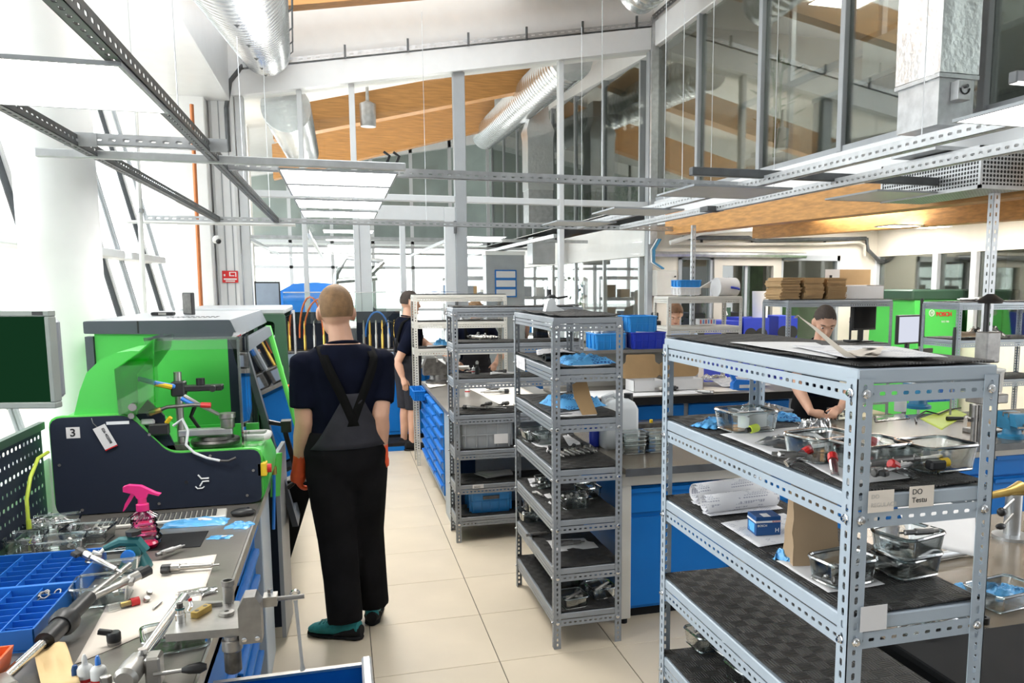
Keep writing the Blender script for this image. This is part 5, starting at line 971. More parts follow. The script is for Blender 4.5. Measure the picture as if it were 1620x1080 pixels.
# slide hammer lying towards the camera
A, B = GZ(-6, 1084, ZB+.03), GZ(205, 893, ZB+.075); d = (B-A); n_ = d.length; d.normalize()
t = thing('slide_hammer', 'slide hammer with a black sleeve and steel rod in front of the blue organizer', 'tool', A)
A2 = GZ(75, 1010, ZB+.045)-A; A3 = GZ(140, 945, ZB+.055)-A
MB().tube([(0, 0, 0), A2], .013, 12).build('rod', 'chrome', t); MB().tube([A2-(A3-A2)*.06, A2+(A3-A2)*.30], .024, 16).build('sleeve_end', 'black_plastic', t); MB().tube([A2+(A3-A2)*.28, A2+(A3-A2)*.34, A2+(A3-A2)*.44, A2+(A3-A2)*.48], [.028, .036, .036, .028], 18).build('collar', 'black_plastic', t); MB().tube([A2+(A3-A2)*.46, A3], [.022, .021], 16).build('sleeve', 'black_plastic', t)
MB().tube([A3, GZ(205, 893, ZB+.07)-A], .009, 12).build('rod', 'steel', t); MB().box(-.05, .03, -.06, .02, -.015, .02, b=.006).build('clamp_head', 'steel', t, rot=(0, 0, .6), smooth=False)
# keyboard, pad, mouse
p = GZ(262, 829, ZB); t = thing('keyboard', 'beige keyboard with black keys under the small tester', 'keyboard', (p.x-.02, p.y+.05, ZB), .09); MB().box(-.24, .24, -.06, .06, 0, .016, b=.004).build('case', 'shelf_beige', t, smooth=False)
km = MB().box(-.0075, .0075, -.0075, .0075, 0, .006, b=.002).mesh('key', 'black_plastic', smooth=False)
for r in range(5):
    for k in range(22): put('key', km, t, (-.215+.0195*k, -.042+.0195*r, .016))
p = GZ(250, 858, ZB); t = thing('desk_pad', 'thin black pad under the pink spray bottle', 'mat', (p.x, p.y, ZB)); MB().box(-.16, .16, -.1, .1, 0, .003, b=.001).build('pad', 'black_matte', t, smooth=False)
p = GZ(385, 815, ZB); t = thing('computer_mouse', 'black computer mouse by the bench edge', 'mouse', (p.x, p.y, ZB)); MB().ell((0, 0, .014), (.05, .03, .018)).build('shell', 'black_plastic', t); MB().cyl((.02, -.004, .03), (.02, .004, .03), .006).build('wheel', 'galv_dark', t)
bag('blue plastic bag with a white label in front of the mouse', P_(310, 828, ZB), .24, .1, .022, -4, 'bag_blue', seed=8); bag('folded end of a blue bag nearest the bench edge', P_(380, 832, ZB), .09, .08, .016, -20, 'bag_blue', seed=9, lab=False); bag('small flat pale blue sachet near the bench edge', P_(348, 850, ZB), .08, .045, .005, -12, 'bag_blue', seed=2, name='sachet')
# pink spray bottle
p = GZ(230, 866, ZB); t = bottle('spray_bottle', 'pink ribbed spray bottle standing before the tester', (p.x, p.y, ZB+.003), [(0, 0), (.036, 0), (.04, .006)]+[(.040+.007*math.sin(k*.55+.2)*(1 if k < 6 else .8)+.0038*(k % 2), .008+.0085*k) for k in range(12)]+[(.024, .115), (.016, .12), (.016, .125)], 'pink_clear', [(.019, .12), (.019, .14), (.013, .143), (.013, .16)], 'pink', 'spray bottle', n=24); t.scale = (1.15,)*3
MB().lathe([(0, 0), (.034, 0), (.037, .006), (.037, .012), (0, .014)], n=24).build('base', 'pink', t); MB().prism([(-.05, .185), (-.05, .20), (-.035, .205), (.0, .2), (.04, .175), (.055, .17), (.05, .165), (.02, .175), (.014, .16), (-.012, .16), (-.02, .175)], 'y', -.011, .011).build('head', 'pink', t, ang=60); MB().prism([(-.028, .18), (-.016, .178), (-.03, .155), (-.05, .125), (-.056, .12), (-.048, .145)], 'y', -.006, .006).build('trigger', 'pink', t, smooth=False)
# teal clamp holder
p = GZ(215, 900, ZB); t = thing('bench_clamp', 'teal cast injector clamp with black wing screws on the left bench', 'clamp', (p.x, p.y, ZB)); MB().loft([[(x*sx_, y*sy_, z) for x, y in rrect(.05, .04, .02)] for z, sx_, sy_ in ((0, 1, 1), (.02, .9, .9), (.06, .55, .6), (.085, .45, .5))]).build('base', 'teal', t); MB().tube([(-.09, 0, .08), (-.04, 0, .10), (.01, 0, .095), (.03, 0, .06)], [.01, .017, .02, .02], 10).build('arm', 'teal', t); MB().cyl((.0, 0, .095), (.0, 0, .125), .006).build('screw', 'steel', t)
MB().lathe([(0, .12), (.024, .12), (.024, .135), (.01, .14)], (.0, 0, 0), 8).build('knob', 'black_plastic', t); MB().lathe([(0, 0), (.022, 0), (.022, .014), (.013, .016)], (-.01, -.04, .06), 12, d=(0, -1, 0)).build('side_knob', 'car_blue', t); MB().tube([(-.09, 0, .08), (-.10, -.02, .07), (-.12, -.01, .075)], .007, 8).build('jaw', 'steel', t)
# large white sheet
sheet('large stained white work sheet spread on the left bench', ((205, 893), (343, 878), (312, 968), (118, 1052)), ZB, 'paper_cream', .003, cat='paper', n=16)
injector('silver injector with black head lying on the white work sheet', P_(347, 893, ZB+.018), 176, 0, 1.0)
injector('small dark injector part propped behind the long one on the work sheet', P_(292, 862, ZB+.02), 230, 2, .9)
for lb, x, y, k, s_ in (('tiny chrome nut on the white work sheet', 236, 938, 0, 1.1), ('tiny brass fitting on the white work sheet', 231, 950, 2, 1.)):
    tag(put('nut', _nut[k], None, P_(x, y, ZB+.006), (.4, .3, .2), s_), lb, 'nut')
t = thing('steel_pin', 'thin steel pin lying on the white work sheet', 'pin', P_(243, 962, ZB+.008)); MB().tube([(0, 0, 0), (.012, .05, 0)], [.0035, .0028], 8).build('shaft', 'iron', t); MB().tube([(-.002, -.008, 0), (0, 0, 0)], [.001, .0035], 8).build('tip', 'steel', t)
p = GZ(170, 962, ZB+.014); t = thing('sample_vial', 'clear vial with a red cap lying beside the tub', 'vial', p, math.radians(28)); MB().lathe([(0, 0), (.012, .0), (.012, .07)], n=12, d=(1, 0, 0)).build('tube', 'tub_glass', t); MB().lathe([(.013, .062), (.013, .085), (0, .085)], n=12, d=(1, 0, 0)).build('cap', 'red', t); MB().lathe([(0, .035), (.008, .035), (.008, .062), (0, .062)], n=8, d=(1, 0, 0)).build('insert', 'brass', t)
p = GZ(181, 1020, ZB); t = thing('solenoid', 'black solenoid coil with a plug on the white work sheet', 'solenoid', (p.x, p.y, ZB+.003)); MB().lathe([(0, 0), (.0165, 0), (.0165, .01), (.0175, .011), (.0175, .03), (.015, .034), (0, .034)], n=18).build('coil', 'black_plastic', t); MB().lathe([(.0168, .0), (.0168, .008)], n=18, cap=False).build('steel_band', 'iron', t); MB().box(-.045, -.012, -.007, .007, .022, .036, b=.002).build('connector', 'black_plastic', t, rot=(0, .25, 0), smooth=False)
bag('small clear zip bag on the work sheet by the bench edge', P_(312, 937, ZB+.004), .11, .06, .008, 10, 'bag_clear', seed=6, name='parts_bag')
p = GZ(268, 1020, ZB); tub('shallow glass tub with small parts under the steel fixture', (p.x+.02, p.y, ZB+.002), 15, .17, .13, .04); nuts('small part in the glass tub under the steel fixture', (p.x+.02, p.y, ZB+.012), 6, (.05, .03), .02, 'parts under the steel fixture', 15)
# steel fixture at the bench edge
ZF = 1.0; p = GZ(330, 975, ZF)
t = thing('clamping_fixture', 'steel clamping fixture with a thick plate and notched block at the bench edge', 'fixture', (0, 0, ZF)); q = [GZ(x, y, ZF) for x, y in ((261, 1003), (379, 993), (379, 950), (290, 950))]
MB().loft([[(v.x, v.y, -.02) for v in q], [(v.x, v.y, 0) for v in q]]).build('plate', 'steel', t, smooth=False)
xb = GZ(379, 993, ZF); yb = xb.y-.02
MB().prism([(0, -.035), (0, .055), (.014, .082), (.04, .082), (.052, .06), (.052, -.035)], 'y', 0, .055).build('notched_block', 'iron', t, (xb.x, yb, 0), smooth=False)
for x in (.012, .042): MB().lathe([(0, 0), (.006, 0), (.006, .005), (.003, .006)], (xb.x+x, yb, -.022), 10, d=(0, -1, 0)).build('hex_screw', 'chrome', t)
MB().box(xb.x+.052, xb.x+.085, yb+.06, yb+.1, .03, .055).build('side_lug', 'steel', t, smooth=False); MB().cyl((xb.x+.085, yb+.08, .042), (xb.x+.15, yb+.08, .042), .006).build('spindle', 'iron', t); MB().cyl((xb.x+.068, yb+.08, .055), (xb.x+.068, yb+.08, .07), .007, n=6).build('nut_top', 'chrome', t)
MB().lathe([(.013, 0), (.014, .005), (.014, .045), (.0165, .047), (.0165, .06), (.012, .06), (.012, .03)], tuple(GZ(362, 952, ZF)-V(0, 0, ZF)), 16).build('guide_sleeve', 'iron', t); MB().box(-.03, .01, -.004, .004, 0, .01).build('stop_bar', 'iron', t, tuple(GZ(345, 958, ZF)-V(0, 0, ZF)), smooth=False)
MB().lathe([(0, 0), (.017, 0), (.018, .003), (.018, .009), (.006, .01), (.006, .006)], tuple(GZ(359, 972, ZF)-V(0, 0, ZF)), 20).build('washer', 'steel', t)
v = xb-V(0, 0, ZF); MB().lathe([(.02, -.06), (.024, -.055), (.024, -.03), (.018, -.028), (.018, -.02)], (v.x-.02, v.y+.01, 0), 16).build('lower_clamp', 'iron', t); MB().lathe([(.016, -.115), (.02, -.11), (.02, -.06)], (v.x-.02, v.y+.01, 0), 16).build('lower_sleeve', 'steel_dark', t)
# big holding arm below the fixture
A, B = GZ(292, 945, .97), GZ(205, 1065, .93)
MB().tube([A-V(0, 0, ZF), B-V(0, 0, ZF)], .0145, 16).build('guide_bar', 'chrome', t)
Bz = B-V(0, 0, ZF); dd = (B-A).normalized(); MB().tube([Bz-dd*.055, Bz-dd*.02, Bz+dd*.02, Bz+dd*.03], [.024, .028, .028, .02], 16).build('clamp_casting', 'steel', t); MB().box(-.006, .028, -.03, .02, -.05, .025, b=.005).build('clamp_jaw', 'steel', t, tuple(Bz-dd*.035+V(.03, 0, 0)), smooth=False)
MB().cyl(Bz-dd*.05+V(.012, 0, .02), Bz-dd*.05+V(.012, 0, .032), .011, n=12).build('pivot_cap', 'chrome', t); MB().tube([Bz+V(.05, .0, -.01), Bz+V(.115, .005, -.01)], .005, 8).build('lever', 'steel', t); MB().tube([Bz+V(.11, .005, -.01), Bz+V(.125, .006, -.01), Bz+V(.15, .008, -.01), Bz+V(.165, .009, -.01)], [.006, .011, .014, .007], 12).build('lever_grip', 'black_plastic', t)
MB().lathe([(0, 0), (.018, 0), (.018, .03), (.013, .032), (.013, .05), (.01, .052), (0, .053)], tuple(Bz+V(-.05, -.0, -.05)), 6).build('hex_bolt', 'steel', t); MB().box(-.02, .02, -.03, .03, -.12+ZF-ZF, -.05).build('clamp_foot', 'steel', t, tuple(Bz+V(.0, .02, 0)), smooth=False)
p = GZ(286, 984, ZF); t = bottle('socket', 'chrome socket with a teal ring on the steel fixture', (p.x, p.y, ZF), [(0, 0), (.012, 0), (.0125, .004), (.0125, .022), (.0105, .024), (.0105, .034), (0, .034)], 'chrome', [(.011, .034), (.011, .038), (.0075, .039), (.0075, .05), (0, .05)], 'steel_dark', 'socket'); MB().lathe([(.0112, .034), (.0112, .0385)], n=16, cap=False).build('ring', 'teal', t)
p = GZ(312, 975, ZF); t = thing('brass_block', 'small brass block with two holes on the steel fixture', 'block', (p.x, p.y, ZF), -.5); MB().box(-.01, .01, -.012, .045, 0, .016, b=.001).build('block', 'brass', t, smooth=False)
for y in (0, .032): MB().cyl((0, y, .0155), (0, y, .0165), .0055).build('hole', 'steel_dark', t)
p = GZ(298, 968, ZF); t = thing('pliers_tip', 'small chrome hook tool with a red tip on the steel fixture', 'tool', (p.x, p.y, ZF)); MB().tube([(0, 0, .003), (.006, .01, .012), (.004, .015, .024)], [.003, .005, .004], 8).build('hook', 'chrome', t); MB().tube([(.004, .015, .024), (.002, .016, .03)], .005, 8).build('tip', 'red', t)
p = GX(470, 940, -.13); p = GZ(467, 945, 1.035); t = thing('wrench', 'chrome combination wrench hanging from the fixture spindle over the aisle', 'wrench', p); e = GY(479, 1060, p.y)-p
MB().tube([(0, 0, .005), e*.1, e*.9, e], [.008, .0055, .005, .008], 8, flat=.6).build('shank', 'galv_light', t); MB().lathe([(.008, -.007), (.013, -.007), (.013, .007), (.008, .007), (.008, -.007)], (0, 0, .008), 12, d=(0, 1, 0), cap=False).build('ring_end', 'chrome', t)
# glue bottles, folded paper and small tools in the corner
for lb, x, y, cm in (('white glue bottle with a white tip, left of the pair', 137, 1088, 'white_plastic'), ('white glue bottle with a blue tip, right of the pair', 158, 1090, 'car_blue')):
    p = GZ(x, y, ZB); bottle('glue_bottle', lb, (p.x, p.y, ZB), [(0, 0), (.017, 0), (.0175, .004), (.0175, .05), (.014, .056), (.008, .059), (.007, .062)], 'white_plastic', [(.0065, .062), (.006, .075), (.003, .084), (0, .085)], cm, band=(.0176, .02, .028, 'red'))
sheet('creased tan paper wrapper in the lower left corner', ((52, 1030), (104, 1027), (128, 1090), (68, 1100)), ZB+.02, 'tan_paper', .02, 'paper_wrapper', n=10)
t = thing('marker', 'dark blue cap of a marker at the bottom edge by the glue bottles', 'marker', P_(121, 1090, ZB)); MB().lathe([(0, 0), (.008, 0), (.008, .05), (.005, .06), (0, .06)], n=10).build('cap', 'blue_dark', t); MB().box(-.0015, .0015, .007, .011, .01, .055).build('clip', 'blue_dark', t, smooth=False)
# hanging tools on the tool panel
t = thing('hand_tool', 'black hand tool hanging at the left end of the tool panel', 'tool', (-1.165, 3.18, 1.05)); MB().box(-.012, .012, -.02, .02, .08, .17, b=.008).build('handle', 'black_plastic', t, smooth=False); MB().cyl((0, 0, -.04), (0, 0, .08), .008).build('shank', 'black_matte', t)
t = thing('cable', 'yellow-green cable hanging down the tool panel', 'cable', (0, 0, 0)); MB().tube([GX(x, y, -1.16) for x, y in ((76, 715), (60, 725), (48, 755), (42, 790), (45, 830))], .007, 8).build('cord', 'lime', t); MB().tube([GX(x, y, -1.158) for x, y in ((45, 822), (46, 836))], .009, 8).build('sleeve', 'lime', t)
# ================================================================ on the front shelf
z1, z2, z3, z4, z5 = [z+.005 for z in LV[:5]]
CL = (.965, 1.26, 1.35, 2.295)
sheet('white sheets lying flat on top of the front shelf, left sheet', ((1138, 543), (1290, 542), (1330, 562), (1200, 571)), z1, 'paper', .003); sheet('white sheet on top of the front shelf reaching to the right', ((1250, 548), (1425, 548), (1500, 566), (1290, 568)), z1+.004, 'print_paper', .003)
sheet('cream printed sheet near the front edge of the front shelf top', ((1318, 562), (1398, 553), (1404, 568), (1322, 573)), z1+.008, 'paper_cream', .008, n=10)
p = GZ(1320, 567, z1+.008); a = GY(1279, 503, p.y); 
t = thing('curled_label', 'curled up cream paper strip rising from the front shelf top', 'paper', p)
A = a-p; pts = [V(0, 0, 0), A*.3+V(-.002, 0, 0), A*.7+V(-.002, 0, .003), A, A+V(-.008, 0, .006), A+V(-.012, 0, 0)]
MB().loft([[q-V(.003+.0035*i, 0, 0), q+V(.004+.003*i, .05, -.002)] for i, q in enumerate(pts)], closed=False).build('strip', 'paper_cream', t, fix=False); o = MB().grid(lambda u, v: (-.0+u*.09, -.006+v*.05, .004+.012*math.sin(u*2.2)), 8, 4).build('flat_end', 'paper_cream', t, fix=False); MB().box(.03, .05, .012, .03, .0162, .0168).build('printed_mark', 'black_ink', t, smooth=False)
def onlevel(x, y, z): return GZ(x, y, z)
def T1(lb, x, y, z, a, sx=.15, sy=.11, h=.05, **k): p = GZ(x, y, z); return tub(lb, (p.x, p.y, z+.002), a, sx, sy, h, **k)
# second level
T1('glass tub holding white boxes and a yellow cap, back of the second front shelf board', 1180, 680, z2, 4, .15, .12, .055); p = GZ(1187, 682, z2)
t = thing('small_box', 'white folded carton inside the glass tub with the yellow cap', 'box', (p.x, p.y, z2+.012), .4); MB().box(-.03, .045, -.02, .02, 0, .04).build('carton', 'white_plastic', t, smooth=False); MB().box(-.032, .0, -.022, .03, .04, .043).build('flap', 'paper', t, rot=(0, -.2, 0), smooth=False)
p = GZ(1185, 688, z2); t = thing('yellow_plug', 'bright yellow plug cap in the glass tub', 'cap', (p.x-.01, p.y-.025, z2+.02)); MB().lathe([(0, 0), (.011, 0), (.011, .02), (.008, .025), (0, .025)], n=10, d=(1, 0, .2)).build('cap', 'lime', t); MB().lathe([(.007, -.012), (.007, 0)], n=10, d=(1, 0, .2)).build('plug', 'black_plastic', t)
bag('blue printed bag left of the tub on the second front shelf board', P_(1130, 672, z2), .13, .08, .018, 30, 'print_blue', seed=11, lab=False); bag('blue printed bag behind the tub on the second front shelf board', P_(1240, 664, z2), .09, .07, .025, -20, 'print_blue', seed=12, lab=False)
sheet('white sheet under the clear bags on the second front shelf board', ((1138, 688), (1268, 676), (1330, 705), (1205, 722)), z2, 'paper', .004); bag('crinkled clear plastic bag lying in the middle of the second front shelf board', P_(1250, 700, z2+.003), .16, .1, .02, 20, 'bag_clear', seed=13, lab=False, name='clear_bag'); bag('puffed clear bag behind the tub with red caps', P_(1290, 680, z2+.003), .08, .07, .04, 20, 'bag_clear', seed=14, lab=False, name='clear_bag')
T1('glass tub with red capped parts near the front shelf middle', 1300, 725, z2, 12, .15, .12, .055); T1('glass tub with red capped vials behind the near post', 1375, 738, z2, 8, .15, .12, .055); T1('glass tub with a dark injector at the right of the second front shelf board', 1478, 740, z2, 4, .145, .12, .055)
sheet('white paper under the tubs at the right end of the second front shelf board', ((1270, 730), (1330, 722), (1440, 756), (1335, 768)), z2, 'paper', .002)
rnd = random.Random(9)
for k, (x, y) in enumerate(((1285, 720), (1318, 722), (1352, 735), (1385, 730), (1415, 738), (1395, 745))):
    p = GZ(x, y, z2+.022); injector('%s dark injector from the left among the red caps in the front shelf tubs' % ORD[k], p, rnd.uniform(0, 360), (2, 1, 2)[k % 3], .7, 'injectors among red caps', rnd.uniform(-.2, .2))
for k, (x, y, lb) in enumerate(((1272, 716, 'red cap at the left wall of the middle tub'), (1318, 728, 'red cap at the tub corner left of the near post'), (1388, 702, 'red cap on a vial sticking up behind the near post'), (1418, 738, 'red cap lying at the right of the near post'))):
    p = GZ(x, y, z2+.025); t = thing('red_cap', lb, 'cap', p, k*1.1); MB().lathe([(0, 0), (.011, 0), (.011, .018), (.008, .021), (0, .021)], n=10, d=(1, 0, .5)).build('cap', 'red', t); MB().lathe([(.009, -.05), (.009, 0)], n=10, d=(1, 0, .5)).build('vial', 'bag_clear', t)
injector('dark injector with a yellow plug in the right tub of the second board', P_(1445, 728, z2+.03), 10, 0, .72); p = GZ(1480, 742, z2+.015); t = thing('yellow_plug', 'black and yellow plug in the right tub of the second board', 'plug', p); MB().box(-.02, .02, -.012, .012, 0, .02, b=.004).build('housing', 'black_plastic', t, smooth=False); MB().cyl((.012, 0, .012), (.03, 0, .014), .01).build('cap', 'yellow', t)
# third level
for k, (lb, x, y, r, L, a) in enumerate((('rolled printed papers at the back of the third front shelf board', 1150, 790, .034, .24, 10), ('second roll of printed papers in front of the first', 1170, 806, .030, .24, 6))):
    p = GZ(x, y, z3); t = thing('paper_roll', lb, 'paper roll', (p.x, p.y, z3+r), math.radians(a)); m = MB(); pts = []
    for j in range(40): th = j/39*4.6*PI; rr = r*(.35+.65*j/39); pts.append((rr*math.cos(th+PI), rr*math.sin(th+PI)*1.0))
    m.loft([[(x_, a_, b_) for a_, b_ in pts] for x_ in (-L/2, -L/6, L/6, L/2)], closed=False); o = m.build('roll', 'print_paper', t, fix=False); md = o.modifiers.new('thick', 'SOLIDIFY'); md.thickness = .0006
    sheet('loose end of the %s paper roll on the third board' % ('rear', 'front')[k], [(p.x-L/2*math.cos(.1), p.y-r-.02, z3+.003), (p.x+L/2, p.y-r-.01, z3+.003), (p.x+L/2, p.y+.01, z3+.003), (p.x-L/2, p.y, z3+.003)], z3, 'print_paper', .002, px=False)
sheet('printed sheet under the blue carton on the third front shelf board', ((1140, 828), (1240, 812), (1310, 850), (1200, 866)), z3, 'print_paper', .003); sheet('white sheet under the brown paper bag', ((1228, 888), (1310, 880), (1400, 925), (1310, 938)), z3, 'paper', .003)
p = GZ(1207, 843, z3); t = thing('small_carton', 'small dark blue carton with white lettering beside the brown paper bag', 'box', (p.x, p.y, z3+.003), -.12); MB().box(-.032, .036, -.03, .03, 0, .05, b=.001).build('carton', 'blue_dark', t, smooth=False); MB().box(-.033, .037, -.0305, .0305, .034, .039).build('white_stripe', 'paper', t, smooth=False); MB().box(-.0325, -.032, -.02, .02, .006, .03).build('printed_panel', 'print_blue', t, smooth=False)
MB().box(-.012, .008, -.0306, .0, .0502, .0506).build('seal', 'paper', t, smooth=False)
text('BOSCH', .008, 'lettering_white', t, (-.028, -.0308, .024), FACE_CAM, ext=.0002); text('BOSCH', .0065, 'red', t, (.012, -.0308, .0345), FACE_CAM, ext=.0002); text('H', .016, 'lettering_white', t, (.02, -.0308, .008), FACE_CAM, ext=.0002)
p = GZ(1282, 888, z3); t = thing('paper_bag', 'brown kraft paper bag standing on the third front shelf board', 'bag', (p.x, p.y, z3+.002), -.12); hb = GY(1262, 772, p.y-.02).z-z3
def bagp(u, z): w_ = .052+.006*(1-z/hb); dpt = .028*(1-.75*z/hb)+.003; return [(x*(w_+.003*nz(z*30, x, 1))+.004*nz(z*20, x*3, 4), y*dpt+.004*nz(x*4, z*30, y), z) for x, y in ((-1, -1), (-.33, -1.05), (.33, -1.0), (1, -1), (1.0, 0), (1, 1), (.33, 1), (-.33, 1), (-1, 1), (-.9, 0))]
MB().loft([bagp(0, hb*k/12) for k in range(13)]).build('bag_body', 'kraft', t, ang=22); MB().box(-.05, .05, -.008, -.006, hb-.004, hb+.002).build('folded_top', 'kraft', t, smooth=False)
bag('crumpled blue plastic behind the brown bag', P_(1246, 882, z3), .06, .05, .03, 30, 'bag_blue', seed=21, lab=False)
T1('glass tub with injectors in front of the brown paper bag', 1332, 918, z3, 10, .13, .10, .052); T1('lower glass tub of the stack at the right of the third front shelf board', 1432, 905, z3, 8, .13, .11, .05); p = GZ(1432, 905, z3); tub('upper glass tub of the stack at the right of the third front shelf board', (p.x+.002, p.y, z3+.042), 16, .135, .115, .055)
injector('grey steel injector body lying across the upper glass tub of the stack', (p.x-.045, p.y-.03, z3+.105), -4, 2, .75)
for k, (dx, dy, a, kk) in enumerate(((-.03, 0, 20, 2), (.01, -.02, 160, 1), (.03, .02, 60, 2), (-.02, .03, 300, 1))): injector('dark injector inside the stacked tubs of the third board, %s tub, number %s' % (('lower', 'upper')[k % 2], ('one', 'two')[k//2]), (p.x+dx, p.y+dy, z3+.02+.045*(k % 2)), a, kk, .55, 'injectors in the stacked tubs')
for k, (x, y, a) in enumerate(((1300, 915, 20), (1345, 905, 35), (1360, 922, 170))): injector('%s injector in the tub in front of the brown paper bag' % ('left', 'middle', 'right')[k], P_(x, y, z3+.02), a, (2, 0, 1)[k], .6, 'injectors before the brown bag', -.15)
q0, q1, q2, q3 = GY(1405, 800, 2.25), GY(1545, 765, 2.25), GY(1545, 888, 1.75), GY(1405, 815, 2.1)
sheet('large white paper hanging off the third front shelf board at right', [GY(1415, 790, 2.2), GY(1543, 785, 2.2), GY(1543, 882, 1.85), GY(1440, 858, 2.0)], 0, 'paper', .004, px=False)
# fifth level: glass tubs
for lb, x, y, zo, sx in (('glass tub on the lower board of the front shelf, farthest of three', 1118, 1018, 0, .13), ('glass tub stacked on the lower board of the front shelf', 1112, 1000, .045, .13), ('glass tub of chrome fittings nearest on the lower board of the front shelf', 1190, 1075, 0, .14), ('upper glass tub with long injectors on the lower board of the front shelf', 1160, 1050, .05, .14)):
    p = GZ(x, y, z5); tub(lb, (p.x, p.y, z5+.002+zo), 6, sx, .12, .05); nuts('loose fitting in the %s tub on the lower board of the front shelf' % {1118: 'farthest', 1112: 'small stacked', 1190: 'nearest', 1160: 'upper near'}[x], (p.x, p.y, z5+.012+zo), 7, (.04, .035), .03, 'loose fittings on the lower front shelf board', int(x))
for k, (x, y, a) in enumerate(((1130, 1020, 330), (1150, 1040, 320), (1100, 1000, 60))): injector('long dark injector in the tubs of the lower front shelf board, %s' % ('middle one', 'nearest', 'farthest')[k], P_(x, y, z5+.06), a, (2, 0, 2)[k], .8, 'injectors on the lower front shelf board')
CL = (1.02, 1.30, 3.85, 4.70)
# ================================================================ on the middle shelf
t = thing('tape_stand', 'small white angled stand with a black clamp on the middle shelf', 'stand', (1.17, 4.55, LV[0]+.006)); MB().prism([(-.05, 0), (-.035, .06), (-.02, .075), (.0, .07), (.015, .03), (.06, .008), (.06, 0)], 'y', -.035, .035).build('base', 'white_haze', t, ang=30); MB().box(-.03, .01, -.04, .04, .075, .095, b=.006).build('clamp_block', 'black_plastic', t, smooth=False); MB().tube([(-.01, 0, .09), (.03, 0, .075), (.09, 0, .085)], .006, 8).build('arm', 'black_plastic', t); MB().cyl((-.02, 0, .09), (-.02, 0, .125), .014).build('knob', 'black_plastic', t)
m2_, m3_, m4_, m5_, m6_, m7_ = [z+.006 for z in LV[1:]]
sheet('printed sheet at the back of the second board of the middle shelf', ((842, 556), (930, 546), (935, 560), (850, 566)), m2_, 'print_paper', .02); sheet('white sheet at the front of the second board of the middle shelf', ((885, 572), (975, 565), (975, 580), (885, 582)), m2_, 'paper', .003); bag('blue plastic bag with a label on the second board of the middle shelf', P_(925, 574, m2_), .27, .22, .05, 5, 'print_blue', seed=31)
p = GZ(866, 572, m2_); t = thing('black_roll', 'small black ring part on the second board of the middle shelf', 'ring', (p.x, p.y, m2_+.022)); MB().lathe([(.01, -.02), (.022, -.02), (.022, .02), (.01, .02), (.01, -.02)], n=14, d=(1, .3, 0), cap=False).build('ring', 'black_plastic', t); MB().lathe([(.0, -.01), (.009, -.01), (.009, .01), (0, .01)], n=10, d=(1, .3, 0)).build('hub', 'steel', t)
bag('blue plastic bag with print on the third board of the middle shelf', P_(905, 640, m3_), .26, .3, .06, 20, 'print_blue', seed=32); sheet('white sheet under the blue bag on the third board of the middle shelf', ((880, 655), (965, 645), (975, 660), (885, 668)), m3_, 'print_paper', .003); bag('end of a blue bag at the back right of the middle shelf\'s third board', P_(950, 640, m3_), .1, .1, .05, 0, 'bag_blue', seed=33, lab=False)
p = GZ(935, 655, m3_); t = thing('cardboard_piece', 'bent piece of brown cardboard standing on the third board of the middle shelf', 'cardboard', (p.x-.01, p.y-.02, m3_+.002), .2); MB().loft([[(-.045, 0, 0), (.04, .0, .0), (.04, .004, .0), (-.045, .004, 0)], [(-.075, .03, .09), (.015, .03, .1), (.015, .034, .1), (-.075, .034, .09)], [(-.075, .05, .15), (-.0, .05, .185), (-.0, .054, .185), (-.075, .054, .15)]]).build('panel', 'card', t, smooth=False); MB().box(-.045, .04, -.002, 0, 0, .004).build('bottom_fold', 'card', t, smooth=False)
p = GZ(845, 695, m4_); tub('glass tub full of clear parts at the back of the middle shelf\'s fourth board', (p.x, p.y, m4_), 5, .15, .18, .06); tub('second glass tub on the fourth board of the middle shelf, nearer', (p.x+.04, p.y-.12, m4_), 8, .15, .13, .06)
bag('crumpled clear bag in the tub of the fourth board of the middle shelf', (p.x, p.y, m4_+.012), .11, .13, .05, 5, 'bag_clear', seed=35, lab=False, name='clear_bag'); sheet('printed sheet on the fourth board of the middle shelf behind the injectors', ((890, 690), (960, 682), (975, 700), (900, 706)), m4_, 'print_paper', .004); sheet('white sheet under the tubs of the fourth board of the middle shelf', ((840, 700), (880, 696), (890, 718), (850, 722)), m4_, 'paper', .003)
for k in range(8): injector('%s dark injector from the left in the row on the middle shelf' % ORD[k], P_(893+8*k, 722-1.2*k, m4_+.016), 100+rnd.uniform(-8, 8), (0, 2)[k % 2], .95, 'injector row on the fourth board', 0, rnd.uniform(0, 3))
sheet('printed sheet at the back of the fifth board of the middle shelf', ((826, 748), (850, 745), (868, 765), (830, 772)), m5_, 'print_paper', .003); sheet('white sheet under the tubs of the fifth board of the middle shelf', ((848, 785), (870, 780), (880, 800), (862, 800)), m5_, 'paper', .003)
for lb, x, y, sx, sy in (('glass tub full of fittings at the middle of the fifth board', 905, 800, .14, .16), ('glass tub with papers at the right of the fifth board', 930, 785, .12, .14), ('small square glass tub behind on the fifth board', 860, 770, .09, .1)):
    p = GZ(x, y, m5_); tub(lb, (p.x, p.y, m5_), 6, sx, sy, .06); nuts('loose fitting in the %s tub on the fifth board of the middle shelf' % {905: 'middle', 930: 'right', 860: 'small square'}[x], (p.x, p.y, m5_+.012), 12 if x == 905 else 5, (.045, .05), .045, 'loose fittings on the fifth board', x)
for k, (x, y, a) in enumerate(((838, 765, 20), (850, 760, 35), (925, 760, 20), (940, 765, 10), (860, 785, 100))): injector('dark injector lying loose on the fifth board of the middle shelf, %s placed' % ('leftmost', 'second', 'rightmost but one', 'rightmost', 'front left')[k], P_(x, y, m5_+.016), a, (2, 1)[k % 2], .9, 'injectors on the fifth board')
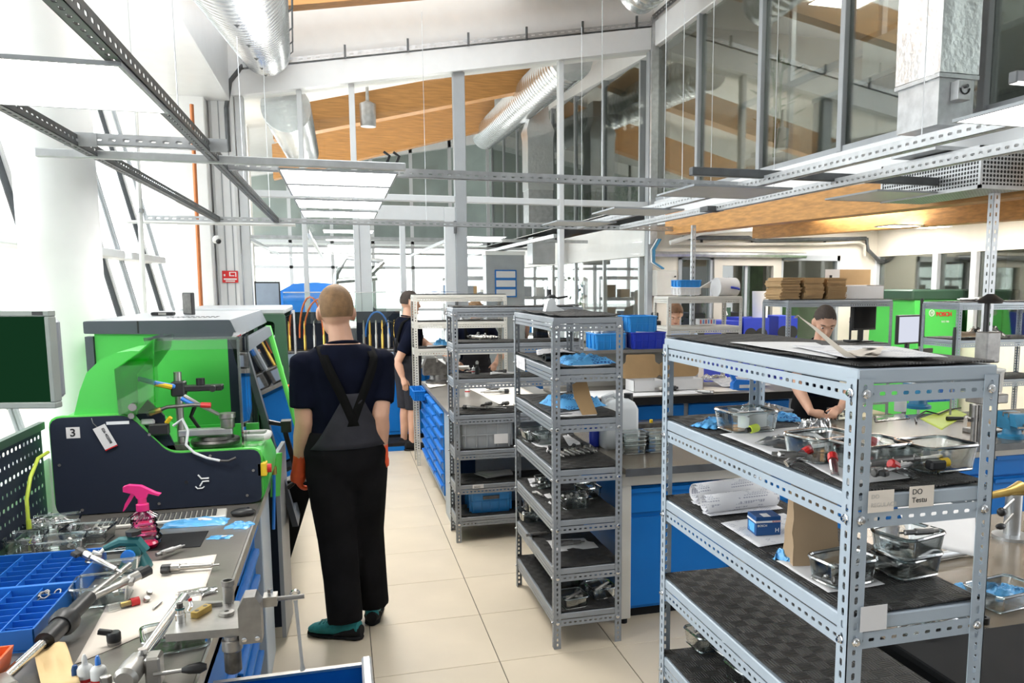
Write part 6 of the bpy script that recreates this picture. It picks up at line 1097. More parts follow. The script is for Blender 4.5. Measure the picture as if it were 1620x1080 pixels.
sheet('white sheet with an injector on it on the sixth board of the middle shelf', ((850, 856), (938, 850), (947, 866), (858, 875)), m6_, 'paper', .002); injector('dark injector lying on the white sheet of the sixth board', P_(925, 856, m6_+.016), 175, 2, 1.3); injector('dark injector at the back of the sixth board of the middle shelf', P_(870, 842, m6_+.016), 185, 2, 1.1)
for lb, x, y, zo in (('lower glass tub with parts at the left of the sixth board', 830, 822, 0), ('upper glass tub stacked at the left of the sixth board', 828, 805, .055)): p = GZ(x, y, m6_); tub(lb, (p.x+.03, p.y, m6_+zo), 5, .14, .16, .06); nuts('part in the %s stacked tub at the left of the sixth board' % ('upper' if zo else 'lower'), (p.x+.03, p.y, m6_+zo+.012), 6, (.04, .05), .03, 'parts in the stacked tubs of the sixth board', int(y))
for lb, x, y in (('glass tub with injectors at the front left of the bottom board of the middle shelf', 905, 955), ('glass tub with a dark injector at the right of the middle shelf\'s bottom board', 950, 940), ('glass tub farther back on the bottom board of the middle shelf', 895, 925)):
    p = GZ(x, y, m7_); tub(lb, (p.x, p.y, m7_), 8, .14, .15, .055); injector('dark injector in a tub on the bottom board of the middle shelf', (p.x-.05, p.y-.02, m7_+.03), 25, 2, .9, 'injectors on the bottom board', -.2); injector('dark injector in a tub on the bottom board of the middle shelf', (p.x-.04, p.y+.03, m7_+.03), -20, 0, .7, 'injectors on the bottom board', -.1)
bag('crumpled clear bag at the back of the bottom board of the middle shelf', P_(935, 915, m7_), .15, .15, .1, 0, 'bag_clear', seed=41, lab=False, name='clear_bag'); p = GZ(850, 885, m7_); injector('black injector part at the far left of the bottom board of the middle shelf', (p.x, p.y, m7_+.016), 60, 0, 1.); injector('second black part at the far left of the bottom board of the middle shelf', (p.x+.03, p.y-.08, m7_+.016), 100, 1, 1.)
CL = (.79, 1.64, 5.71, 5.97)
# ================================================================ on the shelf with the crates
for k in range(6): injector('%s dark injector from the left on the second board of the crate shelf' % ORD[k], P_(752+6*k, 528+k*.5, m2_+.016), 120, (0, 2)[k % 2], 1., 'injectors on the second board of the crate shelf', 0, k)
p = GZ(860, 528, m2_); tub('clear glass tub at the right of the second board of the crate shelf', (p.x, p.y, m2_), 0, .2, .14, .065); sheet('white sheet on the second board of the crate shelf', ((785, 523), (835, 521), (838, 530), (790, 533)), m2_, 'paper', .003)
sheet('crumpled white sheet on the third board of the crate shelf', ((762, 582), (800, 580), (812, 592), (775, 593)), m3_, 'paper', .008); injector('small black part on the white sheet of the crate shelf', P_(782, 587, m3_+.02), 0, 1, .9)
p = GZ(755, 592, m3_); bottle('spray_bottle', 'black and white trigger bottle on the third board of the crate shelf', (p.x, p.y, m3_), [(0, 0), (.016, 0), (.016, .05), (.008, .06), (.008, .075)], 'black_plastic', [(.01, .075), (.012, .09), (.006, .1)], 'white_plastic', 'spray bottle'); p = GZ(748, 590, m3_); bottle('glue_bottle', 'small white bottle with a red band on the third board of the crate shelf', (p.x, p.y, m3_), [(0, 0), (.014, 0), (.014, .04), (.006, .048)], 'white_plastic', [(.004, .048), (.002, .062)], 'white_plastic', band=(.0142, .012, .02, 'red')); injector('steel injector part lying at the left of the third board of the crate shelf', P_(735, 588, m3_+.016), 30, 0, .8)
for k, (x, lb) in enumerate(((765, 'left'), (793, 'right'))): injector('%s of two dark injectors on the fourth board of the crate shelf' % lb, P_(x+8, 645, m4_+.018), 150, 0, 1.1); injector('black part beside the %s injector on the fourth board of the crate shelf' % lb, P_(x-4, 640, m4_+.018), 40, 1, 1.1)
p = GY(772, 705, S3['y']+.02); t = crate('grey plastic crate labelled 110 186 on the crate shelf', (p.x-.005, S3['y']+.17, m5_), .37, .30, .19, 'grey_crate'); MB().box(.05, .15, -.155, -.152, .03, .10).build('label', 'paper', t, smooth=False); text('110 186', .027, 'black_ink', t, (.055, -.1535, .07), FACE_CAM, ext=.0003); text('S/K/G', .027, 'black_ink', t, (.065, -.1535, .038), FACE_CAM, ext=.0003)
bag('clear bag inside the grey crate', (p.x, S3['y']+.17, m5_+.11), .28, .22, .09, 0, 'bag_clear', seed=43, lab=False, name='clear_bag')
for k in range(3): sheet('crumpled white sheets stacked on the sixth board of the crate shelf, sheet %s' % ('lowest', 'middle', 'topmost')[k], ((746+k*3, 745-k), (800+k*2, 742-k), (812, 752-k), (770+k*3, 757-k)), m6_+.006*k, 'paper', .008)
p = GY(778, 815, S3['y']+.04); t = crate('blue plastic crate on the bottom board of the crate shelf', (p.x, S3['y']+.19, m7_), .30, .26, .165, 'blue_crate'); MB().box(-.06, .06, -.137, -.131, .10, .125).build('grip_slot', 'galv_dark', t, smooth=False); sheet('paper inside the blue crate on the crate shelf', [(p.x-.08, S3['y']+.1, m7_+.15), (p.x+.08, S3['y']+.1, m7_+.14), (p.x+.1, S3['y']+.27, m7_+.16), (p.x-.05, S3['y']+.27, m7_+.17)], 0, 'paper', .006, px=False)
CL = (.74, 1.6, 8.34, 8.59)
# far narrow shelf
sheet('white papers on top of the far narrow shelf', ((680, 470), (765, 468), (770, 473), (685, 474)), 1.746, 'paper', .01); sheet('blue folder on top of the far narrow shelf', ((725, 466), (770, 465), (775, 470), (730, 471)), 1.76, 'blue_dark', .01, 'folder', 'folder'); bag('clear bag on the second board of the far narrow shelf', P_(682, 495, 1.476), .2, .18, .16, 0, 'bag_clear', seed=50, lab=False, name='clear_bag'); sheet('white sheets on the second board of the far narrow shelf', ((735, 500), (770, 498), (775, 505), (738, 508)), 1.476, 'paper', .02); sheet('white paper on the third board of the far narrow shelf', ((672, 543), (700, 541), (704, 548), (675, 549)), 1.21, 'paper', .01); bag('blue glove bundle on the third board of the far narrow shelf', P_(688, 541, 1.21), .14, .12, .08, 0, 'bag_blue', seed=51, lab=False)
CL = None
# ================================================================ on the aisle bench
p = GZ(685, 592, ZB); t = bottle('spray_can', 'blue and yellow spray can with a red top on the aisle bench', (.93, 7.0, ZB), [(0, 0), (.033, 0), (.033, .15), (.024, .165), (.024, .17)], 'blue_dark', [(.022, .17), (.022, .20), (.014, .21), (0, .21)], 'red', 'spray can', band=(.033, .09, .13, 'yellow')); text('WD', .03, 'blue_dark', t, (-.02, -.036, .097), FACE_CAM)
bottle('glue_bottle', 'white bottle with a red band beside the spray can', (1.03, 6.98, ZB), [(0, 0), (.022, 0), (.022, .1), (.012, .115)], 'white_plastic', [(.008, .115), (.004, .15)], 'white_plastic', band=(.0225, .04, .05, 'red'))
def vise(label, loc, a, s, mat):
    t = thing('bench_vise', label, 'vise', loc, math.radians(a)); t.scale = (s,)*3
    MB().lathe([(0, 0), (.085, 0), (.085, .02), (.06, .03), (.055, .06)], n=18).build('base', mat, t); MB().loft([[(-.05, -.06, .06), (.05, -.06, .06), (.05, .1, .06), (-.05, .1, .06)], [(-.055, -.05, .12), (.055, -.05, .12), (.055, .1, .12), (-.055, .1, .12)], [(-.06, .02, .17), (.06, .02, .17), (.06, .08, .17), (-.06, .08, .17)]]).build('fixed_jaw', mat, t, smooth=False)
    MB().loft([[(-.055, -.13, .09), (.055, -.13, .09), (.055, -.06, .09), (-.055, -.06, .09)], [(-.06, -.10, .17), (.06, -.10, .17), (.06, -.05, .17), (-.06, -.05, .17)]]).build('sliding_jaw', mat, t, smooth=False); MB().box(-.06, .06, -.05, -.038, .145, .172).box(-.06, .06, .008, .02, .145, .172).build('jaw_plate', 'steel', t, smooth=False); MB().cyl((0, -.2, .10), (0, .05, .10), .014).build('screw', 'steel', t); MB().cyl((-.09, -.19, .10), (.09, -.19, .10), .007).build('handle', 'steel', t); return t
vise('dark bench vise at the aisle corner of the long drawer bench', (.90, 8.0, ZB), 90, 1.5, 'steel_dark')
t = crate('open blue tray drawer hooked on the aisle bench corner', (.695, 8.0, .74), .11, .4, .1, 'blue_cab', name='blue_tray'); sheet('folded cream cloth on the aisle bench', ((672, 606), (700, 602), (706, 610), (680, 615)), ZB, 'paper_cream', .01, 'cloth', 'cloth'); sheet('long white work cloth across the aisle bench behind the shelf', ((735, 612), (800, 602), (880, 640), (800, 645)), ZB, 'paper_cream', .008, 'cloth', 'cloth')
for k in range(4): injector('%s dark injector from the left on the aisle bench cloth' % ORD[k], P_(760+10*k, 620-2*k, ZB+.03), 40*k, (0, 1)[k % 2], 1.4, 'injectors on the aisle bench')
# ================================================================ on the first bench row behind the middle shelf
p = GZ(978, 706, ZB); t = thing('canister', 'white plastic canister with a black cap behind the middle shelf', 'canister', (p.x, p.y, ZB)); MB().loft([[(x*f, y*f, z) for x, y in rrect(.085, .06, .02)] for z, f in ((0, .95), (.01, 1), (.17, 1), (.20, .8), (.215, .5))]).build('body', 'white_haze', t); MB().tube([(-.07, 0, .16), (-.075, 0, .22), (-.03, 0, .235), (.0, 0, .215)], .013, 8).build('handle', 'white_haze', t); MB().lathe([(0, .2), (.022, .2), (.022, .235), (0, .235)], (.05, 0, 0), 14).build('cap', 'black_plastic', t)
t.scale = (1.25, 1.25, 1.35)
p = GZ(940, 705, ZB); bottle('blue_jar', 'blue plastic jar beside the white canister', (p.x, p.y, ZB), [(0, 0), (.03, 0), (.03, .09), (.025, .1)], 'blue_royal', [(.027, .1), (.027, .12), (0, .12)], 'blue_royal', 'jar')
for k in range(4):
    p = GZ(1000, 716, ZB); tub('glass tub in the left stack right of the white canister, %s from the bottom' % ('first', 'second', 'third', 'fourth')[k], (p.x, p.y, ZB+.001+.022*k), 3, .15, .12, .055); p = GZ(1038, 713, ZB); tub('glass tub in the right stack near the front shelf, %s from the bottom' % ('first', 'second', 'third', 'fourth')[k], (p.x, p.y, ZB+.001+.022*k), 3, .15, .12, .055)
t = thing('wood_block', 'dark wooden block with a yellow button beside the glass stacks', 'block', P_(1030, 675, ZB)); MB().box(-.15, .15, -.04, .05, 0, .03).build('block', 'steel_dark', t, smooth=False); MB().lathe([(0, .03), (.012, .03), (.012, .05), (0, .05)], (.0, 0, 0), 10).build('button', 'yellow', t)
# ================================================================ carton bench
sheet('white cover sheets on the carton bench', [(1.85, 6.55, ZB+.001), (3.1, 6.55, ZB+.001), (3.1, 7.0, ZB+.001), (1.85, 7.0, ZB+.001)], 0, 'paper', .004, px=False, n=20); sheet('second cover sheet to the right on the carton bench', [(3.1, 6.6, ZB+.001), (3.45, 6.6, ZB+.001), (3.45, 6.95, ZB+.001), (3.12, 6.95, ZB+.001)], 0, 'paper_cream', .006, px=False)
def flapbox(label, xl, xr, yb, yt, Y):
    a, b = GY(xl, yb, Y), GY(xr, yt, Y); w = b.x-a.x; t = thing('carton', label, 'carton', (a.x, Y, ZB+.005)); e = .004
    for nm, q in (('wall', (0, w, 0, e, 0, .10)), ('wall', (0, w, .22, .22+e, 0, .10)), ('wall', (0, e, 0, .22, 0, .10)), ('wall', (w-e, w, 0, .22, 0, .10)), ('bottom', (0, w, 0, .22, 0, e))): MB().box(*q).build(nm, 'paper', t, smooth=False)
    MB().prism(rounded([(-.02, .1), (-.05, .13), (-.05, .22), (.0, .25), (.0, .32), (w, .32), (w, .25), (w+.05, .22), (w+.05, .13), (w+.02, .1)], .02), 'y', .215, .22).build('lid_flap', 'card', t, smooth=False); return t
flapbox('open white carton with a brown lid flap on the bench, left one', 1003, 1050, 606, 590, 6.78); flapbox('open white carton with a brown lid flap, right one behind the front shelf post', 1064, 1113, 604, 588, 6.80)
for lb, x, w, h, Y, z, mt in (('light blue crate at the left on the raised shelf', 958, .29, .15, 7.18, 1.25, 'blue_crate'), ('light blue crate stacked on the dark blue one', 1008, .28, .15, 7.2, 1.405, 'blue_crate'), ('dark royal blue crate at the right end of the raised shelf', 1018, .33, .155, 7.18, 1.25, 'blue_royal')): p = GY(x, 550, Y); crate(lb, (p.x, Y, z), w, .3, h, mt)
p = GY(1016, 533, 7.1); sheet('folded papers sticking out of the royal blue crate', [(p.x-.08, 7.04, 1.38), (p.x+.1, 7.05, 1.38), (p.x+.1, 7.08, 1.43), (p.x-.08, 7.08, 1.43)], 0, 'paper', .008, px=False); bag('dark clear bag of parts on the left light blue crate', (GY(960, 530, 7.2).x, 7.18, 1.37), .3, .25, .2, 0, 'bag_clear', seed=61, lab=False, name='clear_bag')
for k, (x, y) in enumerate(((1018, 612), (1032, 610), (1100, 618))): injector('%s black injector from the left on the carton bench sheets' % ORD[k], P_(x, y, ZB+.03), 300, (0, 0, 2)[k], 1.5, 'injectors on the carton bench')
p = GZ(1180, 616, ZB); t = thing('bag_sealer', 'blue bench bag sealer with a raised arm behind the front shelf', 'sealer', (p.x, p.y, ZB), -.1); MB().prism([(-.14, 0), (-.14, .06), (-.11, .10), (.1, .08), (.14, .06), (.14, 0)], 'y', -.04, .04).build('base', 'blue_box', t, smooth=False); MB().loft([[(-.13, -.02, .08), (-.09, -.02, .08), (-.09, .02, .08), (-.13, .02, .08)], [(-.2, -.02, .22), (-.165, -.02, .22), (-.165, .02, .22), (-.2, .02, .22)], [(-.22, -.02, .24), (-.22, -.02, .26), (-.22, .02, .26), (-.22, .02, .24)]]).build('arm', 'blue_box', t, smooth=False); MB().box(-.08, .02, -.042, -.04, .02, .05).build('label', 'paper', t, smooth=False); MB().box(-.1, .1, -.006, .006, .1, .104).build('sealing_bar', 'steel', t, rot=(0, .06, 0), smooth=False)
bag('clear bags of parts left of the blue sealer', P_(1130, 600, ZB), .25, .2, .06, 0, 'bag_clear', seed=63, name='clear_bag'); sheet('white printed sheets behind the blue sealer', [(3.4, 6.85, ZB+.01), (3.9, 6.85, ZB+.01), (3.9, 7.2, ZB+.05), (3.4, 7.2, ZB+.05)], 0, 'print_paper', .01, px=False)
for k in range(8): tag(put('nut', _nut[1], None, (3.75+.05*(k % 4), 7.0+.06*(k//4), ZB+.05), (PI, 0, 0), 1.8), 'black fitting standing in rows behind the blue sealer', 'fitting', 'fittings behind the sealer')
p = GZ(1195, 672, ZB); crate('light grey crate with clear bags behind the front shelf tub', (p.x+.02, p.y-.02, ZB+.001), .36, .26, .12, 'shelf_grey'); bag('clear bags in the light grey crate', (p.x+.02, p.y-.02, ZB+.06), .28, .2, .12, 0, 'bag_clear', seed=65, lab=False, name='clear_bag')
# ================================================================ on the long right bench
p = GZ(1342, 662, ZB); tub('dark glass tub of parts in front of the right worker\'s hands', (p.x-.03, p.y+.02, ZB), 0, .2, .15, .07); nuts('dark part in the tub before the right worker', (p.x-.03, p.y+.02, ZB+.012), 14, (.06, .04), .05, 'parts before the right worker', 77)
sheet('small flat packets of clear film on the long right bench', ((1380, 658), (1430, 654), (1440, 662), (1385, 668)), ZB, 'bag_clear', .006, 'film_packet', 'packet'); bag('pale clear bag near the worker\'s left hand', P_(1270, 668, ZB), .12, .08, .03, 0, 'bag_clear', seed=71, lab=False, name='clear_bag')
p = GZ(1424, 650, ZB); t = thing('label_roll', 'white roll of labels standing on the long right bench', 'label roll', (p.x, p.y, ZB)); MB().lathe([(.02, 0), (.045, 0), (.045, .08), (.02, .08), (.02, 0)], n=20, cap=False).build('roll', 'white_plastic', t); MB().lathe([(.016, 0), (.02, 0), (.02, .08), (.016, .08)], n=14, cap=False).build('core', 'card', t)
p = GZ(1452, 645, ZB); vise('cyan blue bench vise in the middle of the long right bench', (p.x, p.y, ZB), 20, 1.15, 'cyan_vise'); p = GZ(1600, 692, ZB); vise('cyan blue bench vise at the right edge of the picture', (p.x, p.y, ZB), -10, .95, 'cyan_vise')
sheet('yellow-green cutting board on the long right bench', ((1455, 662), (1505, 645), (1530, 655), (1490, 680)), ZB, 'lime', .001, 'cutting_board', 'board', thick=.004)
t = thing('cable', 'black cable looped on the long right bench', 'cable', (0, 0, ZB)); MB().tube([GZ(x, y, ZB+.01)-V(0, 0, ZB) for x, y in ((1450, 668), (1448, 660), (1465, 650), (1485, 655), (1500, 648), (1520, 645))], .006, 6).build('cord', 'black_plastic', t); q = GZ(1498, 662, ZB+.015)-V(0, 0, ZB); MB().tube([q, q+V(.12, -.02, .0)], [.016, .012], 10).build('adapter', 'black_plastic', t)
sheet('paper pad with a dark tool at the right of the long bench', ((1530, 668), (1620, 665), (1620, 675), (1530, 680)), ZB+.02, 'kraft', .004, 'tool_tray', 'tray')
p = GZ(1543, 725, ZB); t = thing('steel_rods', 'pair of upright steel rods in a holder at the bench edge behind the front shelf', 'rods', (GY(1541, 700, 3.96).x, 3.97, ZB))
for x in (0, .04): MB().cyl((x, 0, 0), (x, 0, .24), .017, n=12).build('rod', 'iron', t)
MB().box(-.03, .07, -.01, .02, .14, .165).build('holder', 'black_plastic', t, smooth=False); MB().cyl((.0, 0, .15), (-.06, -.0, .17), .008).build('lever', 'steel', t)
p = GZ(1590, 690, ZB); t = thing('arbor_press', 'steel bench press with a round column at the right edge', 'press', (p.x-.04, p.y+.12, ZB)); MB().box(-.1, .1, -.08, .1, 0, .03, b=.005).build('foot', 'iron', t, smooth=False); MB().cyl((0, .05, .03), (0, .05, .62), .022, n=16).build('column', 'steel', t); MB().box(-.1, .12, -.05, .09, .2, .26, b=.006).build('table', 'iron', t, smooth=False); MB().box(-.05, .06, -.02, .09, .46, .66, b=.008).build('head', 'iron', t, smooth=False); MB().lathe([(.04, .26), (.04, .27)], (0, .05, 0), 16).build('collar', 'white_plastic', t); MB().cyl((-.02, .03, .66), (-.02, .03, .86), .018).build('ram', 'black_plastic', t); MB().lathe([(0, .84), (.07, .84), (.08, .86), (.02, .9)], (-.0, .03, 0), 16).build('lever_plate', 'black_plastic', t)
p = GZ(1548, 660, ZB); t = thing('spring_tool', 'black spring and brass nut tool behind the right post of the front shelf', 'tool', (p.x, p.y, ZB)); m = MB(); m.tube([V(.02*math.cos(k*.8), .02*math.sin(k*.8), .2+.0045*k) for k in range(50)], .005, 6); m.build('spring', 'steel_dark', t); MB().lathe([(.0, .1), (.026, .1), (.026, .2), (0, .2)], n=8).build('nut', 'brass', t); MB().box(-.06, .03, -.03, .03, 0, .1).build('block', 'iron', t, smooth=False); MB().lathe([(.0, .42), (.012, .42), (.014, .62), (.01, .65), (0, .65)], (-.12, .15, .0), 12).build('handle', 'black_plastic', t); MB().cyl((-.12, .15, 0), (-.12, .15, .42), .008).build('stem', 'iron', t)
p = GZ(1560, 640, ZB); t = thing('bucket', 'white plastic bucket behind the bench press', 'bucket', (p.x+.1, p.y+.1, ZB)); MB().lathe([(0, 0), (.1, 0), (.12, .28), (.112, .28), (.094, .01)], n=20, cap=False).build('pail', 'white_plastic', t); MB().lathe([(.12, .26), (.127, .262), (.127, .28), (.12, .282)], n=20, cap=False).build('rim', 'white_plastic', t)
p = GZ(1530, 640, ZB); crate('blue parts bin behind the spring tool', (p.x-.1, p.y+.3, ZB), .3, .2, .12, 'blue_box')
# ================================================================ on the near right bench
p = GZ(1472, 1000, ZB); tub('yellowish glass tub on the near right bench below the front shelf', (p.x, p.y, ZB), 12, .17, .13, .06); tub('second glass tub at the right edge of the near right bench', (p.x+.36, p.y+.12, ZB), 8, .2, .14, .05)
bag('blue plastic wrap on the near right bench, left piece', P_(1550, 935, ZB), .14, .1, .03, -20, 'bag_blue', seed=81, lab=False); bag('blue plastic wrap on the near right bench, right piece', P_(1600, 942, ZB), .12, .1, .035, 30, 'bag_blue', seed=82, lab=False); bag('clear zip bag with a white label on the near right bench', P_(1575, 1003, ZB), .09, .075, .01, -30, 'bag_clear', seed=83, name='parts_bag')
p = GZ(1556, 985, ZB); t = thing('black_ring', 'small black plastic ring on the near right bench', 'ring', (p.x, p.y, ZB)); MB().lathe([(.008, 0), (.016, 0), (.016, .018), (.008, .018), (.008, 0)], n=14, cap=False).build('ring', 'black_plastic', t); MB().lathe([(.005, .002), (.008, .002), (.008, .012)], n=12, cap=False).build('insert', 'steel_dark', t)
p = GZ(1500, 875, ZB+.02); t = thing('spanner', 'thick chrome spanner lying on the near right bench', 'spanner', (p.x, p.y, ZB+.016), .12); MB().tube([(-.08, 0, 0), (.08, 0, 0)], .014, 12).build('grip', 'galv_light', t); MB().tube([(.08, 0, 0), (.10, 0, 0), (.12, -.012, 0), (.15, -.014, 0)], [.016, .02, .018, .012], 10, flat=.6).build('jaw', 'chrome', t)
p = GZ(1600, 850, ZB); t = thing('holding_clamp', 'steel holding clamp with two black lever balls at the right edge', 'clamp', (p.x, p.y, ZB)); MB().lathe([(.0, 0), (.07, 0), (.07, .012), (.03, .016), (.03, .17), (.0, .17)], n=18).build('stand', 'galv', t); MB().tube([(-.14, 0, .17), (-.03, 0, .18), (.03, 0, .19)], [.012, .016, .03], 12).build('arm', 'brass', t); MB().cyl((-.12, 0, .17), (-.12, 0, .23), .012).build('pin', 'steel', t)
for z, b_ in ((.115, 0), (.06, 1)): MB().tube([(-.02, -.02, z+.04), (-.075, -.03, z+.01*(1-b_))], .005, 8).build('lever', 'steel', t); MB().ell((-.085, -.032, z), (.022 if b_ else .017, .013 if b_ else .017, .012 if b_ else .017)).build('lever_knob', 'black_plastic', t)
# ================================================================ background right: shelves, cartons, blue cabinets
YS = 7.5
def bgshelf(label, xl, xr, yt, Y, levels, d=.5, mat='shelf_grey', **k):
    a, b = GY(xl, yt, Y), GY(xr, yt, Y); return shelf('slotted_shelf', label, (a.x, Y, 0), b.x-a.x, d, a.z, [a.z+.02]+levels, mat, bolts=False, **k), a, b
sh6, a6, b6 = bgshelf('shelf with a stack of folded cartons on top behind the right worker', 1247, 1413, 478, 7.0, [1.25, .7], .5)
zt = a6.z+.026
fb = MB().box(0, .21, 0, .3, 0, .0085).mesh('sheet_bundle', 'card', smooth=False); rnd = random.Random(3)
for c_ in range(3):
    n_ = 24
    for k in range(n_): o = tag(put('folded_carton', fb, None, (GY(1237+37*c_, 470, 7.05).x+rnd.uniform(-.006, .006)+.014*(k//7 % 2), 7.08+rnd.uniform(-.02, .01), zt+.0088*k), (0, 0, rnd.uniform(-.04, .04))), 'flat brown folded carton in the %s stack behind the right worker' % ('left', 'middle', 'right')[c_], 'carton', 'folded cartons in three stacks')
p = GY(1345, 470, 7.0); t = thing('carton', 'open brown carton with printed white side next to the folded cartons', 'carton', (p.x, 7.1, zt)); e = .004; wq = GY(1408, 470, 7.0).x-p.x
for q in ((0, wq, 0, e, 0, .13), (0, wq, .28, .28+e, 0, .14), (0, e, 0, .28, 0, .14), (wq-e, wq, 0, .28, 0, .14)): MB().box(*q).build('wall', 'paper', t, smooth=False)
MB().box(.1, wq+.04, .285, .29, .13, .30).build('lid_flap', 'card', t, smooth=False); MB().box(-.05, .12, .27, .275, .08, .30).build('side_flap', 'paper', t, smooth=False); MB().box(.0, .03, .268, .27, .18, .24).box(.06, .09, .268, .27, .1, .16).build('printed_mark', 'black_ink', t, smooth=False)
p = GY(1345, 540, 7.1); t = thing('test_stand', 'dark microscope stand on the middle board behind the right worker', 'stand', (p.x+.1, 7.2, 1.26)); MB().box(-.06, .06, -.05, .08, 0, .02).build('foot', 'black_plastic', t, smooth=False); MB().cyl((0, .05, .02), (0, .05, .25), .012).build('column', 'black_plastic', t); MB().tube([(0, .05, .2), (0, -.03, .22), (0, -.03, .12)], .018, 8).build('head', 'black_plastic', t)
monitor('black back of a monitor on the shelf behind the right worker', (b6.x-.2, 7.2, 1.26), .2, .34, .3, 'black_matte', 'black_plastic')
# paper roll shelf and the blue hole cabinets
sh7, a7, b7 = bgshelf('light shelf with a paper roll and a small striped box, left of the glazed door', 1057, 1175, 472, 7.6, [1.42, .8], .4, 'shelf_beige', mats=False)
p = GY(1150, 462, 7.7); t = thing('paper_roll', 'large white paper roll on the top of the light shelf', 'paper roll', (p.x-.08, 7.8, a7.z+.11), rot=(0, 0, .15)); MB().lathe([(0, 0), (.1, 0), (.1, .24), (0, .24)], n=28, d=(1, 0, 0)).build('roll', 'paper', t); MB().prism([(-.1, -.0), (.0, .1), (.3, .0), (.3, -.006), (.0, .09)], 'x', 0, .24).build('loose_sheet', 'paper', t, (0, 0, 0), (0, 0, PI*0), smooth=False); MB().tube([(.12, -.102, 0), (.2, -.11, -.01), (.22, -.11, -.02)], .012, 8).build('roll_cutter', 'blue_royal', t)
p = GY(1090, 455, 7.7); 
for k, (mt, z) in enumerate((('paper', 0), ('blue_crate', .08))): t = crate('%s slatted basket in the pile beside the paper roll' % ('lower cream', 'upper blue')[k], (p.x+.02, 7.82, a7.z+.03+z), .24, .22, .075 if k else .08, mt, name='basket')
p = GY(1120, 513, 7.75); t = thing('striped_box', 'small white and blue striped box on the middle board of the light shelf', 'box', (p.x-.1, 7.75, 1.43)); MB().box(0, .19, 0, .1, 0, .06).build('carton', 'paper', t, smooth=False)
for k in range(6): MB().box(.012+.03*k, .024+.03*k, -.001, 0, .01, .05).build('stripe', 'blue_crate' if k % 2 else 'red', t, smooth=False)
p = GY(1148, 495, YP+.015); t = thing('exit_sign', 'small green emergency sign by the glazed door', 'sign', p); MB().box(-.08, .08, 0, .01, -.08, .08).build('sign_plate', 'green_dark', t, smooth=False); MB().tube([(-.05, -.002, .04), (.0, -.002, .02), (.02, -.002, -.03)], .015, 6).build('pictogram', 'lettering_white', t)
def holecab(label, xl, xr, yt, Y):
    a, b = GY(xl, yt, Y), GY(xr, yt, Y); w = b.x-a.x; t = thing('blue_cabinet', label, 'cabinet', (a.x, Y, 0)); MB().box(0, w, 0, .5, 0, a.z).build('body', 'blue_royal', t, smooth=False)
    for k in range(2): MB().cyl((w*(.28+.42*k), -.004, a.z-.22), (w*(.28+.42*k), .002, a.z-.22), .09, n=20).build('round_opening', 'black_ink', t)
    return t
holecab('royal blue cabinet with round openings left of the door post', 1141, 1172, 508, 9.6); holecab('royal blue cabinet with round openings in front of the glazed door', 1177, 1217, 503, 9.6); holecab('royal blue cabinet right of the glazed door', 1232, 1262, 500, 9.8)
p = GY(1208, 500, 9.7); t = thing('rolled_sheet', 'white rolled sheet standing on the blue cabinet', 'paper roll', (p.x, 9.8, GY(1208, 503, 9.6).z)); MB().lathe([(.1, 0), (.11, .35), (.105, .35), (.095, 0)], n=16, cap=False).build('roll', 'paper', t); MB().cyl((0, 0, 0), (0, 0, .006), .1).build('base_disc', 'paper', t)
# right-hand shelf
sh8, a8, b8 = bgshelf('pale shelf at the right edge with papers and clear bags', 1518, 1680, 482, 6.2, [1.33, .95], .5, 'shelf_blue_grey')
sheet('pile of kraft papers on the upper board of the right edge shelf', [(a8.x+.1, 6.25, 1.345), (a8.x+.4, 6.25, 1.345), (a8.x+.45, 6.5, 1.38), (a8.x+.2, 6.5, 1.38)], 0, 'kraft', .02, px=False); bag('clear bags on the upper board of the right edge shelf', (a8.x+.5, 6.4, 1.34), .3, .25, .12, 0, 'bag_clear', seed=91, name='clear_bag'); bag('brown paper wrapping on the lower board of the right edge shelf', (a8.x+.3, 6.4, .96), .4, .3, .15, 0, 'kraft', seed=92, lab=False, name='wrapping')
for k in range(4): injector('dark injector on top of the right edge shelf', (a8.x+.1+.16*k, 6.35, a8.z+.045), 20*k, k % 3, 1.6, 'injectors on the right edge shelf')
# ================================================================ behind the glass: calendar, car, shelves
p = GY(800, 428, 12.5); t = thing('wall_calendar', 'blue and white wall calendar on a post behind the partition', 'calendar', (p.x-.17, 12.5, GY(800, 470, 12.5).z)); H_ = .4
MB().box(0, .34, 0, .008, 0, .42).build('board', 'blue_cab', t, smooth=False)
for k in range(3): MB().box(.02, .32, -.004, 0, .02+.14*k, .12+.14*k).build('month_page', 'print_paper', t, smooth=False)
t = thing('wall_partition_post', 'grey pier behind the partition that carries the calendar', 'pier', (p.x-.3, 12.52, 0)); MB().box(0, .6, 0, .3, 0, 2.3).build('core', 'frame_grey', t, smooth=False); MB().box(-.01, .61, -.01, .31, 2.3, 2.36).build('head_plate', 'white_wall', t, smooth=False)
p = GY(500, 482, 12.6); t = thing('blue_car', 'bright blue tractor bonnet behind the glass partition', 'vehicle', (p.x, 12.6, 0)); w = 1.1
MB().prism([(-.6, 1.2), (-.6, 1.6), (-.5, 1.75), (-.3, 1.86), (.0, 1.88), (.25, 1.86), (.25, 1.2)], 'y', 0, .7).build('bonnet', 'car_blue', t, ang=40); MB().box(-.6, 1.0, 0, .7, .5, 1.2).build('chassis', 'galv_dark', t, smooth=False)
for pts in ([(.25, .35, 1.3), (.30, .35, 2.0), (.45, .35, 2.25), (1.0, .35, 2.2)], [(.5, .35, 1.3), (.7, .35, 1.9), (1.0, .35, 2.2)], [(.3, .35, 1.9), (.9, .35, 1.95)]): MB().tube(pts, .04, 8).build('cab_frame', 'galv', t)
MB().box(.3, 1.0, .02, .03, 1.3, 2.1).build('cab_window', 'pane_dark', t, smooth=False)
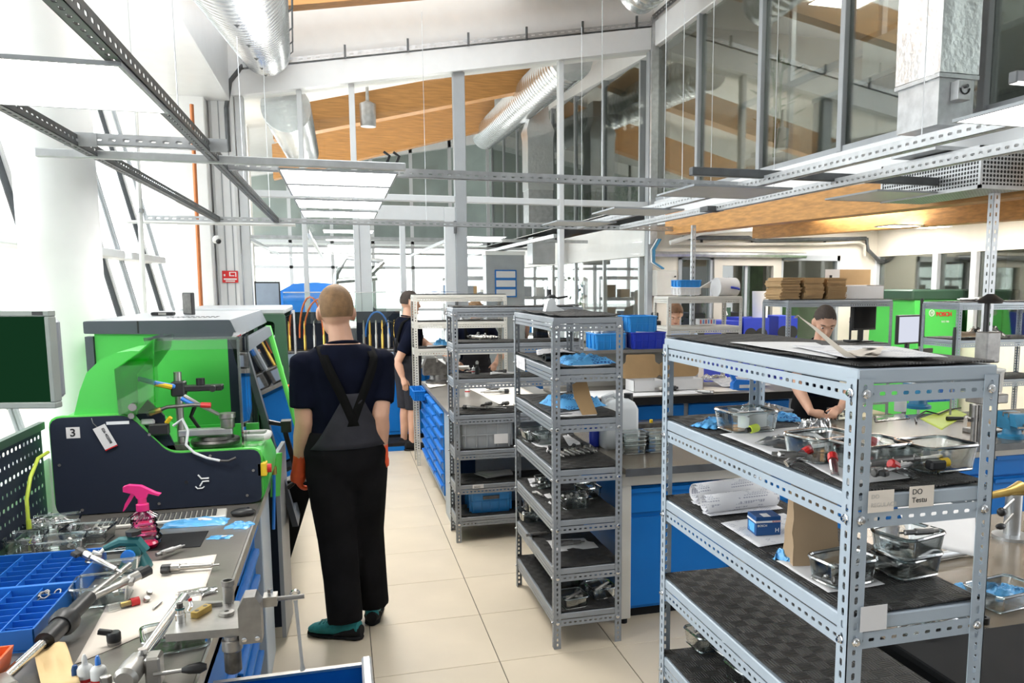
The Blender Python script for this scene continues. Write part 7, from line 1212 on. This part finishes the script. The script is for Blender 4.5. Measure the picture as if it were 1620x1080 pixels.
for x in (-.3, .7): MB().lathe([(.1, 0), (.42, 0), (.5, .06), (.5, .22), (.42, .28), (.1, .28)], (x, -.2, .5), 24, d=(0, 1, 0)).build('wheel', 'black_matte', t)
for k, (x, y, lb) in enumerate(((2.2, 15.5, 'nearest'), (3.2, 17.5, 'middle'), (2.4, 20, 'farthest'))):
    t = shelf('slotted_shelf', 'steel rack in the rear hall seen through the glass, %s of three' % lb, (x, y, 0), 1.2, .4, 2.0, [2.02, 1.6, 1.2, .8, .4], 'galv', mats=False, bolts=False, group='racks in the rear hall')
    rnd = random.Random(k)
    for z in (1.6, 1.2, .8):
        for j in range(4): bx = MB().box(-.1, .1, -.12, .12, 0, rnd.uniform(.1, .25), b=.004).build('storage_box', ('blue_crate', 'white_plastic', 'card', 'grey_crate')[rnd.randrange(4)], None, (x+.15+.3*j, y+.2, z+.002), smooth=False); tag(bx, 'storage box on a rack in the rear hall', 'box', 'boxes on the rear hall racks')
t = thing('rear_bench', 'long workbench in the rear hall seen through the lower glass', 'workbench', (1.8, 13.2, 0)); MB().box(0, 2.2, 0, .7, .86, .9).build('top', 'worktop', t, smooth=False); MB().box(.05, 2.15, .05, .65, .1, .86).build('body', 'blue_cab', t, smooth=False)
for k, x in enumerate((2.0, 2.35, 2.7, 3.3)): bx = crate('crate on the rear hall workbench, %s from the left' % ('first', 'second', 'third', 'fourth')[k], (x, 13.5, .905), .28, .3, .2+.06*(k % 2), ('white_plastic', 'grey_crate', 'blue_crate', 'black_matte')[k])
t = thing('monitor', 'small monitor on the far bench at the left end of the partition', 'monitor', (GY(424, 478, 10.2).x, 10.2, .9)); MB().box(-.14, .14, 0, .03, .68, .98).build('casing', 'black_plastic', t, smooth=False); MB().box(-.125, .125, -.002, 0, .7, .96).build('screen', 'screen_blue', t, smooth=False); MB().cyl((0, .03, 0), (0, .03, .7), .02).build('pole', 'galv_dark', t)
# ================================================================ people
def remeshed(mb, voxel, smooth=4, fac=.5):
    me = mb.mesh('raw', 'skin', smooth=False); o = bpy.data.objects.new('raw', me); C.objects.link(o)
    r = o.modifiers.new('r', 'REMESH'); r.mode = 'VOXEL'; r.voxel_size = voxel
    if smooth: s_ = o.modifiers.new('s', 'SMOOTH'); s_.factor = fac; s_.iterations = smooth
    dg = bpy.context.evaluated_depsgraph_get(); dg.update(); out = bpy.data.meshes.new_from_object(o.evaluated_get(dg))
    bpy.data.objects.remove(o); bpy.data.meshes.remove(me); out.materials.clear(); out.shade_smooth(); return out
RINGS = [(.80, .13, .09, .0), (.88, .158, .112, -.005), (.96, .168, .12, -.005), (1.06, .155, .112, 0), (1.17, .158, .115, 0), (1.28, .175, .122, -.004), (1.37, .185, .120, -.01), (1.43, .178, .105, -.012), (1.475, .13, .085, -.012), (1.50, .075, .068, -.008)]
def lerp(a, b, t): return a+(b-a)*t
def ring_at(z):
    if z <= RINGS[0][0]: return RINGS[0][1:]
    for a, b in zip(RINGS, RINGS[1:]):
        if z <= b[0]:
            t = (z-a[0])/(b[0]-a[0]); return tuple(lerp(a[i], b[i], t) for i in (1, 2, 3))
    return RINGS[-1][1:]
def person(label, loc, rzd, h=1.8, lean=0., bend_side=0., el=None, wr=None, hand=None, ank=None, knee=None, head=(0, 0, 0), headpos=None, shirt='navy_cloth', overall='overall_cloth', hair='hair_dark', gloves=None, voxel=.009, shoes='black_matte', footdir=None, shorts=False, longhair=False, bib=True, build=1., legs=True, group=None, curl=.35, hand_n=None):
    s = h/1.8; t = thing('person', label, 'person', loc, math.radians(rzd), group)
    Rl = Matrix.Rotation(-lean, 3, 'X') @ Matrix.Rotation(bend_side, 3, 'Y')
    def T(p):                                                   # bends everything above the hips
        p = Vector(p); piv = V(0, 0, .95)
        if p.z > .95:
            k = min(1, (p.z-.95)/.2); R = Matrix.Rotation(-lean*k, 3, 'X') @ Matrix.Rotation(bend_side*k, 3, 'Y'); p = piv+R @ (p-piv)
        return p*s
    def surf(z, ang, k=1., ex=0.):                              # a point on the torso, ang from +X
        rx, ry, oy = ring_at(z); return T(((rx*build*k+ex)*math.cos(ang), (ry*build*k+ex)*math.sin(ang)+oy, z))
    sh = {1: V(.182*build, -.012, 1.40), -1: V(-.182*build, -.012, 1.40)}
    el = el or {}; wr = wr or {}; ank = ank or {}; knee = knee or {}; footdir = footdir or {}; hand_n = hand_n or {}; hand = hand or {}
    SH = {k: T(sh[k]) for k in sh}
    EL = {k: Vector(el[k]) if k in el else V(k*.245, -.03, 1.13)*s for k in (1, -1)}; WR = {k: Vector(wr[k]) if k in wr else V(k*.26, .03, .885)*s for k in (1, -1)}
    AN = {k: Vector(ank[k]) if k in ank else V(k*.105, -.02, .085)*s for k in (1, -1)}; HP = {k: V(k*.088, 0, .90)*s for k in (1, -1)}
    KN = {k: Vector(knee[k]) if k in knee else (HP[k]+AN[k])/2+V(0, .02, .02) for k in (1, -1)}
    b = MB(); n = 16
    b.loft([[surf(z, 2*PI*k/n) for k in range(n)] for z, *_ in RINGS])
    nb = T((0, -.01, 1.46)); hc = T(headpos or (0, .02, 1.655)); HR = Rl @ Euler(head).to_matrix()
    b.tube([nb, (nb+hc)/2+V(0, -.006, 0), hc+HR @ V(0, -.01, -.03)], [.064*s, .057*s, .056*s], 12)
    hs = s*1.09
    def H(x, y, z): return hc+HR @ (V(x, y, z)*hs)
    b.ell(hc+HR @ V(0, -.008, .022)*hs, V(.074, .096, .098)*hs, 18, 12, R=HR); b.ell(H(0, .03, -.055), V(.056, .066, .062)*hs, 14, 8, R=HR); b.ell(H(0, .03, -.01), V(.064, .07, .07)*hs, 14, 8, R=HR)
    b.tube([H(0, .088, .012), H(0, .104, -.014), H(0, .112, -.030), H(0, .096, -.038)], [.008*hs, .011*hs, .014*hs, .008*hs], 8); b.ell(H(0, .088, -.098), V(.022, .016, .016)*hs, 10, 6, R=HR)
    b.tube([H(-.045, .078, .022), H(0, .092, .026), H(.045, .078, .022)], .011*hs, 8)
    for q in (-1, 1): b.ell(H(q*.077, -.006, -.012), V(.011, .024, .034)*hs, 10, 6, R=HR @ Euler((.15, 0, q*.35)).to_matrix())
    def hand_(mb, k, infl=0.):
        w = WR[k]; d = (w-EL[k]).normalized() if k not in hand else Vector(hand[k]).normalized(); nn = Vector(hand_n.get(k, (-k, 0, 0))); nn = (nn-d*nn.dot(d)).normalized(); a = d.cross(nn)*(1 if k == 1 else -1)  # a: towards the thumb
        a = -a if a.y < 0 and k not in hand_n else a
        r = .0092*s+infl
        mb.tube([w-d*.02, w+d*.02*s, w+d*.055*s, w+d*.09*s], [.026*s+infl, .029*s+infl, .036*s+infl, .034*s+infl], 10, flat=1.)
        for i, (off, L) in enumerate(((.027, .072), (.009, .082), (-.009, .076), (-.026, .060))):
            p = w+d*.088*s+a*off*s; pts = [p-d*.02*s, p]; ang = 0
            for q in range(3):
                ang += curl*(.8+.25*i); p = p+(d*math.cos(ang)+nn*math.sin(ang))*(L*s*(.42, .32, .26)[q]); pts.append(p)
            mb.tube(pts, [r*1.05, r*1.08, r, r*.94, r*.8], 8)
        p = w+d*.03*s+a*.022*s; pts = [p]
        for q, (f1, f2) in enumerate(((.55, .75), (.85, .45), (1., .15))): p = p+(d*f1+a*f2*.8+nn*.3).normalized()*(.036, .032, .026)[q]*s; pts.append(p)
        mb.tube(pts, [r*1.35, r*1.25, r*1.1, r*.85], 8)
    for k in (1, -1):
        b.ell(SH[k], V(.062, .06, .06)*s, 12, 8)
        b.tube([lerp(SH[k], V(0, SH[k].y, SH[k].z), .35), SH[k], lerp(SH[k], EL[k], .35), EL[k], lerp(EL[k], WR[k], .3), lerp(EL[k], WR[k], .75), WR[k]], [.05*s, .058*s, .056*s, .046*s, .048*s, .037*s, .028*s], 12)
        hand_(b, k)
        if legs:
            b.tube([HP[k]+V(0, 0, .06*s), HP[k], lerp(HP[k], KN[k], .5), KN[k], lerp(KN[k], AN[k], .3), lerp(KN[k], AN[k], .8), AN[k], AN[k]-V(0, 0, .05*s)], [.09*s, .094*s, .078*s, .056*s, .06*s, .042*s, .037*s, .04*s], 12)
    me = remeshed(b, voxel*s); me.materials.append(M('skin')); put('body', me, t)
    # hair
    def hairkeep(x, y, z): return z > (-.045 if y < -.02 else -.045+(y+.02)*.95) and not (abs(x) > .066 and y > -.035 and z < .012)
    hm = MB(); N, Mm = 40, 28; idx = {}; rr = V(.0785, .101, .1035) if not longhair else V(.088, .11, .115)
    def hp(i, j):
        th = -PI/2+PI*j/Mm; u = 2*PI*i/N; return V(rr.x*math.cos(th)*math.cos(u), rr.y*math.cos(th)*math.sin(u), rr.z*math.sin(th))
    for j in range(Mm):
        for i in range(N):
            q = [hp(i, j), hp(i+1, j), hp(i+1, j+1), hp(i, j+1)]; c_ = sum(q, V(0, 0, 0))/4
            if hairkeep(*c_): hm.add([hc+HR @ ((p+V(0, -.008, .022))*hs) for p in q], [(0, 1, 2, 3)])
    hme = hm.mesh('hair', hair, fix=False); bm = bmesh.new(); bm.from_mesh(hme); bmesh.ops.remove_doubles(bm, verts=bm.verts, dist=1e-4); bm.to_mesh(hme); bm.free(); hme.shade_smooth(); put('hair', hme, t)
    if longhair: MB().ell(H(0, -.11, -.01), V(.035, .035, .04)*hs, 12, 8, R=HR).build('hair_bun', hair, t)
    # face
    for q in (-1, 1):
        MB().ell(H(q*.031, .082, .004), V(.012, .008, .0065)*hs, 10, 6, R=HR).build('eye', 'eye_white', t); MB().ell(H(q*.031, .089, .003), V(.0055, .003, .0055)*hs, 8, 5, R=HR).build('iris', 'black_ink', t)
        MB().tube([H(q*.014, .094, .024), H(q*.032, .093, .029), H(q*.05, .078, .024)], [.003*hs, .0042*hs, .002*hs], 6).build('eyebrow', hair, t)
    MB().tube([H(-.022, .087, -.064), H(-.008, .094, -.061), H(0, .095, -.063), H(.008, .094, -.061), H(.022, .087, -.064)], [.002*hs, .0055*hs, .005*hs, .0055*hs, .002*hs], 8).build('lips', 'lips', t)
    # T-shirt
    c = MB(); zs = [.93, 1.0, 1.08, 1.17, 1.28, 1.37, 1.43, 1.475, 1.495]
    c.loft([[surf(z, 2*PI*k/n, 1.06, .008) for k in range(n)] for z in zs])
    for k in (1, -1):
        e = lerp(SH[k], EL[k], .74); dd = (EL[k]-SH[k]).normalized()
        c.ell(SH[k], V(.068, .068, .066)*s, 12, 8); c.tube([lerp(SH[k], V(0, SH[k].y, SH[k].z), .4), SH[k], lerp(SH[k], EL[k], .4), e], [.066*s, .074*s, .071*s, .069*s], 14)
    me = remeshed(c, .011*s, 3); me.materials.append(M(shirt)); put('t_shirt', me, t)
    col = MB(); col.tube([T((.072*math.cos(a), .068*math.sin(a)-.008, 1.497-.012*math.sin(a))) for a in [2*PI*k/20 for k in range(21)]], .009*s, 6); col.build('collar', shirt, t)
    # overalls
    if overall:
        c = MB(); c.loft([[surf(z, 2*PI*k/n, f_, g_) for k in range(n)] for z, f_, g_ in ((.74, .5, 0), (.79, .95, .01), (.88, 1.08, .016), (.96, 1.1, .016), (1.04, 1.1, .016), (1.07, 1.1, .016))])
        for k in (1, -1):
            if not legs: continue
            en = AN[k]+V(0, 0, .02*s) if not shorts else lerp(KN[k], AN[k], .12)
            if shorts: c.tube([HP[k]+V(0, 0, .05*s), HP[k]-V(0, 0, .05*s), lerp(HP[k], KN[k], .6), en], [.11*s, .112*s, .1*s, .09*s], 14)
            else: c.tube([HP[k]+V(0, 0, .05*s), HP[k]-V(0, 0, .05*s), lerp(HP[k], KN[k], .5), KN[k], lerp(KN[k], AN[k], .5), lerp(KN[k], AN[k], .85), en-V(0, 0, .02*s)], [.112*s, .118*s, .112*s, .098*s, .092*s, .09*s, .088*s], 14)
        for v_ in range(len(c.v)):
            x, y, z = c.v[v_]; q = .006*nz(x*14, y*14, z*22); c.v[v_] = (x+q, y+q, z)
        me = remeshed(c, .012*s, 3); me.materials.append(M(overall)); put('trousers', me, t)
        if bib:
            for side, top, nm in ((-PI/2, 1.26, 'back_bib'), (PI/2, 1.30, 'front_bib')):
                def fn(u, v): z = lerp(.99, top, v); w_ = lerp(1.15, .16 if side < 0 else .62, v**.8); return surf(z, side+(u-.5)*2*w_, 1.1, .0165)
                m = MB(); m.grid(fn, 14, 10); o = put(nm, m.mesh(nm, overall if overall != 'overall_cloth' else 'overall_grey', fix=False), t); md = o.modifiers.new('thick', 'SOLIDIFY'); md.thickness = .004; md.offset = 1
            for k in (1, -1):
                pts = []
                for q in range(13):
                    f = q/12
                    if f < .62: z = lerp(1.10, 1.452, f/.62); ang = -PI/2+k*lerp(-.04, .6, f/.62); pts.append((z, ang))
                    else: f2 = (f-.62)/.38; z = lerp(1.475, 1.30, f2); ang = lerp(k*.75 if k > 0 else PI+.75, PI/2-k*.5, f2); pts.append((z, ang))
                L1 = [surf(z, a-.11, 1.10, .019) for z, a in pts[:8]]; L2 = [surf(z, a+.11, 1.10, .019) for z, a in pts[:8]]
                top_b, top_f = T((k*.115, -.05, 1.478)), T((k*.11, .06, 1.462)); ww = .024*s
                L1 += [top_b-V(ww, 0, -.012*s), top_f-V(ww, 0, -.008*s)]; L2 += [top_b+V(ww, 0, .0), top_f+V(ww, 0, 0)]
                fa = [surf(z, PI/2-k*q, 1.08, .014) for z, q in ((1.40, .55), (1.30, .45))]
                L1 += [p-V(ww, 0, 0) for p in fa]; L2 += [p+V(ww, 0, 0) for p in fa]
                m = MB(); m.loft([[a, b_] for a, b_ in zip(L1, L2)], closed=False); o = put('strap', m.mesh('strap', 'strap', fix=False), t); md = o.modifiers.new('thick', 'SOLIDIFY'); md.thickness = .006; md.offset = 0
    # shoes
    if legs:
        for k in (1, -1):
            fd = Vector(footdir.get(k, (k*.2, 1, 0))).normalized(); sd = V(-fd.y, fd.x, 0); a0 = V(AN[k].x, AN[k].y, 0)
            def ring(u, w_, z0, z1, m_=12): return [a0+fd*u*s+sd*(w_*s*math.cos(2*PI*q/m_))+V(0, 0, s*((z0+z1)/2+(z1-z0)/2*math.sin(2*PI*q/m_))) for q in range(m_)]
            o = MB().loft([ring(-.085, .02, .03, .07), ring(-.075, .034, .015, .10), ring(-.03, .04, .012, .118), ring(.03, .042, .012, .11), ring(.09, .047, .012, .085), ring(.15, .05, .012, .068), ring(.19, .04, .014, .055), ring(.21, .015, .02, .04)]).build('shoe', shoes, t)
            MB().loft([ring(-.09, .02, 0, .022, 12), ring(-.07, .04, 0, .026), ring(.0, .042, 0, .024), ring(.1, .052, 0, .022), ring(.16, .052, 0, .022), ring(.205, .03, .002, .022), ring(.216, .01, .006, .02)]).build('sole', 'black_matte', o)
            if shoes == 'teal_shoe':
                for q in range(4): MB().tube([a0+fd*(.07+.022*q)*s+sd*(x*s)+V(0, 0, (.098-.006*q-abs(x)*.35)*s) for x in (-.028, 0, .028)], .0035*s, 5).build('lace', 'teal_shoe', o)
                hb = MB().loft([ring(-.09, .025, .016, .075), ring(-.06, .043, .012, .085), ring(.0, .0445, .012, .06), ring(.05, .046, .012, .03)]).build('heel_panel', 'black_matte', o)
    if gloves:
        for k in (1, -1):
            g = MB(); hand_(g, k, .004); d = (WR[k]-EL[k]).normalized(); g.tube([WR[k]-d*.07*s, WR[k]-d*.03*s, WR[k]+d*.03*s], [.037*s, .035*s, .036*s], 12)
            me = remeshed(g, .006*s, 2); me.materials.append(M(gloves)); put('glove', me, t)
    return t
# 1: the man in the aisle, seen from behind
L0 = V(.005, 4.33, 0); rz0 = 14.
def loc_(p): return Matrix.Rotation(-math.radians(rz0), 3, 'Z') @ (Vector(p)-L0)
def dirw(v): return Matrix.Rotation(-math.radians(rz0), 3, 'Z') @ Vector(v)
hl, hr = GY(474, 735, 4.34), GY(603, 712, 4.32)
person('standing man seen from behind in dark overalls, navy T-shirt and orange gloves', L0, rz0, 1.85, lean=.02, hair='hair_blond', gloves='glove', voxel=.0075, shoes='teal_shoe', build=1.06,
    el={-1: loc_(GY(482, 668, 4.27)), 1: loc_(GY(601, 660, 4.27))}, wr={-1: loc_(hl), 1: loc_(hr)}, ank={-1: loc_((-.03, 4.26, .085)), 1: loc_((.115, 4.46, .085))}, knee={-1: loc_((-.055, 4.34, .52)), 1: loc_((.085, 4.43, .52))},
    footdir={-1: dirw((-.85, .5, 0)), 1: dirw((.1, 1, 0))}, head=(-.02, 0, -.1), headpos=(-.02, .02, 1.655))
# 2: the man at the drawer cabinet, side on
L0 = V(.70, 9.25, 0); rz0 = -68.
person('man in profile in navy T-shirt and grey overalls beside the far shelf', L0, rz0, 1.79, lean=.04, overall='overall_grey', shorts=True, hair='hair_dark', voxel=.009, el={1: loc_(GY(629, 572, 9.05)), -1: loc_((.95, 9.5, 1.15))}, wr={1: loc_(GY(637, 594, 9.0)-V(0, 0, .02)), -1: loc_((1.0, 9.4, 1.1))}, head=(-.1, 0, -.2))
# 3: man behind the shelves, bending over a bench
q = GY(752, 478, 9.0)
person('man in navy T-shirt bent over a bench behind the grey shelves', (q.x, 9.1, 0), 176, 1.72, lean=.25, overall='overall_grey', hair='hair_blond', el={1: (.33, .1, 1.06), -1: (-.30, .12, 1.08)}, wr={1: (.22, .36, 1.0), -1: (-.2, .36, 1.0)}, head=(-.35, 0, 0), hand_n={1: (0, 0, -1), -1: (0, 0, -1)})
# 4: woman in light blue by the blue cabinets
q = GY(1090, 480, 8.4)
person('person with tied brown hair in a light blue shirt working behind the paper roll shelf', (q.x, 8.8, 0), 160, 1.66, lean=.2, overall='overall_grey', bib=False, shirt='shirt_light', hair='hair_brown', longhair=True, el={1: (.36, .12, 1.1), -1: (-.34, .1, 1.1)}, wr={1: (.25, .38, 1.05), -1: (-.2, .38, 1.05)}, head=(-.45, 0, 0), hand_n={1: (0, 0, -1), -1: (0, 0, -1)})
# 5: the man working at the long right bench
q = GY(1308, 512, 5.35); L0 = V(q.x-.03, 5.42, 0); rz0 = 172.
person('young man in a dark T-shirt looking down at parts on the long right bench', L0, rz0, 1.71, lean=.14, overall='overall_cloth', bib=False, shirt='navy_cloth', hair='hair_dark', voxel=.007, el={1: loc_(GY(1258, 605, 5.3)), -1: loc_(GY(1352, 605, 5.3))}, wr={1: loc_(GY(1283, 652, 4.95)), -1: loc_(GY(1330, 645, 4.95))}, head=(-.38, .0, -.18), hand={1: dirw((.7, -.4, -.15)), -1: dirw((-.7, -.4, -.15))}, hand_n={1: dirw((.3, .2, -1)), -1: dirw((-.3, .2, -1))}, curl=.5)
# 6, 7: two people behind the glass
q = GY(577, 448, 14.6); person('man in black behind the glass partition, left of the door post', (q.x, 14.6, 0), 120, 1.8, overall='overall_cloth', bib=False, shirt='black_matte', hair='hair_dark', voxel=.014)
q = GY(815, 450, 14.6); person('person in black with fair hair behind the glass partition near the calendar', (q.x, 14.6, 0), 20, 1.76, overall='overall_cloth', bib=False, shirt='black_matte', hair='hair_brown', voxel=.014)
